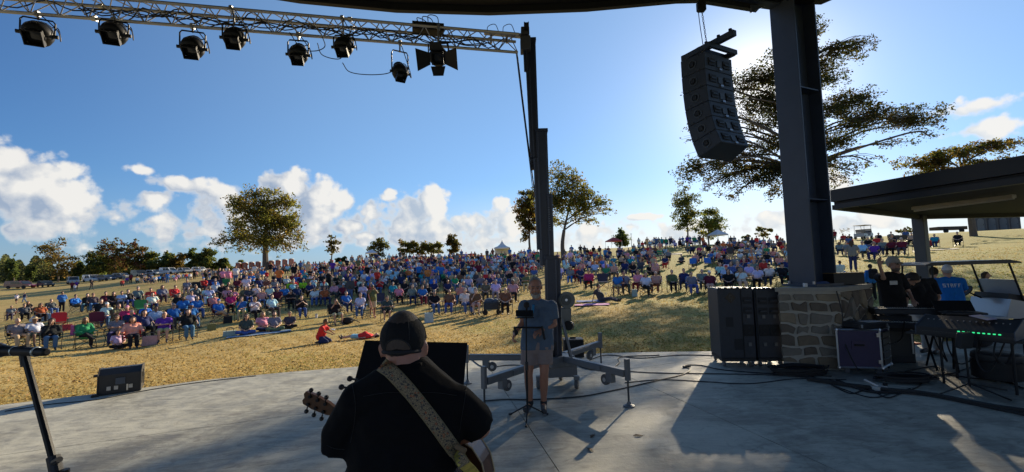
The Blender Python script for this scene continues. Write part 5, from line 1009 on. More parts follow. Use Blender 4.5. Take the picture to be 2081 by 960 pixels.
WS = bpy.data.scenes.new('workshop')
def remesh(q, name, voxel, mats, smooth=4, wrinkle=0, wsc=7, rid=.6):
    me = q.mesh('tmp', []); o = bpy.data.objects.new('tmp', me); WS.collection.objects.link(o)
    m = o.modifiers.new('r', 'REMESH'); m.mode = 'VOXEL'; m.voxel_size = voxel; m.adaptivity = 0
    m2 = o.modifiers.new('s', 'SMOOTH'); m2.factor = .5; m2.iterations = smooth
    WS.view_layers[0].update(); dg = WS.view_layers[0].depsgraph; r = bpy.data.meshes.new_from_object(o.evaluated_get(dg)); bpy.data.objects.remove(o); bpy.data.meshes.remove(me)
    r.name = name; r.materials.clear()
    for k in (mats if isinstance(mats, (list, tuple)) else [mats]): r.materials.append(k)
    if wrinkle:
        for v in r.vertices:
            c = v.co; n = mnoise.noise(Vector((c.x*wsc, c.y*wsc, c.z*wsc*.6))) + rid*abs(mnoise.noise(Vector((c.x*wsc*2.1+c.z*wsc, c.y*wsc*2, c.z*wsc*1.6)))); v.co = c + v.normal*wrinkle*n
    r.polygons.foreach_set('use_smooth', [True]*len(r.polygons)); return r
def trim(me, planes):                   # clean hems: cut away what lies beyond each plane
    bm = bmesh.new(); bm.from_mesh(me)
    for co, no in planes: bmesh.ops.bisect_plane(bm, geom=bm.verts[:]+bm.edges[:]+bm.faces[:], plane_co=Vector(co), plane_no=Vector(no), clear_outer=True)
    bm.to_mesh(me); bm.free(); return me
def V3(*a): return Vector(a)
def mirror(d): return d
def sit(arm, lean=.12, spread=.13, legf=.38, cross=False):
    J = dict(hip=V3(0, .04, .50), neck=V3(0, .04+lean, 1.00), head=V3(0, .02+lean*.8, 1.17))
    for s, n in ((-1, 'R'), (1, 'L')):
        J['s'+n] = V3(s*.185, .05+lean, .94); J['j'+n] = V3(s*.09, .02, .50); J['k'+n] = V3(s*spread, -legf, .52); J['a'+n] = V3(s*spread*.95, -legf-.04, .09); J['t'+n] = V3(s*spread*1.05, -legf-.19, .045)
        e, w = {'lap': ((.27, .03, .70), (.07, -.20, .61)), 'cross': ((.25, -.02, .73), (-.07, -.11, .76)), 'rest': ((.30, .06, .69), (.29, -.20, .66)), 'chin': ((.2, -.12, .72), (.05, -.07, 1.03)) if s < 0 else ((.27, .02, .70), (.0, -.17, .65)), 'clap': ((.24, -.08, .74), (.04, -.26, .92)), 'cam': ((.25, -.12, .84), (.05, -.12, 1.12))}[arm]
        J['e'+n] = V3(s*e[0], e[1], e[2]); J['w'+n] = V3(s*w[0], w[1], w[2])
    if cross: J['kR'] = V3(-.05, -.40, .60); J['aR'] = V3(.16, -.50, .38); J['tR'] = V3(.22, -.62, .40)
    return J
def stand(arm, walk=0.0):
    J = dict(hip=V3(0, 0, .95), neck=V3(0, .02, 1.46), head=V3(0, -.01, 1.635))
    for s, n in ((-1, 'R'), (1, 'L')):
        J['s'+n] = V3(s*.185, .02, 1.40); J['j'+n] = V3(s*.09, 0, .93); J['k'+n] = V3(s*.10, -.03-s*walk*.16, .50); J['a'+n] = V3(s*.11, .03-s*walk*.30+ (walk*.05), .085+max(0, s*walk)*.05); J['t'+n] = J['a'+n]+V3(s*.03, -.16, -.045)
        e, w = {'down': ((.25, .05, 1.12), (.26, -.03, .88)), 'cross': ((.25, -.02, 1.14), (-.07, -.14, 1.18)), 'photo': ((.24, -.20, 1.30), (.06, -.34, 1.52)), 'hip': ((.32, .06, 1.14), (.2, -.02, .98))}[arm]
        J['e'+n] = V3(s*e[0], e[1] + s*walk*.15, e[2]); J['w'+n] = V3(s*w[0], w[1]+s*walk*.25, w[2])
    return J
def floor_cross():
    J = sit('lap'); dz = -.38
    for k in J: J[k] = J[k]+V3(0, 0, dz)
    for s, n in ((-1, 'R'), (1, 'L')): J['k'+n] = V3(s*.33, -.26, .16); J['a'+n] = V3(-s*.08, -.32, .09); J['t'+n] = V3(-s*.2, -.36, .07)
    return J
def floor_legs():
    J = sit('rest', .22); dz = -.38
    for k in J: J[k] = J[k]+V3(0, 0, dz)
    for s, n in ((-1, 'R'), (1, 'L')): J['k'+n] = V3(s*.10, -.42, .20); J['a'+n] = V3(s*.11, -.84, .08); J['t'+n] = V3(s*.14, -.90, .20); J['e'+n] = V3(s*.28, .32, .34); J['w'+n] = V3(s*.27, .40, .06)
    return J
def kneel():
    J = dict(hip=V3(0, .12, .27), neck=V3(0, -.04, .74), head=V3(0, -.13, .90))
    for s, n in ((-1, 'R'), (1, 'L')):
        J['s'+n] = V3(s*.16, -.03, .69); J['j'+n] = V3(s*.08, .08, .27); J['k'+n] = V3(s*.12, -.26, .09); J['a'+n] = V3(s*.12, .14, .07); J['t'+n] = V3(s*.12, .28, .05); J['e'+n] = V3(s*.2, -.22, .50); J['w'+n] = V3(s*.1, -.44, .40)
    return J
def lying():
    J = dict(hip=V3(0, 0, .12), neck=V3(0, .5, .13), head=V3(0, .68, .13))
    for s, n in ((-1, 'R'), (1, 'L')):
        J['s'+n] = V3(s*.17, .44, .12); J['j'+n] = V3(s*.08, -.02, .11); J['k'+n] = V3(s*.1, -.42, .14); J['a'+n] = V3(s*.1, -.82, .08); J['t'+n] = V3(s*.14, -.88, .19); J['e'+n] = V3(s*.27, .2, .09); J['w'+n] = V3(s*.24, -.02, .07)
    return J
def torso(q, J, o, belly=0):
    h, n = J['hip'], J['neck']; m = (J['sL']+J['sR'])/2
    for s, k in ((1, 'L'), (-1, 'R')):
        lat = (J['sL']-J['sR']).normalized()*s; capsule(q, h+lat*.065, m+lat*.085-(n-h).normalized()*.10, .118+o+belly*.02, .105+o)
        capsule(q, m+lat*.03+(n-h).normalized()*.02, J['s'+k]-(n-h).normalized()*.015, .062+o, .06+o)
    if belly: q.ell(h.lerp(m, .42)+(n-h).cross((J['sL']-J['sR'])).normalized()*-.03, (.15+o+belly*.03, .14+o+belly*.04, .20))
def arms(q, J, o, f0, f1, flat=True):
    for n in 'LR':
        s, e, w = J['s'+n], J['e'+n], J['w'+n]
        if f1 <= 1: capsule(q, s, s.lerp(e, f1), .058+o, .052+o*1.2, flat)
        else: capsule(q, s, e, .056+o, .046+o); capsule(q, e, e.lerp(w, f1-1), .046+o, .036+o, flat)
def legs_(q, J, o, f1, flat=True):
    for n in 'LR':
        j, k, a = J['j'+n], J['k'+n], J['a'+n]
        if f1 <= 1: capsule(q, j, j.lerp(k, f1), .092+o, .080+o*1.6, flat)
        else: capsule(q, j, k, .090+o, .062+o); capsule(q, k, k.lerp(a, f1-1), .062+o, .048+o*1.3, flat)
    capsule(q, J['jL'], J['jR'], .108+o, .108+o); q.ell(J['hip'], (.15+o, .12+o, .11+o))
def body_q(J, hands=True):
    q = MB(); torso(q, J, -.012); arms(q, J, -.012, 0, 2, False); capsule(q, J['neck']-V3(0, 0, .04), J['head'], .058, .055)
    for n in 'LR':
        capsule(q, J['j'+n], J['k'+n], .085, .056); capsule(q, J['k'+n], J['a'+n], .056, .036); capsule(q, J['a'+n]-(J['t'+n]-J['a'+n]).normalized()*.03, J['t'+n], .042, .036)
        if hands: d = (J['w'+n]-J['e'+n]).normalized(); capsule(q, J['w'+n], J['w'+n]+d*.07, .032, .034)
    c = J['head']; q.ell(c, (.078, .096, .118)); q.ell(c+V3(0, -.028, -.062), (.056, .062, .058)); capsule(q, c+V3(0, -.092, .012), c+V3(0, -.112, -.022), .012, .018); 
    for s in (-1, 1): q.ell(c+V3(s*.082, .01, -.01), (.014, .024, .034))
    return q
def make_proto(name, J, vox=.024):
    b = remesh(body_q(J), name+'_body', vox, [mskin, mshoe], 3); zmin = min(J['aL'].z, J['aR'].z)
    for p in b.polygons:
        c = p.center
        for n in 'LR':
            if (c-J['t'+n]).length < .13 or (c-J['a'+n]).length < .07: p.material_index = 1
    d = {'J': J, 'body': b}
    for key, fs in (('tee', .72), ('long', 1.95)):
        q = MB(); torso(q, J, .016, .6); arms(q, J, .016, 0, fs); d[key] = remesh(q, 'shirt', vox, mcloth, 3, .010, 8)
        q = None
    for key, fl in (('trousers', 1.95), ('shorts', .92)):
        q = MB(); legs_(q, J, .014, fl); d[key] = remesh(q, key, vox, mdenim, 3, .008, 8)
    return d
PR = {'lap': make_proto('lap', sit('lap')), 'cross': make_proto('cross', sit('cross', .15)), 'rest': make_proto('rest', sit('rest', .17, .16)), 'chin': make_proto('chin', sit('chin', .08)), 'clap': make_proto('clap', sit('clap', .05)), 'legx': make_proto('legx', sit('lap', .2, cross=True)), 'reach': make_proto('reach', sit('rest', .3, .1, .52)), 'cam': make_proto('cam', sit('cam', .0, .18)),
      'st': make_proto('st', stand('down')), 'stx': make_proto('stx', stand('cross')), 'ph': make_proto('ph', stand('photo')), 'walk': make_proto('walk', stand('down', .9)), 'hip': make_proto('hip', stand('hip')),
      'fl': make_proto('fl', floor_cross()), 'fll': make_proto('fll', floor_legs()), 'kn': make_proto('kn', kneel()), 'lie': make_proto('lie', lying())}
SEAT = ('lap', 'cross', 'rest', 'chin', 'clap', 'legx', 'reach', 'cam')
# hair and hats, centred on the head
def hair_mesh(kind):
    q = MB(); q.ell((0, .012, .012), (.090, .104, .122), sub=3)
    if kind in ('long', 'bob'):
        for s in (-1, 1): capsule(q, (s*.055, .045, .05), (s*.072, .035, -.20 if kind == 'long' else -.10), .05, .04)
        capsule(q, (0, .07, .03), (0, .075, -.22 if kind == 'long' else -.10), .065, .05)
    if kind == 'cap':
        bm = q.bm; bmesh.ops.bisect_plane(bm, geom=bm.verts[:]+bm.edges[:]+bm.faces[:], plane_co=(0, 0, .035), plane_no=(0, -.08, -1), clear_outer=True)
        q.prism([(.078*math.cos(a), -.06-.115*math.sin(a), .045-.018*math.sin(a)) for a in np.linspace(0, math.pi, 9)], (0, 0, .008)); return q.mesh('cap', mcloth, True)
    if kind == 'straw':
        bm = q.bm; bmesh.ops.bisect_plane(bm, geom=bm.verts[:]+bm.edges[:]+bm.faces[:], plane_co=(0, 0, .045), plane_no=(0, 0, -1), clear_outer=True); q.lathe([(.08, .05), (.17, .042), (.175, .048), (.08, .06)], seg=18); return q.mesh('hat', mcloth, True)
    if kind == 'beard':
        q = MB(); q.ell((0, -.03, -.072), (.062, .066, .056), sub=2); return trim(q.mesh('beard', mhair, True), [((0, 0, -.03), (0, -.35, 1)), ((0, .0, 0), (0, 1, 0))])
    if kind == 'glasses':
        q = MB()
        for s in (-1, 1): q.box((s*.034, -.102, .018), (.05, .012, .032), bev=.005).box((s*.083, -.05, .02), (.006, .1, .008))
        q.box((0, -.104, .024), (.02, .008, .006)); return q.mesh('sunglasses', mat('sunglass', (.008, .008, .009), .15))
    me = q.mesh('hair', mhair, True); return trim(me, [((0, -.03, .035), (0, -.95, -.32)), ] + ([] if kind in ('long', 'bob') else [((0, .03, -.055), (0, -.35, -1))]))
HAIR = {k: hair_mesh(k) for k in ('short', 'long', 'bob', 'cap', 'straw', 'beard', 'glasses')}
COL = dict(black=(.012, .012, .014), navy=(.02, .03, .085), grey=(.17, .175, .18), charcoal=(.055, .056, .06), white=(.74, .74, .73), red=(.48, .03, .03), maroon=(.13, .016, .028), pink=(.62, .22, .30), salmon=(.55, .24, .19), blue=(.028, .14, .40), lightblue=(.30, .48, .68), teal=(.02, .24, .28), green=(.03, .22, .09), olive=(.11, .12, .06), brown=(.15, .07, .04), purple=(.09, .03, .24), tan=(.42, .32, .2), denim=(.06, .11, .24), orange=(.55, .15, .04), magenta=(.45, .03, .12), khaki=(.33, .27, .18), lilac=(.48, .38, .55), lime=(.25, .6, .03), rust=(.24, .07, .03))
COL = {k: tuple(min(.78, c*1.4) for c in v) for k, v in COL.items()}
NAMEC = dict(lightblue='light blue', khaki='khaki')
SK = [(.64, .38, .27), (.58, .33, .225), (.68, .44, .33), (.50, .28, .185), (.24, .125, .08)]
HC = dict(dark=(.022, .016, .012), brown=(.08, .045, .022), blond=(.42, .29, .13), grey=(.33, .32, .31), white=(.62, .6, .57))
# folding camp chair
mcf = mat('chair_fabric', None, .85, objcol=True, var=.15, scale=14, bump=.3); mct = mat('chair_tube', (.04, .04, .045), .4, .5)
def chair_meshes():
    def sling(pts, th):
        q = MB(); n = len(pts); 
        q.prism([(-.27, y, z) for y, z in pts]+[(-.27, y+th*.3, z+th) for y, z in pts[::-1]], (.54, 0, 0)); return q
    seat = sling([(-.26, .44), (-.1, .395), (.08, .385), (.20, .41)], .012).mesh('seat', mcf)
    back = MB().prism([(-.27, .20, .46), (.27, .20, .46), (.28, .33, .88), (.20, .345, .93), (-.20, .345, .93), (-.28, .33, .88)], (0, .016, .004)).mesh('backrest', mcf)
    arm = MB().box((0, -.02, .635), (.065, .46, .012)).mesh('armrest', mcf); fr = MB()
    for s in (-1, 1):
        fr.cyl((s*.30, -.27, .02), (s*-.27, -.25, .44), .011, seg=5).cyl((s*.30, .30, .02), (s*-.27, .20, .44), .011, seg=5).cyl((s*.30, -.27, .02), (s*.31, .24, .52), .011, seg=5).cyl((s*.30, .30, .02), (s*.30, -.27, .44), .011, seg=5).cyl((s*.31, .24, .5), (s*.28, .35, .92), .011, seg=5).cyl((s*.31, -.26, .42), (s*.31, -.26, .63), .011, seg=5).cyl((s*.30, -.27, .0), (s*.30, -.27, .03), .02, seg=6).cyl((s*.30, .30, .0), (s*.30, .30, .03), .02, seg=6)
    return seat, back, arm, fr.mesh('frame', mct)
CHM = chair_meshes()
PEOPLE, CHAIRS = [], []
def add_chair(p, rz, col, info):
    k = obj('camp_chair', None, None, p, rz); obj('seat', CHM[0], k, color=COL[col]); obj('backrest', CHM[1], k, color=COL[col]); obj('frame', CHM[3], k)
    for s in (-1, 1): obj('armrest', CHM[2], k, (s*.31, 0, 0), color=COL[col])
    k['category'] = 'chair'; k['group'] = 'folding camp chairs on the lawn'; CHAIRS.append((k, col, info)); return k
def add_person(px, py, pose, top, bot, hair, chair=None, sc=1.0, sleeve='tee', rz=None, skin=None, ex=(), lab=None, cut_='trousers', pos=None, rnd=random):
    pr = PR[pose]; p = hit(px, py) if pos is None else Vector(pos); az = math.atan2(p.x, p.y)
    if pos is None and pose in SEAT: k = (p-V3(0, 4, 0)); k.z = 0; k.normalize(); p = p+k*.38; p.z = zg(p.x, p.y)
    if rz is None: rz = -math.atan2(p.x-0.5, p.y-3)+rnd.uniform(-.3, .3)
    o = obj('person', pr['body'], None, p, rz, color=skin or rnd.choice(SK[:4] if rnd.random() < .93 else SK[4:])); sc *= .95; o.scale = (sc*rnd.uniform(.94, 1.08), sc*rnd.uniform(.98, 1.06), sc*rnd.uniform(.95, 1.03))
    sh = obj('shirt', pr[sleeve], o, color=tuple(c*rnd.uniform(.85, 1.15) for c in COL[top]))
    if 'pattern' in ex: sh.material_slots[0].link = 'OBJECT'; sh.material_slots[0].material = mpat
    obj(cut_, pr[cut_], o, color=tuple(c*rnd.uniform(.8, 1.2) for c in COL[bot]))
    hk, hc = hair; h = pr['J']['head']
    if hk != 'bald':
        m_ = obj({'cap': 'cap', 'straw': 'hat'}.get(hk, 'hair'), HAIR[hk], o, h, color=COL[hc] if hk in ('cap', 'straw') else HC[hc])
        if pose == 'lie': m_.rotation_euler = (R(-90), 0, 0)
        if pose == 'kn': m_.rotation_euler = (R(25), 0, 0)
        if hk == 'cap': obj('hair', HAIR['short'], o, h, color=HC['dark']).scale = (.93, .93, .9)
    if 'glasses' in ex: obj('sunglasses', HAIR['glasses'], o, h)
    if 'beard' in ex: obj('beard', HAIR['beard'], o, h, color=HC[hc] if hc in HC else HC['brown'])
    if 'badge' in ex: obj('badge', MB().box((.05, -.155, .42), (.07, .008, .09)).mesh('badge', mwhite), o)
    o['category'] = 'person'; o['group'] = 'spectators on the lawn'
    hd = {'short': '%s hair' % hc, 'long': 'long %s hair' % hc, 'bob': 'bobbed %s hair' % hc, 'bald': 'bald head', 'cap': '%s cap' % NAMEC.get(hc, hc), 'straw': 'straw hat'}[hk]
    ps = 'seated' if pose in SEAT else {'fl': 'ground sitting', 'fll': 'ground sitting', 'kn': 'kneeling', 'lie': 'lying', 'walk': 'walking'}.get(pose, 'standing')
    x, y = px_of(p); d = p.y
    band = 'front' if d < 26 else 'middle' if d < 42 else 'back'
    loc = 'at far left' if x < 150 else 'below parked cars' if x < 330 else 'left of the big oak' if x < 440 else 'below the big oak' if x < 640 else 'near camera tripod' if x < 780 else 'behind the guitarist' if x < 940 else 'left of mast' if x < 1120 else 'right of mast' if x < 1250 else 'between mast and subwoofers' if x < 1445 else 'behind the subwoofers' if x < 1680 else 'under the canopy'
    info = dict(o=o, x=x, top=NAMEC.get(top, top)+(' patterned' if 'pattern' in ex else ''), bot=('short ' if 0 else '')+NAMEC.get(bot, bot)+' '+cut_, hd=hd, ps=ps, band=band, loc=loc, lab=lab, kid=sc < .85); PEOPLE.append(info)
    if chair: add_chair(p, rz, chair, info)
    return o
B, L_, S_, CAP, BO, BA = ('bald', 'x'), 'long', 'short', 'cap', 'bob', 0
def s(c): return ('short', c)
def l(c): return ('long', c)
def c_(c): return ('cap', c)
SH = dict(cut_='shorts'); LG = dict(sleeve='long')
HL = [  # px, py, pose, top, bottom, hair, chair, extra
 (33, 618, 'walk', 'white', 'charcoal', s('brown'), None, dict(sc=.82, rz=.6, cut_='shorts', lab='child in white top and dark shorts walking at far left')), (49, 616, 'walk', 'navy', 'denim', s('blond'), None, dict(sc=.80, rz=-.5, lab='child in navy top walking at far left, second of two')),
 (22, 652, 'lap', 'grey', 'charcoal', B, 'maroon', {}), (50, 652, 'rest', 'charcoal', 'black', s('dark'), 'black', dict(ex=('glasses',))), (84, 656, 'lap', 'rust', 'black', l('dark'), 'black', dict(ex=('glasses',))), (106, 642, 'rest', 'charcoal', 'denim', s('blond'), 'black', {}), (58, 640, 'lap', 'black', 'black', l('dark'), 'black', {}),
 (125, 635, 'stx', 'blue', 'black', s('dark'), None, dict(sleeve='long', lab='standing person in bright blue top and black trousers, arms crossed')), (156, 636, 'legx', 'blue', 'charcoal', s('dark'), 'black', dict(ex=('glasses',), sleeve='long')), (177, 635, 'rest', 'black', 'denim', l('dark'), 'black', {}), (190, 634, 'rest', 'charcoal', 'denim', s('dark'), 'black', dict(ex=('glasses',))), (214, 633, 'lap', 'maroon', 'tan', s('brown'), 'navy', {}), (206, 655, 'rest', 'black', 'black', s('dark'), 'black', {}),
 (40, 708, 'rest', 'grey', 'tan', B, 'black', dict(lab='heavy bald person in grey top slouched at far left front')), (74, 705, 'lap', 'white', 'charcoal', ('straw', 'tan'), 'black', dict(cut_='shorts', skin=SK[4], lab='person in white tee and straw hat in the left front row')), (106, 713, 'chin', 'black', 'denim', l('dark'), 'black', dict(sleeve='long', ex=('pattern',), lab='long haired person in black patterned top and jeans, left front row')), (176, 709, 'legx', 'green', 'black', l('blond'), 'green', dict(sleeve='long', lab='blond person in green long sleeves and black trousers, front row')),
 (217, 667, 'lap', 'white', 'denim', c_('white'), 'maroon', {}), (247, 631, 'cross', 'lightblue', 'charcoal', s('dark'), 'black', {}), (232, 632, 'lap', 'black', 'black', l('dark'), 'black', {}), (262, 628, 'rest', 'black', 'denim', s('dark'), 'black', {}), (280, 622, 'rest', 'grey', 'charcoal', s('grey'), 'black', {}), (306, 624, 'cross', 'red', 'charcoal', s('dark'), 'maroon', {}), (311, 636, 'lap', 'white', 'navy', s('dark'), 'red', dict(ex=('pattern',))), (331, 617, 'lap', 'grey', 'charcoal', l('dark'), 'black', dict(sleeve='long')), (358, 617, 'lap', 'red', 'charcoal', s('brown'), 'red', {}), (380, 600, 'lap', 'grey', 'khaki', s('grey'), 'black', {}), (413, 596, 'rest', 'red', 'charcoal', c_('blue'), 'red', {}), (418, 582, 'st', 'black', 'black', s('dark'), None, dict(rz=1.5)),
 (400, 620, 'rest', 'charcoal', 'navy', l('dark'), 'black', {}), (363, 642, 'rest', 'black', 'denim', c_('charcoal'), 'navy', {}), (372, 650, 'rest', 'blue', 'charcoal', l('dark'), 'navy', dict(skin=SK[4])), (390, 636, 'lap', 'white', 'charcoal', s('dark'), 'black', dict(ex=('glasses',))), (403, 650, 'lap', 'blue', 'denim', l('dark'), 'navy', {}), (396, 616, 'rest', 'white', 'denim', s('blond'), 'black', {}), (422, 622, 'lap', 'lightblue', 'white', s('brown'), 'maroon', {}), (258, 674, 'rest', 'magenta', 'black', c_('pink'), 'black', {}), (243, 668, 'clap', 'olive', 'olive', s('brown'), 'black', dict(ex=('pattern',))), (271, 684, 'rest', 'navy', 'black', B, 'black', {}), (299, 670, 'lap', 'blue', 'denim', c_('grey'), 'black', {}), (297, 692, 'rest', 'navy', 'black', l('dark'), 'black', {}), (320, 675, 'rest', 'lightblue', 'charcoal', s('dark'), 'black', dict(skin=SK[4])), (357, 670, 'rest', 'blue', 'charcoal', s('grey'), 'black', dict(ex=('glasses',))), (392, 670, 'lap', 'blue', 'denim', c_('blue'), 'black', {}),
 (237, 702, 'cross', 'grey', 'navy', s('brown'), 'black', dict(ex=('glasses',), lab='person in grey tee and dark jeans, arms crossed, beside the coral chair')), (240, 709, 'fl', 'lilac', 'black', l('dark'), None, dict(sc=.86, lab='dark haired girl on the grass before the coral chair')), (272, 708, 'reach', 'salmon', 'black', l('brown'), 'red', dict(sleeve='long', lab='person in coral top reclining in a red chair, left front row')), (335, 697, 'cross', 'purple', 'khaki', B, 'black', dict(cut_='shorts', ex=('glasses',), lab='bald person in purple tee and khaki shorts, arms crossed, front row')), (385, 690, 'reach', 'black', 'denim', l('dark'), 'olive', dict(rz=.7, lab='long haired person in black tee and jeans reclining, front row')),
 (453, 583, 'hip', 'pink', 'charcoal', s('brown'), None, {}), (464, 585, 'st', 'pink', 'khaki', l('blond'), None, dict(ex=('pattern',))), (446, 582, 'st', 'charcoal', 'navy', s('dark'), None, {}), (489, 590, 'rest', 'black', 'black', s('grey'), 'brown', {}), (481, 596, 'rest', 'maroon', 'charcoal', s('dark'), 'brown', {}), (508, 597, 'legx', 'charcoal', 'black', s('grey'), 'black', {}), (529, 595, 'rest', 'navy', 'denim', s('grey'), 'black', {}), (542, 575, 'st', 'red', 'navy', s('blond'), None, dict(sc=.7, lab='small child in red standing alone below the big oak')), (558, 574, 'fl', 'black', 'navy', s('blond'), None, {}), (571, 576, 'fll', 'black', 'black', s('dark'), None, {}),
 (561, 600, 'rest', 'grey', 'grey', s('dark'), 'black', {}), (584, 592, 'lap', 'white', 'black', s('blond'), 'black', dict(ex=('pattern',))), (604, 588, 'rest', 'blue', 'charcoal', s('blond'), 'lime', {}), (595, 584, 'rest', 'maroon', 'charcoal', s('brown'), 'black', {}), (426, 622, 'lap', 'white', 'lightblue', s('blond'), 'black', {}), (437, 642, 'lap', 'salmon', 'maroon', s('brown'), 'maroon', {}), (448, 657, 'legx', 'blue', 'tan', c_('blue'), 'maroon', dict(lab='heavy person in blue tee and bright blue cap, legs crossed')), (452, 612, 'lap', 'black', 'black', l('dark'), 'black', {}), (463, 622, 'lap', 'pink', 'charcoal', l('brown'), 'black', {}), (476, 626, 'cross', 'pink', 'black', s('brown'), 'black', {}), (470, 640, 'lap', 'magenta', 'black', l('brown'), 'black', {}), (492, 654, 'chin', 'blue', 'khaki', s('dark'), 'green', dict(lab='person in blue tee leaning on a hand, khaki trousers')), (497, 622, 'rest', 'olive', 'charcoal', s('grey'), 'black', {}), (507, 622, 'lap', 'charcoal', 'denim', s('dark'), 'black', {}), (522, 617, 'clap', 'white', 'charcoal', s('blond'), 'black', dict(ex=('pattern',))), (533, 628, 'rest', 'salmon', 'denim', s('brown'), 'black', {}), (548, 618, 'lap', 'white', 'denim', l('brown'), 'black', dict(ex=('pattern',))), (563, 625, 'rest', 'maroon', 'black', B, 'black', {}), (578, 618, 'rest', 'blue', 'charcoal', s('brown'), 'maroon', {}), (592, 632, 'cross', 'black', 'black', s('dark'), 'black', {}), (606, 618, 'rest', 'navy', 'charcoal', l('brown'), 'black', {}),
 (520, 654, 'clap', 'white', 'black', s('blond'), 'black', dict(ex=('glasses',))), (556, 648, 'rest', 'lightblue', 'charcoal', s('dark'), 'black', dict(lab='person in light blue tee and dark trousers behind the blanket sitters')), (614, 648, 'clap', 'black', 'denim', s('brown'), 'black', dict(lab='person in black tee and jeans, hands raised to the mouth')), (500, 681, 'fl', 'charcoal', 'denim', l('brown'), None, dict(ex=('pattern', 'glasses'), lab='person in dark patterned top and sunglasses cross legged on blanket')), (536, 673, 'fl', 'pink', 'navy', l('blond'), None, dict(lab='blond person in pink top sitting on the light blue blanket')), (558, 674, 'fl', 'grey', 'olive', s('brown'), None, dict(ex=('pattern', 'beard'), lab='bearded person in grey patterned shirt sitting on the blanket')), (588, 668, 'fl', 'charcoal', 'black', s('blond'), None, dict(sc=.88, lab='fair haired boy in dark tee sitting on grass by the blanket')),
 (684, 662, 'cam', 'black', 'tan', s('brown'), 'black', dict(cut_='shorts', lab='person in black tee and tan shorts aiming a camera, seated')), (757, 646, 'ph', 'olive', 'tan', s('grey'), None, dict(cut_='shorts', rz=.5, ex=('glasses',), lab='person in olive tee standing with raised hands behind the tripod')), (733, 647, 'lap', 'white', 'denim', s('brown'), 'blue', dict(lab='curly haired person in white tee and blue jeans left of the tripod')), (788, 654, 'cross', 'charcoal', 'black', s('brown'), 'navy', dict(cut_='shorts', lab='person in dark top and black shorts, arms crossed, beside guitarist cap')), (812, 620, 'rest', 'pink', 'black', s('dark'), 'black', {}), (800, 612, 'rest', 'teal', 'charcoal', s('grey'), 'navy', {}), (662, 624, 'rest', 'rust', 'navy', s('brown'), 'brown', dict(ex=('glasses',))), (697, 598, 'lap', 'grey', 'charcoal', c_('white'), 'black', {}), (720, 600, 'lap', 'red', 'black', c_('white'), 'black', {}), (767, 588, 'st', 'red', 'charcoal', s('brown'), None, {}), (668, 592, 'ph', 'black', 'black', s('dark'), None, {}), (735, 600, 'lap', 'white', 'charcoal', s('grey'), 'navy', {}), (630, 608, 'lap', 'navy', 'black', s('brown'), 'black', dict(ex=('pattern',))), (640, 624, 'lap', 'white', 'denim', l('dark'), 'navy', {}), (650, 623, 'lap', 'white', 'denim', s('brown'), 'navy', {}), (706, 637, 'lap', 'blue', 'navy', s('grey'), 'navy', {}), (700, 616, 'rest', 'maroon', 'black', c_('white'), 'black', {}), (613, 590, 'rest', 'navy', 'charcoal', s('dark'), 'red', {}),
 (885, 641, 'lap', 'black', 'denim', s('grey'), 'black', dict(ex=('beard',), lab='grey bearded person in black tee and jeans, centre front row')), (914, 640, 'rest', 'brown', 'denim', B, 'maroon', dict(lab='bald person in faded brown tee and jeans, centre front row')), (948, 640, 'rest', 'white', 'denim', s('grey'), 'black', dict(ex=('pattern',), lab='person in white floral top and jeans, centre front row')), (968, 642, 'chin', 'brown', 'tan', s('dark'), 'brown', dict(cut_='shorts', lab='dark haired person in brown top leaning aside, bare legs, front row')), (1028, 641, 'lap', 'brown', 'black', B, 'black', dict(lab='bald person in dark brown tee and black trousers nearest standing man')), (1043, 616, 'rest', 'pink', 'black', s('grey'), 'grey', dict(lab='person in bright pink shirt just behind the dark brown tee')), (1048, 595, 'lap', 'tan', 'charcoal', s('brown'), 'black', {}), (1008, 615, 'lap', 'lilac', 'grey', s('grey'), 'black', dict(ex=('pattern',))), (988, 615, 'lap', 'olive', 'charcoal', s('dark'), 'black', {}), (962, 618, 'lap', 'white', 'black', s('dark'), 'navy', dict(ex=('beard',))), (943, 614, 'lap', 'grey', 'charcoal', B, 'black', {}), (936, 622, 'chin', 'salmon', 'denim', s('brown'), 'black', {}), (911, 608, 'lap', 'navy', 'black', B, 'black', {}), (883, 608, 'lap', 'navy', 'black', s('brown'), 'black', {}), (863, 608, 'lap', 'charcoal', 'black', s('brown'), 'black', {}), (868, 618, 'lap', 'black', 'charcoal', s('grey'), 'black', {}), (840, 604, 'lap', 'grey', 'black', l('brown'), 'black', dict(ex=('pattern',))), (839, 622, 'rest', 'grey', 'navy', l('brown'), 'black', {}), (822, 606, 'lap', 'black', 'black', s('dark'), 'black', dict(ex=('pattern',))), (860, 622, 'lap', 'blue', 'maroon', s('brown'), 'navy', {}), (815, 588, 'rest', 'navy', 'navy', s('dark'), 'black', {}),
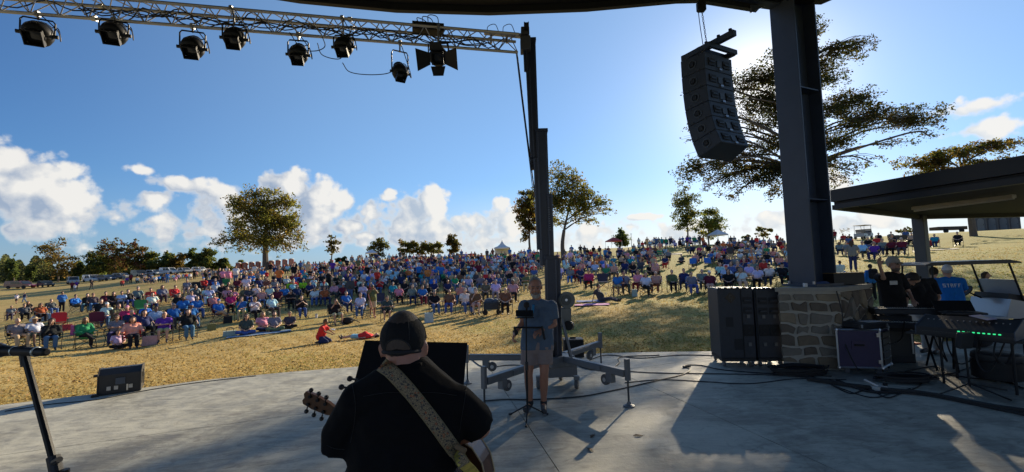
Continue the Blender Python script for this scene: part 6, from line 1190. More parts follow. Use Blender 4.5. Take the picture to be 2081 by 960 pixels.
 (1225, 614, 'fll', 'charcoal', 'charcoal', s('brown'), None, dict(ex=('badge',), rz=.9, lab='person in dark tee with white badge sitting on the pink blanket')), (1255, 603, 'lap', 'blue', 'tan', s('grey'), 'maroon', dict(cut_='shorts', lab='person in bright blue shirt and tan shorts, front row right')), (1270, 600, 'rest', 'grey', 'charcoal', s('dark'), 'brown', {}), (1296, 596, 'lap', 'pink', 'maroon', l('dark'), 'maroon', {}), (1313, 605, 'legx', 'white', 'black', l('dark'), 'black', dict(lab='dark haired person in white tee and black trousers, front row right')), (1333, 597, 'rest', 'salmon', 'brown', B, 'black', dict(lab='person in salmon tee right of the white tee, front row right')), (1197, 590, 'rest', 'magenta', 'black', s('blond'), 'red', dict(lab='person in magenta top and black trousers just right of mast')), (1181, 580, 'lap', 'navy', 'navy', s('brown'), 'black', {}), (1160, 578, 'lap', 'grey', 'blue', l('blond'), 'black', dict(ex=('pattern',))), (1172, 577, 'lap', 'red', 'maroon', s('brown'), 'red', {}), (1209, 564, 'rest', 'lightblue', 'grey', s('blond'), 'black', {}), (1231, 562, 'rest', 'lilac', 'navy', s('grey'), 'black', {}), (1232, 574, 'lap', 'green', 'navy', l('brown'), 'navy', dict(ex=('pattern',))), (1247, 570, 'rest', 'tan', 'olive', s('blond'), 'black', {}), (1270, 560, 'rest', 'navy', 'navy', s('brown'), 'blue', {}), (1302, 558, 'rest', 'charcoal', 'charcoal', s('dark'), 'teal', {}), (1322, 558, 'fl', 'black', 'black', s('dark'), None, {}), (1333, 562, 'lap', 'pink', 'charcoal', s('blond'), 'black', {}), (1283, 548, 'rest', 'teal', 'navy', B, 'black', {}), (1246, 546, 'rest', 'teal', 'teal', s('grey'), 'green', {}), (1231, 532, 'st', 'blue', 'navy', s('grey'), None, {}), (1161, 530, 'st', 'grey', 'charcoal', s('dark'), None, {}), (1263, 545, 'lap', 'tan', 'black', s('brown'), 'black', {}), (1212, 545, 'lap', 'orange', 'charcoal', s('grey'), 'black', {}),
 (1367, 596, 'lap', 'olive', 'black', s('brown'), 'grey', dict(sleeve='long', lab='person in olive top and black trousers, third from the subwoofers')), (1407, 601, 'rest', 'grey', 'denim', s('brown'), 'blue', dict(lab='person in grey tee and light jeans, second from the subwoofers')), (1443, 601, 'reach', 'maroon', 'tan', c_('white'), 'black', dict(cut_='shorts', lab='person in maroon shirt and white cap next to the subwoofers')), (1390, 592, 'rest', 'navy', 'navy', s('dark'), 'black', {}), (1428, 592, 'lap', 'grey', 'charcoal', s('grey'), 'black', {}), (1481, 596, 'lap', 'black', 'black', l('dark'), 'black', {}), (1478, 584, 'rest', 'lightblue', 'navy', c_('red'), 'blue', {}), (1507, 594, 'chin', 'white', 'tan', l('blond'), 'black', {}), (1540, 590, 'lap', 'lilac', 'black', s('brown'), 'black', dict(ex=('glasses',))), (1563, 584, 'lap', 'white', 'navy', c_('black'), 'black', {}), (1592, 582, 'rest', 'black', 'black', c_('black'), 'teal', {}), (1332, 570, 'lap', 'salmon', 'black', s('blond'), 'black', {}), (1352, 548, 'lap', 'navy', 'red', s('brown'), 'red', {}), (1385, 535, 'fl', 'charcoal', 'black', s('dark'), None, {}), (1467, 552, 'lap', 'black', 'navy', c_('white'), 'red', {}), (1478, 553, 'rest', 'navy', 'white', s('grey'), 'black', {}), (1494, 552, 'rest', 'grey', 'charcoal', s('brown'), 'black', {}), (1532, 566, 'rest', 'grey', 'denim', l('blond'), 'black', {}), (1546, 548, 'rest', 'black', 'navy', c_('blue'), 'black', {}), (1486, 527, 'rest', 'black', 'black', s('dark'), 'black', {}), (1506, 527, 'lap', 'white', 'charcoal', s('brown'), 'black', {}), (1545, 502, 'lap', 'blue', 'navy', s('brown'), 'navy', {}), (1528, 502, 'lap', 'navy', 'black', s('dark'), 'black', {}), (1514, 505, 'lap', 'lightblue', 'black', s('dark'), 'black', {}), (1486, 502, 'st', 'charcoal', 'navy', s('grey'), None, {}), (1493, 501, 'st', 'grey', 'charcoal', s('grey'), None, {}), (1474, 503, 'fll', 'black', 'charcoal', s('brown'), None, {}), (1580, 497, 'st', 'red', 'navy', s('brown'), None, {}), (1579, 525, 'fl', 'white', 'denim', s('brown'), None, {}), (1565, 518, 'fl', 'charcoal', 'black', s('dark'), None, dict(sc=.6)), (1440, 518, 'rest', 'black', 'black', s('grey'), 'black', {}), (1455, 514, 'rest', 'charcoal', 'navy', s('dark'), 'black', {}), (1408, 518, 'rest', 'navy', 'black', s('dark'), 'navy', {}), (1422, 522, 'rest', 'magenta', 'navy', s('brown'), 'black', {}),
 (1697, 494, 'st', 'maroon', 'grey', s('brown'), None, dict(lab='person in faded maroon top standing alone on the skyline by the column')), (1713, 495, 'lap', 'red', 'charcoal', s('brown'), 'red', {}), (1728, 497, 'lap', 'black', 'red', s('dark'), 'black', {}), (1787, 496, 'lap', 'black', 'black', s('grey'), 'teal', {}), (1813, 495, 'lap', 'grey', 'charcoal', s('brown'), 'black', {}), (1853, 500, 'rest', 'tan', 'black', s('brown'), 'black', {}), (1707, 520, 'rest', 'grey', 'navy', l('blond'), 'black', {}), (1722, 522, 'rest', 'grey', 'khaki', s('brown'), 'black', {}), (1735, 552, 'hip', 'grey', 'navy', l('brown'), None, dict(rz=2.4, lab='long haired person in grey top and navy trousers standing by the column')), (1755, 528, 'rest', 'lightblue', 'charcoal', s('white'), 'black', {}), (1776, 531, 'rest', 'purple', 'navy', s('grey'), 'navy', dict(lab='person in purple top seated beneath the canopy')), (1793, 521, 'rest', 'grey', 'navy', s('dark'), 'black', {}), (1812, 521, 'rest', 'maroon', 'black', s('grey'), 'black', {}), (1833, 521, 'rest', 'maroon', 'charcoal', s('white'), 'black', {}), (1738, 527, 'fl', 'grey', 'charcoal', s('brown'), None, dict(sc=.75)), (1707, 558, 'fl', 'white', 'blue', s('brown'), None, dict(sc=.85, rz=2.8, lab='child in white tee and blue shorts sitting by the column')), (1688, 545, 'st', 'white', 'navy', s('white'), None, dict(sc=.75)),
 (1774, 612, 'st', 'blue', 'black', s('dark'), None, dict(sc=.78, rz=2.9, sleeve='long', lab='boy in blue top and black trousers walking away behind the pier')), (1900, 504, 'reach', 'teal', 'navy', s('dark'), 'red', dict(lab='person in dark teal reclining right of the canopy post')), (1947, 502, 'lap', 'black', 'black', s('brown'), 'black', dict(lab='person in black seated alone on the right hillside')), (155, 590, 'st', 'purple', 'black', s('dark'), None, dict(rz=1.2)), (146, 592, 'hip', 'maroon', 'black', s('dark'), None, {}), (152, 593, 'st', 'white', 'grey', s('brown'), None, dict(sc=.7)), (186, 590, 'walk', 'black', 'charcoal', s('dark'), None, dict(rz=1.4, lab='person in black walking across the lawn below the parked cars')),
]
for px, py, pose, top, bot, hair, ch, kw in HL: add_person(px, py, pose, top, bot, hair, ch, rnd=random, **kw)
# the two children in red on the grass
add_person(656, 698, 'kn', 'red', 'navy', s('brown'), None, .82, rz=1.45, lab='boy in red tee kneeling on the grass playing cards')
pl = hit(733, 689); add_person(0, 0, 'lie', 'red', 'lightblue', s('dark'), None, .8, rz=-1.5, cut_='shorts', pos=pl, lab='child in red tee lying on the back on the grass')
cdk = hit(677, 688); k = thing('playing_card_stack', 'small pale stack of cards held by the kneeling boy in red', 'cards', (cdk.x, cdk.y, cdk.z+.32)); MB().box((0, 0, 0), (.14, .09, .012), (.3, .2, .1)).build('cards', mat('card_blue', (.35, .4, .6), .6), k); MB().box((0, .0, .012), (.12, .08, .004), (.3, .2, .1)).build('top_card', mwhite, k)

# random neighbours: everyone else one can still tell apart, then the far crowd as one mass
occ = [(i['x'], px_of(i['o'].location)[1]) for i in PEOPLE]
ZONES = [  # x0, x1, y at x0 (top, bottom), y at x1 (top, bottom), density, standing share
 (640, 770, 556, 622, 545, 612, .85, .1), (770, 1115, 538, 604, 529, 600, 1.0, .05), (440, 640, 580, 614, 562, 618, .6, .08), (380, 470, 592, 622, 586, 618, .18, .05), (1135, 1330, 533, 572, 516, 566, .85, .06), (1330, 1460, 510, 556, 500, 552, .38, .05), (1460, 1605, 502, 588, 498, 570, .75, .05), (1300, 1430, 501, 509, 494, 503, 1.0, .5), (1140, 1300, 523, 528, 512, 517, .6, .6), (790, 1110, 532, 538, 523, 530, .9, .35),
 (250, 660, 572, 583, 547, 557, .8, .15), (690, 800, 540, 552, 534, 546, .35, .5), (1690, 1870, 502, 545, 490, 530, .22, .1), (600, 760, 552, 575, 540, 558, .5, .25)]
cand = []
for x0, x1, a0, b0, a1, b1, dens, stf in ZONES:
    y_f = 0.0
    yy = 0.0
    y = max(b0, b1)
    while y > min(a0, a1):
        x = x0
        while x < x1:
            f_ = (x-x0)/(x1-x0); ta, tb = a0+(a1-a0)*f_, b0+(b1-b0)*f_; dpt = None
            p = None
            q = hit(x, y); sz = 900/max(8, q.y)
            if ta <= y <= tb and random.random() < dens:
                xx, yv = x+random.uniform(-.25, .25)*sz*.7, y+random.uniform(-.12, .12)*sz
                if all(abs(xx-o[0]) > .40*sz or abs(yv-o[1]) > .26*sz for o in occ[:210]) and not (1086 < xx < 1134 and yv > 560): cand.append((q.y, xx, yv, stf)); 
            x += sz*random.uniform(.54, .80)
        y -= max(1.4, sz*.29)
cand.sort(); rr_ = random.Random(5)
TOPW = ['black']*5+['navy']*5+['grey']*4+['white']*5+['charcoal']*4+['blue']*4+['lightblue']*3+['red']*3+['maroon']*2+['pink']*2+['salmon', 'teal', 'green', 'olive', 'brown', 'purple', 'tan', 'lilac', 'orange', 'denim', 'denim']
HW = [s('brown')]*5+[s('dark')]*5+[s('grey')]*4+[l('brown')]*3+[l('blond')]*3+[l('dark')]*3+[s('blond'), s('white'), ('bob', 'brown'), ('bob', 'blond'), B, B, c_('white'), c_('navy'), c_('red'), c_('black'), c_('blue')]
CHW = ['black']*6+['navy']*5+['blue']*3+['green', 'maroon', 'red', 'grey', 'charcoal', 'teal', 'brown']
def rand_person(stf):
    st_ = rr_.random() < stf; pose = rr_.choice(('st', 'stx', 'hip', 'st')) if st_ else rr_.choice(('lap', 'lap', 'cross', 'rest', 'rest', 'legx', 'chin', 'clap'))
    return pose, rr_.choice(TOPW), rr_.choice(('black', 'navy', 'denim', 'denim', 'charcoal', 'khaki', 'tan')), rr_.choice(HW), None if st_ else rr_.choice(CHW)
NEAR = max(0, 296-len(PEOPLE)); FAR = cand[NEAR:]; nch = len(CHAIRS)
for d, xx, yv, stf in cand[:NEAR]:
    pose, top, bot, hair, ch = rand_person(stf); add_person(xx, yv, pose, top, bot, hair, ch, sleeve=rr_.choice(('tee', 'tee', 'long')), rnd=rr_, ex=rr_.choice(((), (), ('glasses',), ('pattern',), ('beard',) if hair[0] == 'short' and hair[1] != 'blond' else ('glasses',))))
print('people', len(PEOPLE), 'chairs', len(CHAIRS), 'far', len(FAR), 'hand', len(HL), 'nearest far', FAR[0][0] if FAR else None)
# far crowd
def low(me, ratio):
    o = bpy.data.objects.new('t', me); WS.collection.objects.link(o); m = o.modifiers.new('d', 'DECIMATE'); m.ratio = ratio; WS.view_layers[0].update(); dg = WS.view_layers[0].depsgraph; r = bpy.data.meshes.new_from_object(o.evaluated_get(dg)); bpy.data.objects.remove(o)
    r.calc_loop_triangles(); V = np.array([v.co[:] for v in r.vertices], np.float32).reshape(-1, 3); T = np.array([t_.vertices[:] for t_ in r.loop_triangles], np.int32).reshape(-1, 3); bpy.data.meshes.remove(r); return V, T
LOW = {}
for k in ('lap', 'cross', 'rest', 'legx', 'chin', 'clap', 'st', 'stx', 'hip'): LOW[k] = [low(PR[k]['body'], .045), low(PR[k]['tee'], .045), low(PR[k]['trousers'], .045)]
LH = {k: low(HAIR[k], .12) for k in ('short', 'long', 'bob', 'cap')}; LCH = [low(CHM[0], 1), low(CHM[1], 1)]
VV, TT, CC, off = [], [], [], 0
for d, xx, yv, stf in FAR:
    pose, top, bot, hair, ch = rand_person(stf); p = hit(xx, yv); a = -math.atan2(p.x, p.y)+rr_.uniform(-.3, .3); ca, sa = math.cos(a), math.sin(a); M = np.array(((ca, -sa, 0), (sa, ca, 0), (0, 0, 1))); sc = rr_.uniform(.92, 1.06)
    parts = [(LOW[pose][0], rr_.choice(SK), (0, 0, 0)), (LOW[pose][1], COL[top], (0, 0, 0)), (LOW[pose][2], COL[bot], (0, 0, 0))]
    if hair[0] in LH: parts.append((LH[hair[0]], COL[hair[1]] if hair[0] == 'cap' else HC[hair[1]], PR[pose]['J']['head']))
    if ch: parts += [(LCH[0], COL[ch], (0, 0, 0)), (LCH[1], COL[ch], (0, 0, 0))]
    for (V, T), col, o_ in parts:
        VV.append(((V+np.array(o_))*sc) @ M.T + np.array(p)); TT.append(T+off); off += len(V); CC.append(np.tile(np.array(col), (len(V), 1)))
if VV:
    me = np_mesh('far_crowd', np.concatenate(VV), np.concatenate(TT), mat('crowd_cloth', None, .85, tint='tint', var=.12, spec=.15), np.concatenate(CC), smooth=True)
    tag(obj('far_crowd', me), 'far part of the seated crowd filling the hillside up to the ridge', 'crowd', None, 'stuff'); print('far tris', len(me.polygons))
# empty chairs and things lying on the lawn
def empty_chair(px, py, col, lab, rz=None):
    p = hit(px, py); k = add_chair(p, -math.atan2(p.x, p.y)+(rz if rz is not None else random.uniform(-.3, .3)), col, lab)
for a in [(119, 674, 'red', 'empty bright red camp chair in the left front rows'), (196, 674, 'maroon', 'empty maroon camp chair behind the green top'), (288, 642, 'green', 'empty dark green camp chair seen among the left rows', 2.9), (400, 598, 'black', 'empty black camp chair left of the red chair with blue cap'), (426, 592, 'navy', 'empty navy camp chair right of the red chair with blue cap'), (444, 592, 'navy', 'empty navy camp chair under the pink dressed standers', 3.0), (460, 590, 'green', 'empty green camp chair under the pink dressed standers', 3.0), (592, 602, 'lime', 'empty lime green camp chair, left of the two', 3.0), (617, 600, 'lime', 'empty lime green camp chair, right of the two', 3.0), (772, 628, 'navy', 'wide empty navy camp chair right of the tripod', 3.1), (1226, 588, 'navy', 'empty navy camp chair behind the blanket with the badge wearer', 3.0),
          (1408, 547, 'blue', 'empty blue camp chair, left of two on the green slope'), (1440, 546, 'blue', 'empty blue camp chair, right of two on the green slope'), (1467, 530, 'red', 'empty red camp chair on the slope above the subwoofers'), (1838, 497, 'charcoal', 'empty dark camp chair beside the canopy post, right one', 3.0), (1824, 497, 'charcoal', 'empty dark camp chair beside the canopy post, left one', 3.0), (632, 590, 'olive', 'empty olive camp chair above the lime green chairs', 2.8)]: empty_chair(*a)
def lawn(name, lab, cat_, px, py): p = hit(px, py); return thing(name, lab, cat_, tuple(p), -math.atan2(p.x, p.y))
def blanket(px, py, w_, d_, col, lab):
    k = lawn('blanket', lab, 'blanket', px, py); q = MB(); n = 8; vs = []
    rs = random.Random(px)
    for i in range(n+1):
        row = []
        for j in range(5):
            x, y = (i/n-.5)*w_, (j/4-.5)*d_; a = k.rotation_euler.z; gx, gy = k.location.x+x*math.cos(a)-y*math.sin(a), k.location.y+x*math.sin(a)+y*math.cos(a); row.append(q.bm.verts.new((x, y, zg(gx, gy)-k.location.z+.03+rs.uniform(0, .035))))
        vs.append(row)
    for i in range(n):
        for j in range(4): q.bm.faces.new((vs[i][j], vs[i+1][j], vs[i+1][j+1], vs[i][j+1]))
    o = q.build('cloth', mat('blanket_'+lab.split()[0], col, .9, var=.35, scale=6), k); m = o.modifiers.new('s', 'SOLIDIFY'); m.thickness = .012; m.offset = 1
blanket(528, 680, 2.3, .6, (.20, .30, .42), 'pale blue picnic blanket under the front ground sitters'); blanket(1200, 614, 1.3, .5, (.16, .25, .5), 'blue picnic blanket beside the pink one right of mast'); blanket(1203, 621, 1.5, .5, (.62, .26, .48), 'pink picnic blanket on the grass right of the mast'); blanket(1566, 532, 2.2, .9, (.6, .58, .55), 'white picnic blanket on the slope left of the column'); blanket(1355, 518, 3.6, 1.2, (.55, .5, .45), 'beige picnic blanket on the green slope'); blanket(1900, 509, 2.6, 1.0, (.55, .52, .46), 'beige picnic blanket right of the canopy post')
def tote(px, py, w_, h_, col, lab, m=None):
    k = lawn('tote_bag', lab, 'bag', px, py); MB().prism([(-w_*.5, -.1, 0), (w_*.5, -.1, 0), (w_*.46, -.06, h_), (-w_*.46, -.06, h_)], (0, .2, 0)).build('bag', m or mat('bag_'+lab.split()[0], col, .8, var=.4, scale=20), k)
    for y in (-.06, .08): MB().tube(curve([(-w_*.25, y, h_*.98), (-w_*.2, y, h_+.12), (w_*.2, y, h_+.12), (w_*.25, y, h_*.98)], 4), .01, 5).build('strap', mat('strap_web', (.1, .1, .1), .8), k)
tote(304, 702, .5, .36, (.6, .35, .34), 'pink soft bag beside the coral chair'); tote(872, 656, .40, .42, (.42, .55, .6), 'pale blue printed tote bag before the centre front row'); tote(1290, 603, .28, .36, (.45, .55, .48), 'white green bucket bag on the grass in the right front row'); tote(467, 683, .5, .2, (.5, .6, .7), 'white blue bag at the left end of the blanket'); tote(463, 657, .4, .34, (.015, .015, .016), 'black bag leaning on a chair below the big oak'); tote(430, 672, .34, .3, (.18, .2, .08), 'olive bag hanging by the reclining black tee'); tote(1887, 500, .6, .5, (.5, .03, .04), 'red cooler bag right of the canopy post'); tote(135, 672, .45, .3, (.5, .05, .08), 'crimson bag behind the left front row'); tote(160, 680, .6, .45, (.55, .12, .3), 'magenta blanket bundle behind the green top')
k = lawn('backpack', 'black backpack on the grass beside the seated photographer', 'backpack', 706, 659); MB().ell((0, 0, .16), (.3, .18, .17)).ell((.05, -.12, .12), (.18, .1, .1)).build('bag', MATS['bag_cloth'], k, smooth=True); MB().tube(curve([(.2, 0, .2), (.42, -.1, .12), (.55, 0, .03)], 5), .018).build('strap', mblk, k)
k = lawn('equipment_wagon', 'dark folding wagon loaded with bags, centre front row', 'wagon', 1000, 641)
MB().box((0, .2, .42), (.75, .5, .34), bev=.03).build('fabric_tub', mat('wagon_cloth', (.05, .06, .075), .9, var=.5, scale=10), k)
for sx in (-.3, .3):
    for sy in (-.02, .42): MB().lathe([(.02, -.03), (.11, -.03), (.115, 0), (.11, .03), (.02, .03)], (sx, sy, .115), Matrix.Rotation(R(90), 3, 'X'), 12).build('wheel', mtyre, k)
MB().ell((-.1, .2, .62), (.25, .2, .14)).ell((.18, .2, .6), (.16, .2, .12)).build('load', mat('load_cloth', (.10, .13, .17), .9, var=.6, scale=9), k, smooth=True); MB().tube([(-.36, .2, .5), (-.55, .1, .85), (-.5, .1, .95)], .014).build('pull_handle', mct, k)
k = lawn('tilted_umbrella', 'open silver grey umbrella resting on the grass at left', 'umbrella', 88, 652); q = MB(); q.lathe([(.62, .0), (.6, .12), (.5, .28), (.34, .40), (.16, .47), (.02, .49)], seg=16); q.build('canopy', mat('umbrella_silver', (.42, .44, .45), .45, var=.12), k, smooth=True); MB().cyl((0, 0, .0), (0, 0, .55), .012).build('shaft', mct, k); MB().tube([(0, 0, .0), (.02, 0, -.03), (.06, 0, -.02)], .014).build('handle', mblk, k)
for sx in range(8): a = sx*.785; MB().tube([(.61*math.cos(a), .61*math.sin(a), .005), (.34*math.cos(a), .34*math.sin(a), .395), (.02, .0, .48)], .006, 4).build('rib', mct, k)
k = lawn('camera_tripod', 'camera tripod with a salmon pink front leg', 'tripod', 748, 648); mpk = mat('salmon_leg', (.6, .22, .17), .6)
for (x, y), m_ in (((.33, -.15), mpk), ((-.28, -.1), mblk), ((.0, .3), mblk)): MB().cyl((x, y, 0), (x*.05, y*.05, 1.22), .022, .028).build('leg', m_, k)
MB().cyl((0, 0, 1.15), (0, 0, 1.5), .018).build('centre_column', mblk, k); MB().box((0, 0, 1.56), (.14, .1, .11), bev=.01).build('camera', mblk2, k); MB().cyl((0, -.05, 1.56), (0, -.17, 1.56), .042, seg=12).build('lens', mblk, k)
k = thing('hand_camera', 'black camera held at the face by the seated photographer', 'camera', tuple(PEOPLE[[i['lab'] for i in PEOPLE].index('person in black tee and tan shorts aiming a camera, seated')]['o'].matrix_world.translation)); 
po = [i for i in PEOPLE if i['lab'] and 'aiming a camera' in i['lab']][0]['o']; k.rotation_euler = po.rotation_euler; MB().box((0, -.14, 1.17), (.15, .08, .11), bev=.01).build('camera_body', mblk2, k); MB().cyl((0, -.17, 1.16), (0, -.30, 1.16), .04, .046, 12).build('lens', mblk, k)
k = lawn('white_cup', 'small white drinking cup on the grass by the black tee', 'cup', 643, 647); MB().lathe([(.05, 0), (.065, .2), (.07, .2), (.06, .205)], seg=12).build('cup', mwhite, k); MB().lathe([(.072, .2), (.072, .22), (.02, .225)], seg=12).build('lid', mat('ring_silver', None), k)

# labels that single people and chairs out
from collections import defaultdict
def fin(key):
    gp = defaultdict(list)
    for i in PEOPLE:
        if not i['lab']: gp[key(i)].append(i)
    return gp
ordw = ['leftmost', 'second from left', 'third from left', 'fourth from left', 'fifth from left', 'sixth from left', 'seventh from left']
def place(i): return '%s %s' % ({'front': 'front', 'middle': 'mid crowd', 'back': 'back'}[i['band']], i['loc'].replace('between mast and subwoofers', 'left of subwoofers'))
def fit(*opts):
    for o_ in opts:
        if len(o_.split()) <= 16: return o_
    return ' '.join(opts[-1].replace(' patterned', '').split()[:16])
for k_, lst in fin(lambda i: (i['ps'], i['top'], i['hd'], i['band'], i['loc'])).items():
    lst.sort(key=lambda i: i['x'])
    for n, i in enumerate(lst):
        who = ('child' if i['kid'] else 'person')
        if len(lst) == 1: i['lab'] = fit('%s %s in %s top and %s, %s, %s' % (i['ps'], who, i['top'], i['bot'], i['hd'], place(i)), '%s %s in %s top, %s, %s' % (i['ps'], who, i['top'], i['hd'], place(i)))
        else: i['lab'] = fit('%s of %d %s in %s top, %s, %s' % (ordw[min(n, 6)], len(lst), i['ps'], i['top'], i['hd'], place(i)), '%s %s in %s top, %s, %s' % (ordw[min(n, 6)], i['ps'], i['top'], i['hd'], place(i)))
for i in PEOPLE: i['o']['label'] = i['lab']
cg = defaultdict(list)
for k, col, info in CHAIRS:
    if isinstance(info, str): k['label'] = info
    else:
        la = info['lab']
        if len(la.split()) > 11 or ' crowd ' in la or la == info.get('auto') or any(la.endswith(z) for z in (place(info),)): cg[(col, info['top'], info['hd'], place(info))].append((info['x'], k, info))
        else: k['label'] = '%s camp chair under the %s' % (col, la)
for (col, top, hd_, plc), lst in cg.items():
    lst.sort(key=lambda a: a[0])
    for n, (x, k, i) in enumerate(lst):
        od = '' if len(lst) == 1 else ordw[min(n, 6)]+' '
        k['label'] = fit('%s%s camp chair under %s top with %s, %s' % (od, col, top, hd_, plc), '%s%s chair under %s top, %s, %s' % (od, col, top, hd_, plc))
bpy.data.scenes.remove(WS) if False else None
# ------------------------------------------------------------------ the performers and crew, modelled more finely
def hand(q, w, d, n, th, curl=.5, s=1.0, r=.0095):      # wrist, direction, palm normal, thumb side
    d, n = Vector(d).normalized(), Vector(n).normalized(); t_ = n.cross(d).normalized(); t_ = t_ if t_.dot(Vector(th)) > 0 else -t_
    for i, (ln, of) in enumerate(((.92, .031), (1.0, .010), (.95, -.011), (.76, -.030))):
        k = w + d*(.088-.004*abs(i-1))*s + t_*of*s; capsule(q, w+t_*of*.45*s, k, .019*s, .0125*s, seg=8); p = k; c = curl*(.8+.12*i)
        for j, seg_ in enumerate((.042, .027, .020)):
            c2 = c*(j+1); dv = (d*math.cos(c2)+n*math.sin(c2)).normalized(); e = p+dv*seg_*ln*s; capsule(q, p, e, r*s*(1.08-.1*j), r*s*(1.0-.12*j), seg=8); p = e
    b0 = w+d*.028*s+t_*.024*s; b1 = b0+(d*.6+t_*.75+n*.25).normalized()*.04*s; b2 = b1+(d*.85+t_*.3+n*.4*curl).normalized()*.03*s; b3 = b2+(d*.9+n*.5*curl).normalized()*.024*s
    capsule(q, w+t_*.008, b0, .018*s, .016*s, seg=8); capsule(q, b0, b1, .0155*s, .0125*s, seg=8); capsule(q, b1, b2, .0122*s, .0108*s, seg=8); capsule(q, b2, b3, .0105*s, .009*s, seg=8)
def head(q, c, M, s=1.0, parts=True):                   # local: x right of face, -y front, z up
    def L(x, y, z): return c + M @ (Vector((x, y, z))*s)
    eu = M.to_euler()
    q.ell(L(0, .012, .02), (.077*s, .096*s, .105*s), eu, 3); q.ell(L(0, -.022, -.035), (.064*s, .068*s, .075*s), eu); q.ell(L(0, -.05, -.088), (.036*s, .034*s, .030*s), eu); q.ell(L(0, -.055, .035), (.060*s, .036*s, .026*s), eu)
    capsule(q, L(0, -.083, .018), L(0, -.104, -.022), .010*s, .0145*s, seg=8)
    for sg in (-1, 1):
        q.ell(L(sg*.014, -.094, -.026), (.010*s, .011*s, .009*s), eu); q.ell(L(sg*.040, -.066, -.022), (.024*s, .02*s, .022*s), eu); q.ell(L(sg*.052, -.03, -.062), (.022*s, .04*s, .03*s), eu)
        q.ell(L(sg*.081, .012, -.006), (.011*s, .021*s, .034*s), (M @ Euler((0, 0, sg*.35)).to_matrix()).to_euler())
    q.ell(L(0, -.080, -.055), (.024*s, .012*s, .007*s), eu); q.ell(L(0, -.078, -.067), (.021*s, .012*s, .008*s), eu)
    return L
def sub_obj(name, q, m, parent, vox=None, smooth=3, color=None, **k):
    return obj(name, remesh(q, name, vox, m, smooth, **k) if vox else q.mesh(name, m, True), parent, color=color)
def face_parts(o, L, M, s=1.0, beard=None, lids=False):
    eu = M.to_euler()
    for sg in (-1, 1):
        q = MB(); q.ell(L(sg*.032, -.081, .010), (.0135*s, .008*s, .0075*s), eu); obj('eye', q.mesh('eye', mat('eyelid', (.27, .12, .08), .5) if lids else mat('eye_white', (.5, .46, .42), .3), True), o)
        if lids:
            q = MB(); capsule(q, L(sg*.020, -.0875, .005), L(sg*.044, -.0845, .005), .0022*s, .0022*s); obj('eyelash', q.mesh('eyelash', mat('iris', (.02, .014, .01), .2), True), o); pass
        if not lids: q = MB(); q.ell(L(sg*.032, -.0865, .008), (.006*s, .004*s, .006*s), eu); obj('pupil', q.mesh('pupil', mat('iris', (.02, .014, .01), .2), True), o)
        q = MB(); capsule(q, L(sg*.014, -.093, .032), L(sg*.05, -.080, .034), .0055*s, .0045*s); obj('eyebrow', q.mesh('eyebrow', mhair, True), o, color=beard or HC['brown'])
    q = MB(); q.ell(L(0, -.0895, -.061), (.021*s, .004*s, .0035*s), eu); obj('mouth', q.mesh('mouth', mat('lip', (.22, .07, .06), .5), True), o)
def shell(L, M, s, k=1.06, planes=(), name='hair', c=(0, .014, .024), rad=(.081, .1, .107)):
    q = MB(); q.ell(L(*c), tuple(r*s*k for r in rad), M.to_euler(), 3); me = q.mesh(name, mhair, True); return trim(me, [(L(*co), M @ Vector(no)) for co, no in planes])
MSK = mat('skin_fine', None, .5, objcol=True, var=.10, scale=22, bump=.12); mkn = mat('knit_fine', None, .85, objcol=True, var=.14, scale=16, bump=.25, spec=.25)
FIG = 'performers and crew on the stage'
def hero(label, loc): o = obj('person', None, None, loc); return o

# --- guitarist, seen from behind
def pg(px, py, d): return P(px, py, d)
g0 = P(832, 960, 1.9); gl = Vector((g0.x, 1.9, 0))
def g_(px, py, d=1.9): return P(px, py, d)-gl
q = MB(); HM = Euler((R(6), 0, R(180))).to_matrix()       # faces away from us
hc = g_(821, 696, 1.90); Lh = head(q, hc, HM, 1.0)
capsule(q, g_(822, 716, 1.88), g_(826, 775, 1.87), .074, .09)
for sg in (-1, 1): q.ell(Lh(sg*.090, .006, -.030), (.012, .022, .035), (HM @ Euler((0, 0, sg*.5)).to_matrix()).to_euler()); q.ell(Lh(sg*.099, .012, -.018), (.007, .014, .018), HM.to_euler())
shL, shR = g_(734, 815, 1.88), g_(922, 818, 1.90); elL, elR = g_(690, 905, 1.93), g_(974, 868, 1.98); wrL, wrR = g_(716, 880, 2.2), g_(880, 905, 2.17)
for a, b_, r0, r1 in ((shL, elL, .05, .05), (elL, wrL, .05, .034), (shR, elR, .052, .052), (elR, wrR, .052, .034)): capsule(q, a, b_, r0, r1)
capsule(q, g_(834, 805, 1.9), shL, .08, .05); capsule(q, g_(834, 805, 1.9), shR, .08, .05)
q.ell(g_(830, 870, 1.92), (.19, .13, .24)); q.ell(g_(814, 985, 1.93), (.20, .16, .22))
hipz = .86
for sg in (-1, 1):
    hj = Vector((sg*.11+.02, .02, hipz)); kn = Vector((sg*.14+.02, .0, .48)); an_ = Vector((sg*.15+.02, -.02, .08)); capsule(q, hj, kn, .10, .065); capsule(q, kn, an_, .065, .042); capsule(q, an_-V3(0, .04, 0), an_+V3(sg*.03, .17, -.04), .045, .04)
q.ell((.02, .0, .92), (.2, .15, .15))
hand(q, wrL, (-.5, .5, .4), (.5, .2, .5), (0, .5, .5), .75); hand(q, wrR, (-.8, .15, -.25), (0, .9, .2), (0, .2, 1), .5)
gm = remesh(q, 'person', .010, [MSK, mshoe], 3)
for p in gm.polygons:
    if p.center.z < .11: p.material_index = 1
gtr = obj('person', gm, None, gl, color=(.43, .205, .145)); tag(gtr, 'guitarist in black shirt and black cap seen from behind', 'person', FIG)
q = MB()
capsule(q, g_(826, 775, 1.88), g_(744, 818, 1.88), .122, .092); capsule(q, g_(834, 775, 1.88), g_(914, 822, 1.90), .122, .092)
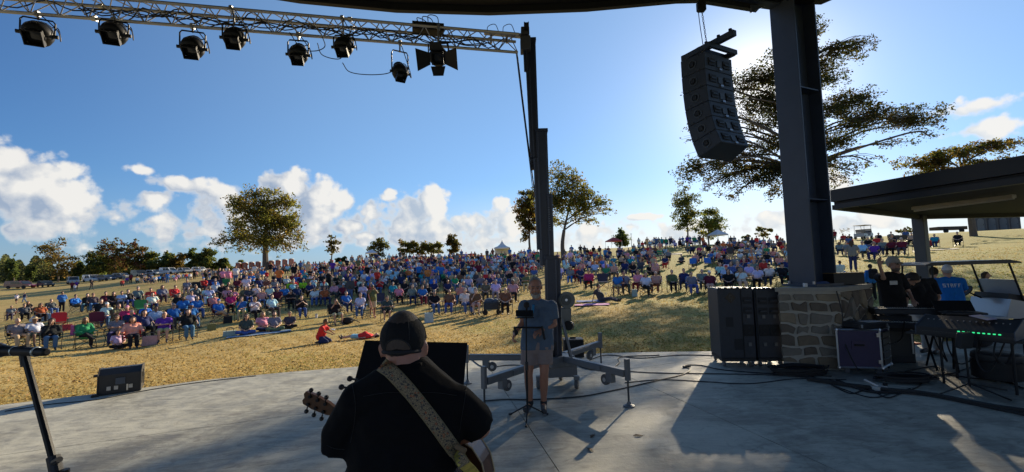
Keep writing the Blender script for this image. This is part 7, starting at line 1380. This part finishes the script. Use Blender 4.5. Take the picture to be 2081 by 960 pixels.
capsule(q, g_(828, 756, 1.88), g_(834, 800, 1.88), .088, .13)
q.ell(g_(832, 850, 1.91), (.250, .165, .20)); q.ell(g_(822, 915, 1.92), (.245, .18, .22)); q.ell(g_(813, 985, 1.93), (.245, .20, .22)); q.ell(g_(812, 1050, 1.93), (.25, .19, .16))
capsule(q, shL, g_(694, 878, 1.92), .084, .084); capsule(q, g_(694, 878, 1.92), g_(691, 914, 1.93), .084, .080, True)
capsule(q, shR, g_(960, 852, 1.95), .086, .086); capsule(q, g_(960, 852, 1.95), g_(974, 868, 1.975), .086, .078, True)
shm = remesh(q, 'shirt', .010, mat('black_shirt', (.0055, .006, .008), .85, var=.25, scale=40, bump=.12, spec=.15), 5, .016, 4.5, .35)
shirt_o = obj('shirt', shm, gtr)
q = MB(); q.tube([g_(826+dx, 741+dy, 1.88+dd) for dx, dy, dd in ((-34, 4, .04), (-40, 2, -.01), (-28, 5, -.05), (0, 8, -.068), (26, 3, -.05), (36, -2, -.01), (30, -4, .04))], .017, 8); sub_obj('collar', q, MATS['black_shirt'], gtr)
q = MB(); q.ell((.02, 0, .92), (.235, .18, .18))
for sg in (-1, 1): capsule(q, (sg*.11+.02, .02, hipz), (sg*.14+.02, 0, .48), .118, .085); capsule(q, (sg*.14+.02, 0, .48), (sg*.15+.02, -.02, .07), .085, .07, True)
sub_obj('trousers', q, mdenim, gtr, .014, 3, color=(.02, .025, .05))
obj('hair', shell(Lh, HM, 1.0, 1.03, [((0, -.02, .03), (0, -1, -.2)), ((0, .05, -.045), (0, -.3, -1))]), gtr, color=(.07, .05, .04))
q = MB(); q.ell(Lh(0, .012, .022), (.0945, .112, .098), HM.to_euler(), 4); cm_ = q.mesh('cap', mat('cap_cloth', (.004, .005, .0075), .9, var=.2, scale=30, bump=.3), True); trim(cm_, [(Lh(0, 0, -.022), HM @ Vector((0, -.28, -1)))])
capo = obj('cap', cm_, gtr)
q = MB()
for i in range(6):
    a = i*math.pi/3; pts = [Lh(.0953*math.sin(th_)*math.cos(a), .012+.1128*math.sin(th_)*math.sin(a), .022+.0988*math.cos(th_)) for th_ in np.linspace(.05, 1.65, 9)]; q.tube(pts, .0014, 4)
obj('cap_seam', q.mesh('cap_seam', mat('cap_thread', (.02, .021, .025), .8)), capo); q = MB(); q.ell(Lh(0, .012, .121), (.009, .009, .005)); obj('cap_button', q.mesh('cap_button', MATS['cap_thread'], True), capo)
# rear opening of the cap: an arch of hair above the strap
tri = [(x, z) for x, z in [(.048*math.cos(a), -.024+.042*math.sin(a)) for a in np.linspace(0, math.pi, 12)]]
def on_cap(x, z, k): 
    yy = 1-(x/.0945)**2-((z-.022)/.098)**2; return Lh(x*k, .012+.112*math.sqrt(max(.01, yy))*k, .022+(z-.022)*k)
q = MB(); vs = [q.bm.verts.new(on_cap(x, z, 1.012)) for x, z in tri]; cvs = [q.bm.verts.new(on_cap(x*.5, -.024+(z+.024)*.5, 1.014)) for x, z in tri]; ctr_ = q.bm.verts.new(on_cap(0, -.018, 1.014))
for i in range(len(vs)-1): q.bm.faces.new((vs[i], vs[i+1], cvs[i+1], cvs[i])); q.bm.faces.new((cvs[i], cvs[i+1], ctr_))
obj('hair_opening', q.mesh('hair_opening', mat('thin_hair', (.085, .066, .056), .8, var=.4, scale=60), True), capo)
q = MB(); q.tube([on_cap(.05*math.cos(a), -.024+.044*math.sin(a), 1.016) for a in np.linspace(0, math.pi, 12)], .003, 5); q.tube([on_cap(x, -.033, 1.018) for x in np.linspace(-.075, .075, 11)], .008, 6); obj('cap_strap', q.mesh('cap_strap', MATS['cap_thread'], True), capo)
q = MB(); q.prism([Lh(.082*math.cos(a), -.07-.085*math.sin(a), .02-.03*math.sin(a)) for a in np.linspace(0, math.pi, 11)], HM @ Vector((0, 0, .006))); obj('visor', q.mesh('visor', MATS['cap_cloth']), capo)
q = MB(); capsule(q, Lh(-.08, -.05, .005), Lh(-.083, .0, .012), .0025, .0025); capsule(q, Lh(-.072, -.085, -.004), Lh(-.08, -.05, .005), .004, .003); obj('glasses_arm', q.mesh('glasses_arm', mat('ring_silver', None)), gtr)
face_parts(gtr, Lh, HM)

# --- his guitar
d_b, d_h = g_(914, 958, 2.13)+gl, P(622, 816, 2.36)
gu = thing('acoustic_guitar', 'brown acoustic guitar with floral strap held by the guitarist', 'guitar', tuple(d_b)); ax = (d_h-d_b).normalized(); gn_ = Vector((.18, 1, .12)); gn_ = (gn_-ax*gn_.dot(ax)).normalized(); gs = ax.cross(gn_).normalized(); gs = gs if gs.z > 0 else -gs
def gp(a, b_, c=0): return ax*a+gs*b_+gn_*c
prof = [(-.20, 0), (-.19, .07), (-.15, .14), (-.09, .185), (-.02, .198), (.05, .185), (.11, .15), (.155, .125), (.20, .125), (.25, .14), (.29, .135), (.325, .10), (.34, .05)]
full = prof + [(a, -b_) for a, b_ in prof[::-1][:-1]] 
mwood = mat('guitar_wood', (.07, .028, .012), .3, var=.3, scale=(14), coat=.5); msp = mat('guitar_top', (.45, .26, .10), .3, var=.15, coat=.5)
MB().prism([gp(a, b_, -.055) for a, b_ in full], gn_*.10).build('body', mwood, gu); MB().prism([gp(a, b_, .0455) for a, b_ in full], gn_*.006).build('soundboard', msp, gu)
q = MB()
for c0 in (-.056, .050): q.tube([gp(a*1.004, b_*1.004, c0) for a, b_ in full]+[gp(full[0][0], full[0][1], c0)], .004, 5)
q.build('binding', mat('cream_binding', (.5, .42, .28), .4), gu); hl_ = (d_h-d_b).length
MB().prism([gp(.33, -.03, .02), gp(.33, .03, .02), gp(hl_-.15, .023, .02), gp(hl_-.15, -.023, .02)], gn_*.035).build('neck', mwood, gu)
hd_ = [(hl_-.16, .024), (hl_-.12, .034), (hl_-.03, .040), (hl_+.03, .036), (hl_+.04, .018), (hl_+.03, 0), (hl_+.04, -.018), (hl_+.03, -.036), (hl_-.03, -.040), (hl_-.12, -.034), (hl_-.16, -.024)]
MB().prism([gp(a, b_, .02) for a, b_ in hd_], gn_*.018).build('headstock', mat('headstock_wood', (.12, .055, .025), .35, var=.3, scale=30), gu)
mpeg = mat('black_peg', (.012, .012, .013), .3)
for sg in (-1, 1):
    for i in range(3):
        a = hl_-.105+.05*i; k = MB(); k.cyl(gp(a, sg*.036, .014), gp(a, sg*.052, .014), .0035); k.ell(gp(a, sg*.060, .014), (.012, .012, .012)); k.cyl(gp(a, sg*.022, .010), gp(a, sg*.022, .021), .009); k.build('tuning_peg', mpeg, gu)
MB().lathe([(.05, 0), (.058, .001), (.058, .003), (.05, .0035)], gp(.12, 0, .052), gn_.to_track_quat('Z', 'Y').to_matrix(), 20).build('sound_hole_ring', mblk, gu); MB().box(gp(-.05, 0, .058), (.03, .16, .012), Matrix((ax, gs, gn_)).transposed()).build('bridge', mblk, gu)
# strap laid on the shirt
bm = bmesh.new(); bm.from_mesh(shm); bvh = BVHTree.FromBMesh(bm); bm.free()
def on_shirt(px, py, dflt, off=.007):
    o_ = CAM-gl; d = ray(px, py).normalized(); h_ = bvh.ray_cast(o_, d)
    p = h_[0] if h_[0] is not None else P(px, py, dflt)-gl
    return (p - d*off)+gl
cl_ = curve([Vector((775, 741, 0)), Vector((800, 760, 0)), Vector((840, 805, 0)), Vector((880, 856, 0)), Vector((912, 900, 0)), Vector((930, 925, 0)), Vector((944, 946, 0))], 8)
me = bpy.data.meshes.new('strap'); bm = bmesh.new(); uvl = bm.loops.layers.uv.new('UVMap'); rows = []; run = 0
for i, p in enumerate(cl_):
    d = (cl_[min(i+1, len(cl_)-1)]-cl_[max(i-1, 0)]).normalized(); n_ = Vector((-d.y, d.x, 0)); hw = 15.5*(1 if i < len(cl_)-10 else .86); run += (p-cl_[i-1]).length/38 if i else 0
    rows.append((run, [bm.verts.new(rel(gu, on_shirt(p.x+n_.x*hw*t_, p.y+n_.y*hw*t_, 1.78))) for t_ in (-1, -.5, 0, .5, 1)]))
for (r0, A_), (r1, B_) in zip(rows, rows[1:]):
    for k in range(4):
        f = bm.faces.new((A_[k], A_[k+1], B_[k+1], B_[k])); 
        for lp_, uv in zip(f.loops, ((k/4, r0), ((k+1)/4, r0), ((k+1)/4, r1), (k/4, r1))): lp_[uvl].uv = uv
bm.to_mesh(me); bm.free()
mstp = bpy.data.materials.new('floral_strap'); mstp.use_nodes = True; t = NT(mstp.node_tree); b = mstp.node_tree.nodes['Principled BSDF']; uv = t.n('ShaderNodeTexCoord').outputs['UV']; sx = t.n('ShaderNodeSeparateXYZ'); t.put(sx.inputs[0], uv)
vn = t.n('ShaderNodeTexVoronoi'); t.put(vn.inputs['Vector'], uv); vn.inputs['Scale'].default_value = 5.2; v2 = t.n('ShaderNodeTexVoronoi', feature='DISTANCE_TO_EDGE'); t.put(v2.inputs['Vector'], t.v('ADD', uv, t.v('SCALE', (.08, .08, 0)))); v2.inputs['Scale'].default_value = 8.5
v3 = t.n('ShaderNodeTexVoronoi'); t.put(v3.inputs['Vector'], t.v('ADD', uv, (.37, .21, 0))); v3.inputs['Scale'].default_value = 3.1
c = t.mix(t.m('LESS_THAN', v2.outputs[0], .045), (.30, .235, .14, 1), (.035, .032, .035, 1)); c = t.mix(t.m('LESS_THAN', vn.outputs[0], .30), c, (.05, .048, .055, 1)); c = t.mix(t.m('LESS_THAN', v3.outputs[0], .24), c, (.30, .10, .045, 1)); c = t.mix(t.m('LESS_THAN', v3.outputs[0], .10), c, (.36, .29, .17, 1))
edge = t.m('GREATER_THAN', t.m('ABSOLUTE', t.m('SUBTRACT', sx.outputs[0], .5)), .43); c = t.mix(edge, c, (.22, .18, .10, 1)); t.put(b.inputs['Base Color'], c); b.inputs['Roughness'].default_value = .8
me.materials.append(mstp); me.polygons.foreach_set('use_smooth', [True]*len(me.polygons)); so = obj('strap', me, gu); m = so.modifiers.new('s', 'SOLIDIFY'); m.thickness = .003; m.offset = 1
mseam = mat('shirt_seam', (.012, .013, .015), .7)
for pts_ in ([(738, 806), (790, 798), (835, 800), (880, 798), (928, 804)], [(716, 782), (722, 820), (720, 860), (712, 900)], [(948, 782), (944, 815), (938, 850), (934, 880)], [(664, 905), (680, 912), (700, 914)]):
    MB().tube([on_shirt(p.x, p.y, 1.8, .0015)-gl for p in curve([Vector((x, y, 0)) for x, y in pts_], 5)], .0013, 4).build('seam', mseam, gtr)
# yellow tail of the strap running to the end pin
e0 = on_shirt(941, 940, 1.78)-gu.location; e1 = P(962, 962, 1.9)-gu.location; e2 = gp(-.20, 0, -.06); wv = Vector((.02, 0, .012)); q = MB()
pts = curve([on_shirt(930, 915, 1.78, .012)-gu.location, e0, e1, P(985, 1000, 2.02)-gu.location, e2], 6)
for a, b_ in zip(pts, pts[1:]): q.prism([a-wv, a+wv, b_+wv, b_-wv], (0, -.003, 0))
q.build('strap_tail', mat('yellow_strap', (.50, .42, .10), .8, var=.6, scale=45, detail=1), gu); MB().box(on_shirt(936, 912, 1.78, .014)-gu.location, (.05, .012, .022), (0, .55, 0), .004).build('strap_buckle', mat('strap_leather', (.16, .11, .06), .6), gu)
for px, py, d_ in ((711, 770, 2.6), (694, 787, 2.6)):
    MB().ell(rel(mus, P(px, py, d_)), (.017, .017, .017)).cyl(rel(mus, P(px, py, d_)), rel(mus, P(px+16, py+2, d_+.03)), .006).build('clamp_knob', mblk2, mus, smooth=True)

# --- man standing in front, facing us
fl_ = G0(1089, 838); k9 = fl_.y/F
def mn(px, py, o=0): return P(px, py, fl_.y+o)-fl_
q = MB(); HM = Euler((R(14), 0, R(-2))).to_matrix(); hc = mn(1088, 584, -.03); Lm = head(q, hc, HM, 1.03)
capsule(q, mn(1092, 612, .03), hc+V3(0, .015, -.03), .062, .058)
sR, sL = mn(1066, 622, .02), mn(1120, 622, .02); eR, eL = mn(1061, 657, -.03), mn(1127, 660, .0); wR, wL = mn(1046, 678, -.17), mn(1099, 672, -.17)
J = dict(hip=mn(1091, 700, .02), neck=mn(1092, 604, .03), head=hc, sR=sR, sL=sL, eR=eR, eL=eL, wR=wR, wL=wL, jR=mn(1077, 704, .02), jL=mn(1106, 704, .02), kR=mn(1074, 760, -.02), kL=mn(1106, 758, -.03), aR=mn(1077, 819, .03), aL=mn(1105, 819, .04), tR=mn(1068, 833, -.10), tL=mn(1106, 836, -.12))
torso(q, J, -.012); arms(q, J, -.010, 0, 2, False)
for n in 'LR':
    capsule(q, J['j'+n], J['k'+n], .088, .058); cf = J['k'+n].lerp(J['a'+n], .3)+V3(0, .012, 0); capsule(q, J['k'+n], cf, .056, .058); capsule(q, cf, J['a'+n], .058, .037); capsule(q, J['a'+n]+V3(0, .04, -.03), J['t'+n], .044, .038)
hand(q, wR, (wR-eR)+V3(.02, -.05, -.06), (1, .3, 0), (.3, -1, .4), .55); hand(q, wL, (wL-eL)+V3(-.03, -.03, -.02), (0, .2, -1), (-.2, -1, .3), .6)
bm_ = remesh(q, 'person', .0095, [MSK, mat('trainer', (.06, .06, .065), .7, var=.4, scale=30)], 3)
for p in bm_.polygons:
    if p.center.z < .095: p.material_index = 1
man = obj('person', bm_, None, fl_, color=(.38, .175, .11)); tag(man, 'man in grey tee and pink grey shorts standing at the microphone, facing us', 'person', FIG)
q = MB(); torso(q, J, .02, .3); capsule(q, mn(1078, 713, .02), mn(1081, 650, .02), .138, .122); capsule(q, mn(1105, 713, .02), mn(1103, 650, .02), .138, .122)
for n in 'LR': capsule(q, J['s'+n], J['s'+n].lerp(J['e'+n], .72), .08, .082, True)
tm = remesh(q, 'shirt', .0105, mkn, 4, .012, 7); trim(tm, [(mn(1090, 709), (0, 0, -1))]); obj('shirt', tm, man, color=(.10, .142, .20))
q = MB(); legs_(q, J, .022, .68); q2 = remesh(q, 'shorts', .011, mdenim, 3, .009, 8); obj('shorts', q2, man, color=(.27, .215, .20))
q = MB(); q.ell(Lm(0, -.028, -.070), (.068, .074, .066), HM.to_euler(), 3); q.ell(Lm(0, -.06, -.105), (.042, .036, .03), HM.to_euler()); bd = remesh(q, 'beard', .008, mhair, 1); trim(bd, [(Lm(0, -.03, -.040), HM @ Vector((0, -.42, 1))), (Lm(0, .022, 0), HM @ Vector((0, 1, 0)))]); obj('beard', bd, man, color=(.34, .32, .30))
q = MB(); q.ell(Lm(0, -.098, -.048), (.03, .012, .008), HM.to_euler()); obj('moustache', q.mesh('moustache', mhair, True), man, color=(.28, .25, .23))
obj('hair', shell(Lm, HM, 1.03, 1.025, [((0, -.035, .092), (0, -.8, -.6)), ((0, .03, -.03), (0, -.4, -1))]), man, color=(.19, .175, .16)); face_parts(man, Lm, HM, 1.03, (.14, .12, .11), True)
q = MB(); q.box(mn(1083, 628, -.155), (.035, .012, .11), (.1, .12, 0), .005); q.build('hanging_sunglasses', mat('blue_lens', (.02, .20, .42), .15), man)
for n in 'LR':
    a, t_ = J['a'+n], J['t'+n]; q = MB(); d = (t_-a); capsule(q, a+V3(0, .045, -.065), V3(t_.x, t_.y-.012, .022), .03, .028); sm = trim(q.mesh('shoe_sole', mat('pale_sole', (.25, .25, .25), .7), True), [((0, 0, .022), (0, 0, 1))]); obj('shoe_sole', sm, man)
    q = MB(); capsule(q, a+V3(0, 0, -.005), a+V3(0, 0, .03), .045, .043, True); obj('sock', q.mesh('sock', mat('sock_dark', (.03, .03, .033), .9), True), man)
q = MB(); q.lathe([(.036, -.012), (.038, 0), (.036, .012)], wR.lerp(eR, .1), (wR-eR).to_track_quat('Z', 'Y').to_matrix(), 12); q.build('wristwatch', mblk2, man)

# --- crew on the right: helper for standing figures with real hands
def figure(label, J, M, skin, shirt_c, trou_c, hs=1.0, belly=.6, sleeve=.75, hands_=None, shoe=mshoe, loc=None, vox=.011, shirt_m=None, trou_cut=1.95, hem=None):
    q = MB(); L = head(q, J['head'], M, hs); capsule(q, J['neck']-V3(0, 0, .03), J['head']+V3(0, 0, -.03), .062, .056); torso(q, J, -.012); arms(q, J, -.010, 0, 2, False)
    for n in 'LR':
        capsule(q, J['j'+n], J['k'+n], .088, .058); capsule(q, J['k'+n], J['a'+n], .056, .04); h = (J['t'+n]-J['a'+n]); capsule(q, J['a'+n]-V3(h.x, h.y, 0).normalized()*.04+V3(0, 0, -.03), J['t'+n], .044, .04)
        hd = hands_[n]; hand(q, J['w'+n], hd[0], hd[1], hd[2], hd[3])
    b_ = remesh(q, 'person', vox, [MSK, shoe], 3)
    for p in b_.polygons:
        if min((p.center-J['t'+n]).length for n in 'LR') < .15 and p.center.z < max(J['aL'].z, J['aR'].z)+.02: p.material_index = 1
    o = obj('person', b_, None, loc, color=skin); tag(o, label, 'person', FIG)
    q = MB(); torso(q, J, .018, belly); arms(q, J, .018, 0, sleeve); sm = remesh(q, 'shirt', .012, shirt_m or mkn, 4, .011, 7); so_ = obj('shirt', sm, o, color=shirt_c)
    q = MB(); legs_(q, J, .018, trou_cut); obj('trousers', remesh(q, 'trousers', .012, mdenim, 3, .012, 8), o, color=trou_c); return o, L, so_
def cap_on(o, L, M, col, s=1.0, visor=True):
    q = MB(); q.ell(L(0, .012, .034), (.086*s, .106*s, .106*s), M.to_euler(), 3); cm2 = q.mesh('cap', mcloth, True); trim(cm2, [(L(0, 0, .022), M @ Vector((0, -.1, -1)))]); k = obj('cap', cm2, o, color=col)
    if visor: q = MB(); q.prism([L(.074*math.cos(a), -.062-.085*math.sin(a), .036-.026*math.sin(a)) for a in np.linspace(0, math.pi, 9)], M @ Vector((0, 0, .006))); obj('visor', q.mesh('visor', mcloth), k, color=col)
    obj('hair', shell(L, M, s, 1.02, [((0, -.02, .03), (0, -1, -.2)), ((0, .03, -.04), (0, -.4, -1))]), o, color=HC['grey'])
# waving man in a pale cap
w0 = P(1822, 700, 8.25); w0.z = 0
def wv_(px, py, o=0): return P(px, py, 8.25+o)-w0
sc_ = 8.25/F
J = dict(hip=V3(0, 0, .98), neck=wv_(1822, 556, .02), head=wv_(1816, 537, -.02)); J['neck'].z = J['head'].z-.17
nz_ = J['neck'].z
J.update(sR=V3(-.20, .01, nz_-.06), sL=V3(.19, .01, nz_-.06), eR=wv_(1796, 566, -.14), wR=wv_(1788, 541, -.20), eL=V3(.27, -.05, nz_-.36), wL=V3(.15, -.25, nz_-.48))
for s_, n in ((-1, 'R'), (1, 'L')): J['j'+n] = V3(s_*.09, 0, .95); J['k'+n] = V3(s_*.1, -.02, .5); J['a'+n] = V3(s_*.11, .03, .085); J['t'+n] = V3(s_*.14, -.13, .045)
M = Euler((R(4), 0, R(12))).to_matrix()
o, L, so_ = figure('bearded man in black with pale cap waving behind the keyboards', J, M, (.40, .23, .17), (.012, .012, .014), (.02, .02, .024), 1.08, .7, .8, {'R': ((-.15, -.1, 1), (0, -1, -.1), (1, 0, .3), .22), 'L': ((-.4, -.6, -.3), (0, .3, -1), (-.3, -.8, 0), .5)}, loc=w0)
cap_on(o, L, M, (.36, .33, .29), 1.08); face_parts(o, L, M, 1.08, (.12, .1, .09)); q = MB(); q.ell(L(0, -.03, -.075), (.066, .07, .062), M.to_euler(), 3); bd = q.mesh('beard', mhair, True); trim(bd, [(L(0, -.03, -.04), M @ Vector((0, -.42, 1))), (L(0, .02, 0), M @ Vector((0, 1, 0)))]); obj('beard', bd, o, color=(.13, .105, .09))
q = MB(); q.box(wv_(1816, 575, -.175), (.135, .008, .07)); bo = q.build('name_badge', mat('badge_white', (.55, .55, .55), .6), o)
q = MB()
for i, w_ in enumerate((.09, .07)): q.box(wv_(1816, 573+4*i, -.181), (w_, .003, .008))
q.build('badge_lines', MATS['grey_print'], bo)
q = MB()
for sg in (-1, 1): q.box(L(sg*.034, -.092, .010), (.05, .006, .034), M.to_euler(), .004)
q.build('glasses', mat('sunglass', None), o)
# bent man in black polo and pale trousers
b0_ = G0(1893, 719); b0_ = Vector((b0_.x-.02, b0_.y, 0))
def bt_(px, py, o=0): return P(px, py, b0_.y+o)-b0_
J = dict(hip=bt_(1885, 628, .0), neck=bt_(1862, 566, -.10), head=bt_(1850, 566, -.26)); J['head'] = bt_(1851, 568, -.22)
J.update(sR=bt_(1838, 582, -.14), sL=bt_(1893, 572, .02), eR=bt_(1842, 612, -.30), wR=bt_(1840, 634, -.42), eL=bt_(1908, 605, -.12), wL=bt_(1897, 632, -.34), jR=bt_(1876, 640, 0), jL=bt_(1898, 640, .02), kR=bt_(1880, 675, -.03), kL=bt_(1902, 676, .0), aR=bt_(1884, 708, .03), aL=bt_(1906, 710, .03), tR=bt_(1874, 714, -.12), tL=bt_(1900, 717, -.13))
M = Euler((R(62), R(0), R(35))).to_matrix()
o, L, so_ = figure('man in black polo and pale trousers bending over the keyboards', J, M, (.40, .23, .16), (.012, .0125, .015), (.36, .35, .33), 1.05, .7, .82, {'R': ((0, -.3, -1), (0, .3, -.2), (.8, -.2, 0), .5), 'L': ((-.1, -.5, -.9), (0, .3, -.3), (-.8, -.2, 0), .5)}, shoe=mblk2, loc=b0_)
obj('hair', shell(L, M, 1.05, 1.06, [((0, -.05, .05), (0, -.9, -.45)), ((0, .03, -.03), (0, -.4, -1))]), o, color=HC['dark']); face_parts(o, L, M, 1.05)
q = MB(); q.tube([J['neck']+V3(.07*math.cos(a), .06*math.sin(a), .03+.02*math.sin(a)) for a in np.linspace(0, 6.28, 12)], .016, 6); q.build('collar', mat('black_shirt', None), o, smooth=True)

# --- golf cart with staff behind the keyboards
gc = P(1952, 640, 10.7); gc.z = zg(gc.x, gc.y) if gc.y > 10.3 else 0; gc.z = max(gc.z, -.12); ga = -.16
mcart = mat('cart_silver', (.36, .38, .41), .3, .35, var=.06, coat=.4)
def cart(root, main=True):
    ps = (MB().prism([(-1.15, -.58, .32), (.55, -.58, .32), (.62, -.58, .45), (1.2, -.58, .45), (1.32, -.58, .62), (1.2, -.58, .82), (.72, -.58, .92), (.6, -.58, .5), (-.1, -.58, .45), (-.15, -.58, .7), (-1.15, -.58, .75)], (0, 1.16, 0)))
    ps.build('body', mcart, root); MB().prism([(.72, -.5, .925), (1.2, -.5, .83), (1.1, -.5, .99), (.75, -.5, 1.05)], (0, 1.0, 0)).build('dashboard', mblk2, root)
    MB().box((-.42, 0, .80), (.5, 1.06, .12), bev=.03).build('seat', mat('cart_seat', (.35, .33, .29), .6), root); MB().box((-.72, 0, 1.08), (.12, 1.06, .42), (0, -.15, 0), .03).build('backrest', mat('cart_seat', None), root)
    MB().prism([(-1.12, -.62, 1.80), (-.95, -.62, 1.86), (.75, -.62, 1.88), (1.0, -.62, 1.82), (1.0, -.62, 1.79), (-1.12, -.62, 1.77)], (0, 1.24, 0)).build('roof', mat('cart_roof', (.03, .035, .045), .35, var=.1), root)
    for sy in (-.55, .55): MB().tube([(1.02, sy, .85), (.78, sy, 1.80)], .022).build('front_post', mblk, root); MB().tube([(-.98, sy, .75), (-.92, sy, 1.8)], .022).build('rear_post', mblk, root)
    MB().prism([(1.03, -.53, .90), (1.03, .53, .90), (.90, .53, 1.38), (.90, -.53, 1.38)], (.008, 0, .003)).build('windscreen', mat('cart_screen', (.50, .52, .55), .08, var=.03), root)
    for x in (-.85, .95):
        for sy in (-.52, .52):
            w = MB().lathe([(.1, -.09), (.22, -.09), (.235, -.05), (.235, .05), (.22, .09), (.1, .09)], (x, sy, .235), Matrix.Rotation(R(90), 3, 'X'), 16).build('wheel', mtyre, root); MB().lathe([(.02, -.1), (.12, -.095), (.12, .095), (.02, .1)], (x, sy, .235), Matrix.Rotation(R(90), 3, 'X'), 12).build('hub', msil, w)
    for sy in (-.42, .42): MB().ell((1.24, sy, .72), (.05, .1, .07)).build('headlight', mlamp, root, smooth=True)
    MB().lathe([(.155, -.012), (.175, -.01), (.175, .01), (.155, .012)], (.38, .28, 1.08), Euler((0, R(-50), 0)).to_matrix(), 18).build('steering_wheel', mblk, root); MB().cyl((.38, .28, 1.08), (.72, .28, .9), .02).build('steering_column', mblk, root)
k = thing('golf_cart', 'silver golf cart with dark roof behind the mixing desk', 'golf cart', tuple(gc), ga); k.scale = (.9, .9, .93); cart(k); bpy.context.view_layer.update()
fc_ = P(1755, 486, 58); fc_.z = zg(fc_.x, fc_.y); k2_ = thing('golf_cart', 'small distant golf cart on the skyline under the canopy', 'golf cart', tuple(fc_), .5); cart(k2_)
# staff driver seen from behind
def seated(J0, dz, back=False): return {n: v+V3(0, 0, dz) for n, v in J0.items()}
sp = P(1937, 640, 9.95); sp.z = gc.z
J = seated(sit('lap', -.10, .13, .40), .38); J['head'] = V3(.0, -.08, 1.53); J['neck'] = V3(0, -.05, 1.38)
for n, s_ in (('R', -1), ('L', 1)): J['s'+n] = V3(s_*.21, -.04, 1.31); J['e'+n] = V3(s_*.31, -.22, 1.08); J['w'+n] = V3(s_*.2, -.45, 1.02)
M = Euler((R(6), 0, 0)).to_matrix()
o, L, so_ = figure('staff member in bright blue tee and white cap seated on cart, from behind', J, M, (.46, .26, .18), (.012, .16, .52), (.40, .36, .30), 1.05, 1.0, .8, {'R': ((.2, -1, 0), (.8, 0, 0), (0, 0, 1), .6), 'L': ((-.2, -1, 0), (-.8, 0, 0), (0, 0, 1), .6)}, loc=sp, trou_cut=1.9); o.rotation_euler = (0, 0, R(180)-.45)
cap_on(o, L, M, (.62, .63, .66), 1.05)
# printed word on the back of the tee
GL = {'S': ['111', '100', '111', '001', '111'], 'T': ['111', '010', '010', '010', '010'], 'A': ['111', '101', '111', '101', '101'], 'F': ['111', '100', '110', '100', '100']}
bm = bmesh.new(); bm.from_mesh(so_.data); bv = BVHTree.FromBMesh(bm); bm.free(); q = MB(); cell = .0155; x_ = .145
for ch_ in 'STAFF':
    for r_, row in enumerate(GL[ch_]):
        for c__, bit in enumerate(row):
            if bit == '1':
                cx_, cz_ = x_-c__*cell, 1.245-r_*cell; vs = []
                for ax_, az_ in ((.5, .5), (-.5, .5), (-.5, -.5), (.5, -.5)):
                    h_ = bv.ray_cast(Vector((cx_+ax_*cell*1.02, 1.0, cz_+az_*cell*1.02)), Vector((0, -1, 0)))[0]; vs.append(h_)
                if all(v is not None for v in vs): f_ = q.bm.faces.new([q.bm.verts.new(v+V3(0, .004, 0)) for v in vs])
    x_ -= cell*4.0
lt = q.build('staff_lettering', mat('print_white', (.6, .65, .72), .7), so_)
# companions at the cart
sp2 = P(1915, 640, 10.75); sp2.z = gc.z+.38
add_person(0, 0, 'rest', 'blue', 'navy', s('dark'), None, 1.0, rz=1.9, pos=sp2, lab='person in blue top sitting on the far side of the golf cart')
sp3 = P(2012, 640, 11.6); sp3.z = zg(sp3.x, sp3.y)+.0
add_person(0, 0, 'hip', 'teal', 'black', ('bob', 'brown'), None, .80, rz=.4, pos=sp3, lab='child in dark teal with backpack standing beyond the golf cart')
for i in PEOPLE[-2:]: i['o']['label'] = i['lab']
bk_ = [i for i in PEOPLE if i['lab'] and i['lab'].startswith('boy in blue top')][0]['o']
k = thing('school_backpack', 'black backpack worn by the boy in blue behind the pier', 'backpack', tuple(bk_.location)); k.rotation_euler = bk_.rotation_euler; MB().box((0, .17, .96), (.27, .14, .36), bev=.05).build('bag', MATS['bag_cloth'], k, smooth=True); MB().box((0, .25, .90), (.2, .05, .18), bev=.02).build('pocket', MATS['bag_cloth'], k)
bpy.data.scenes.remove(WS)
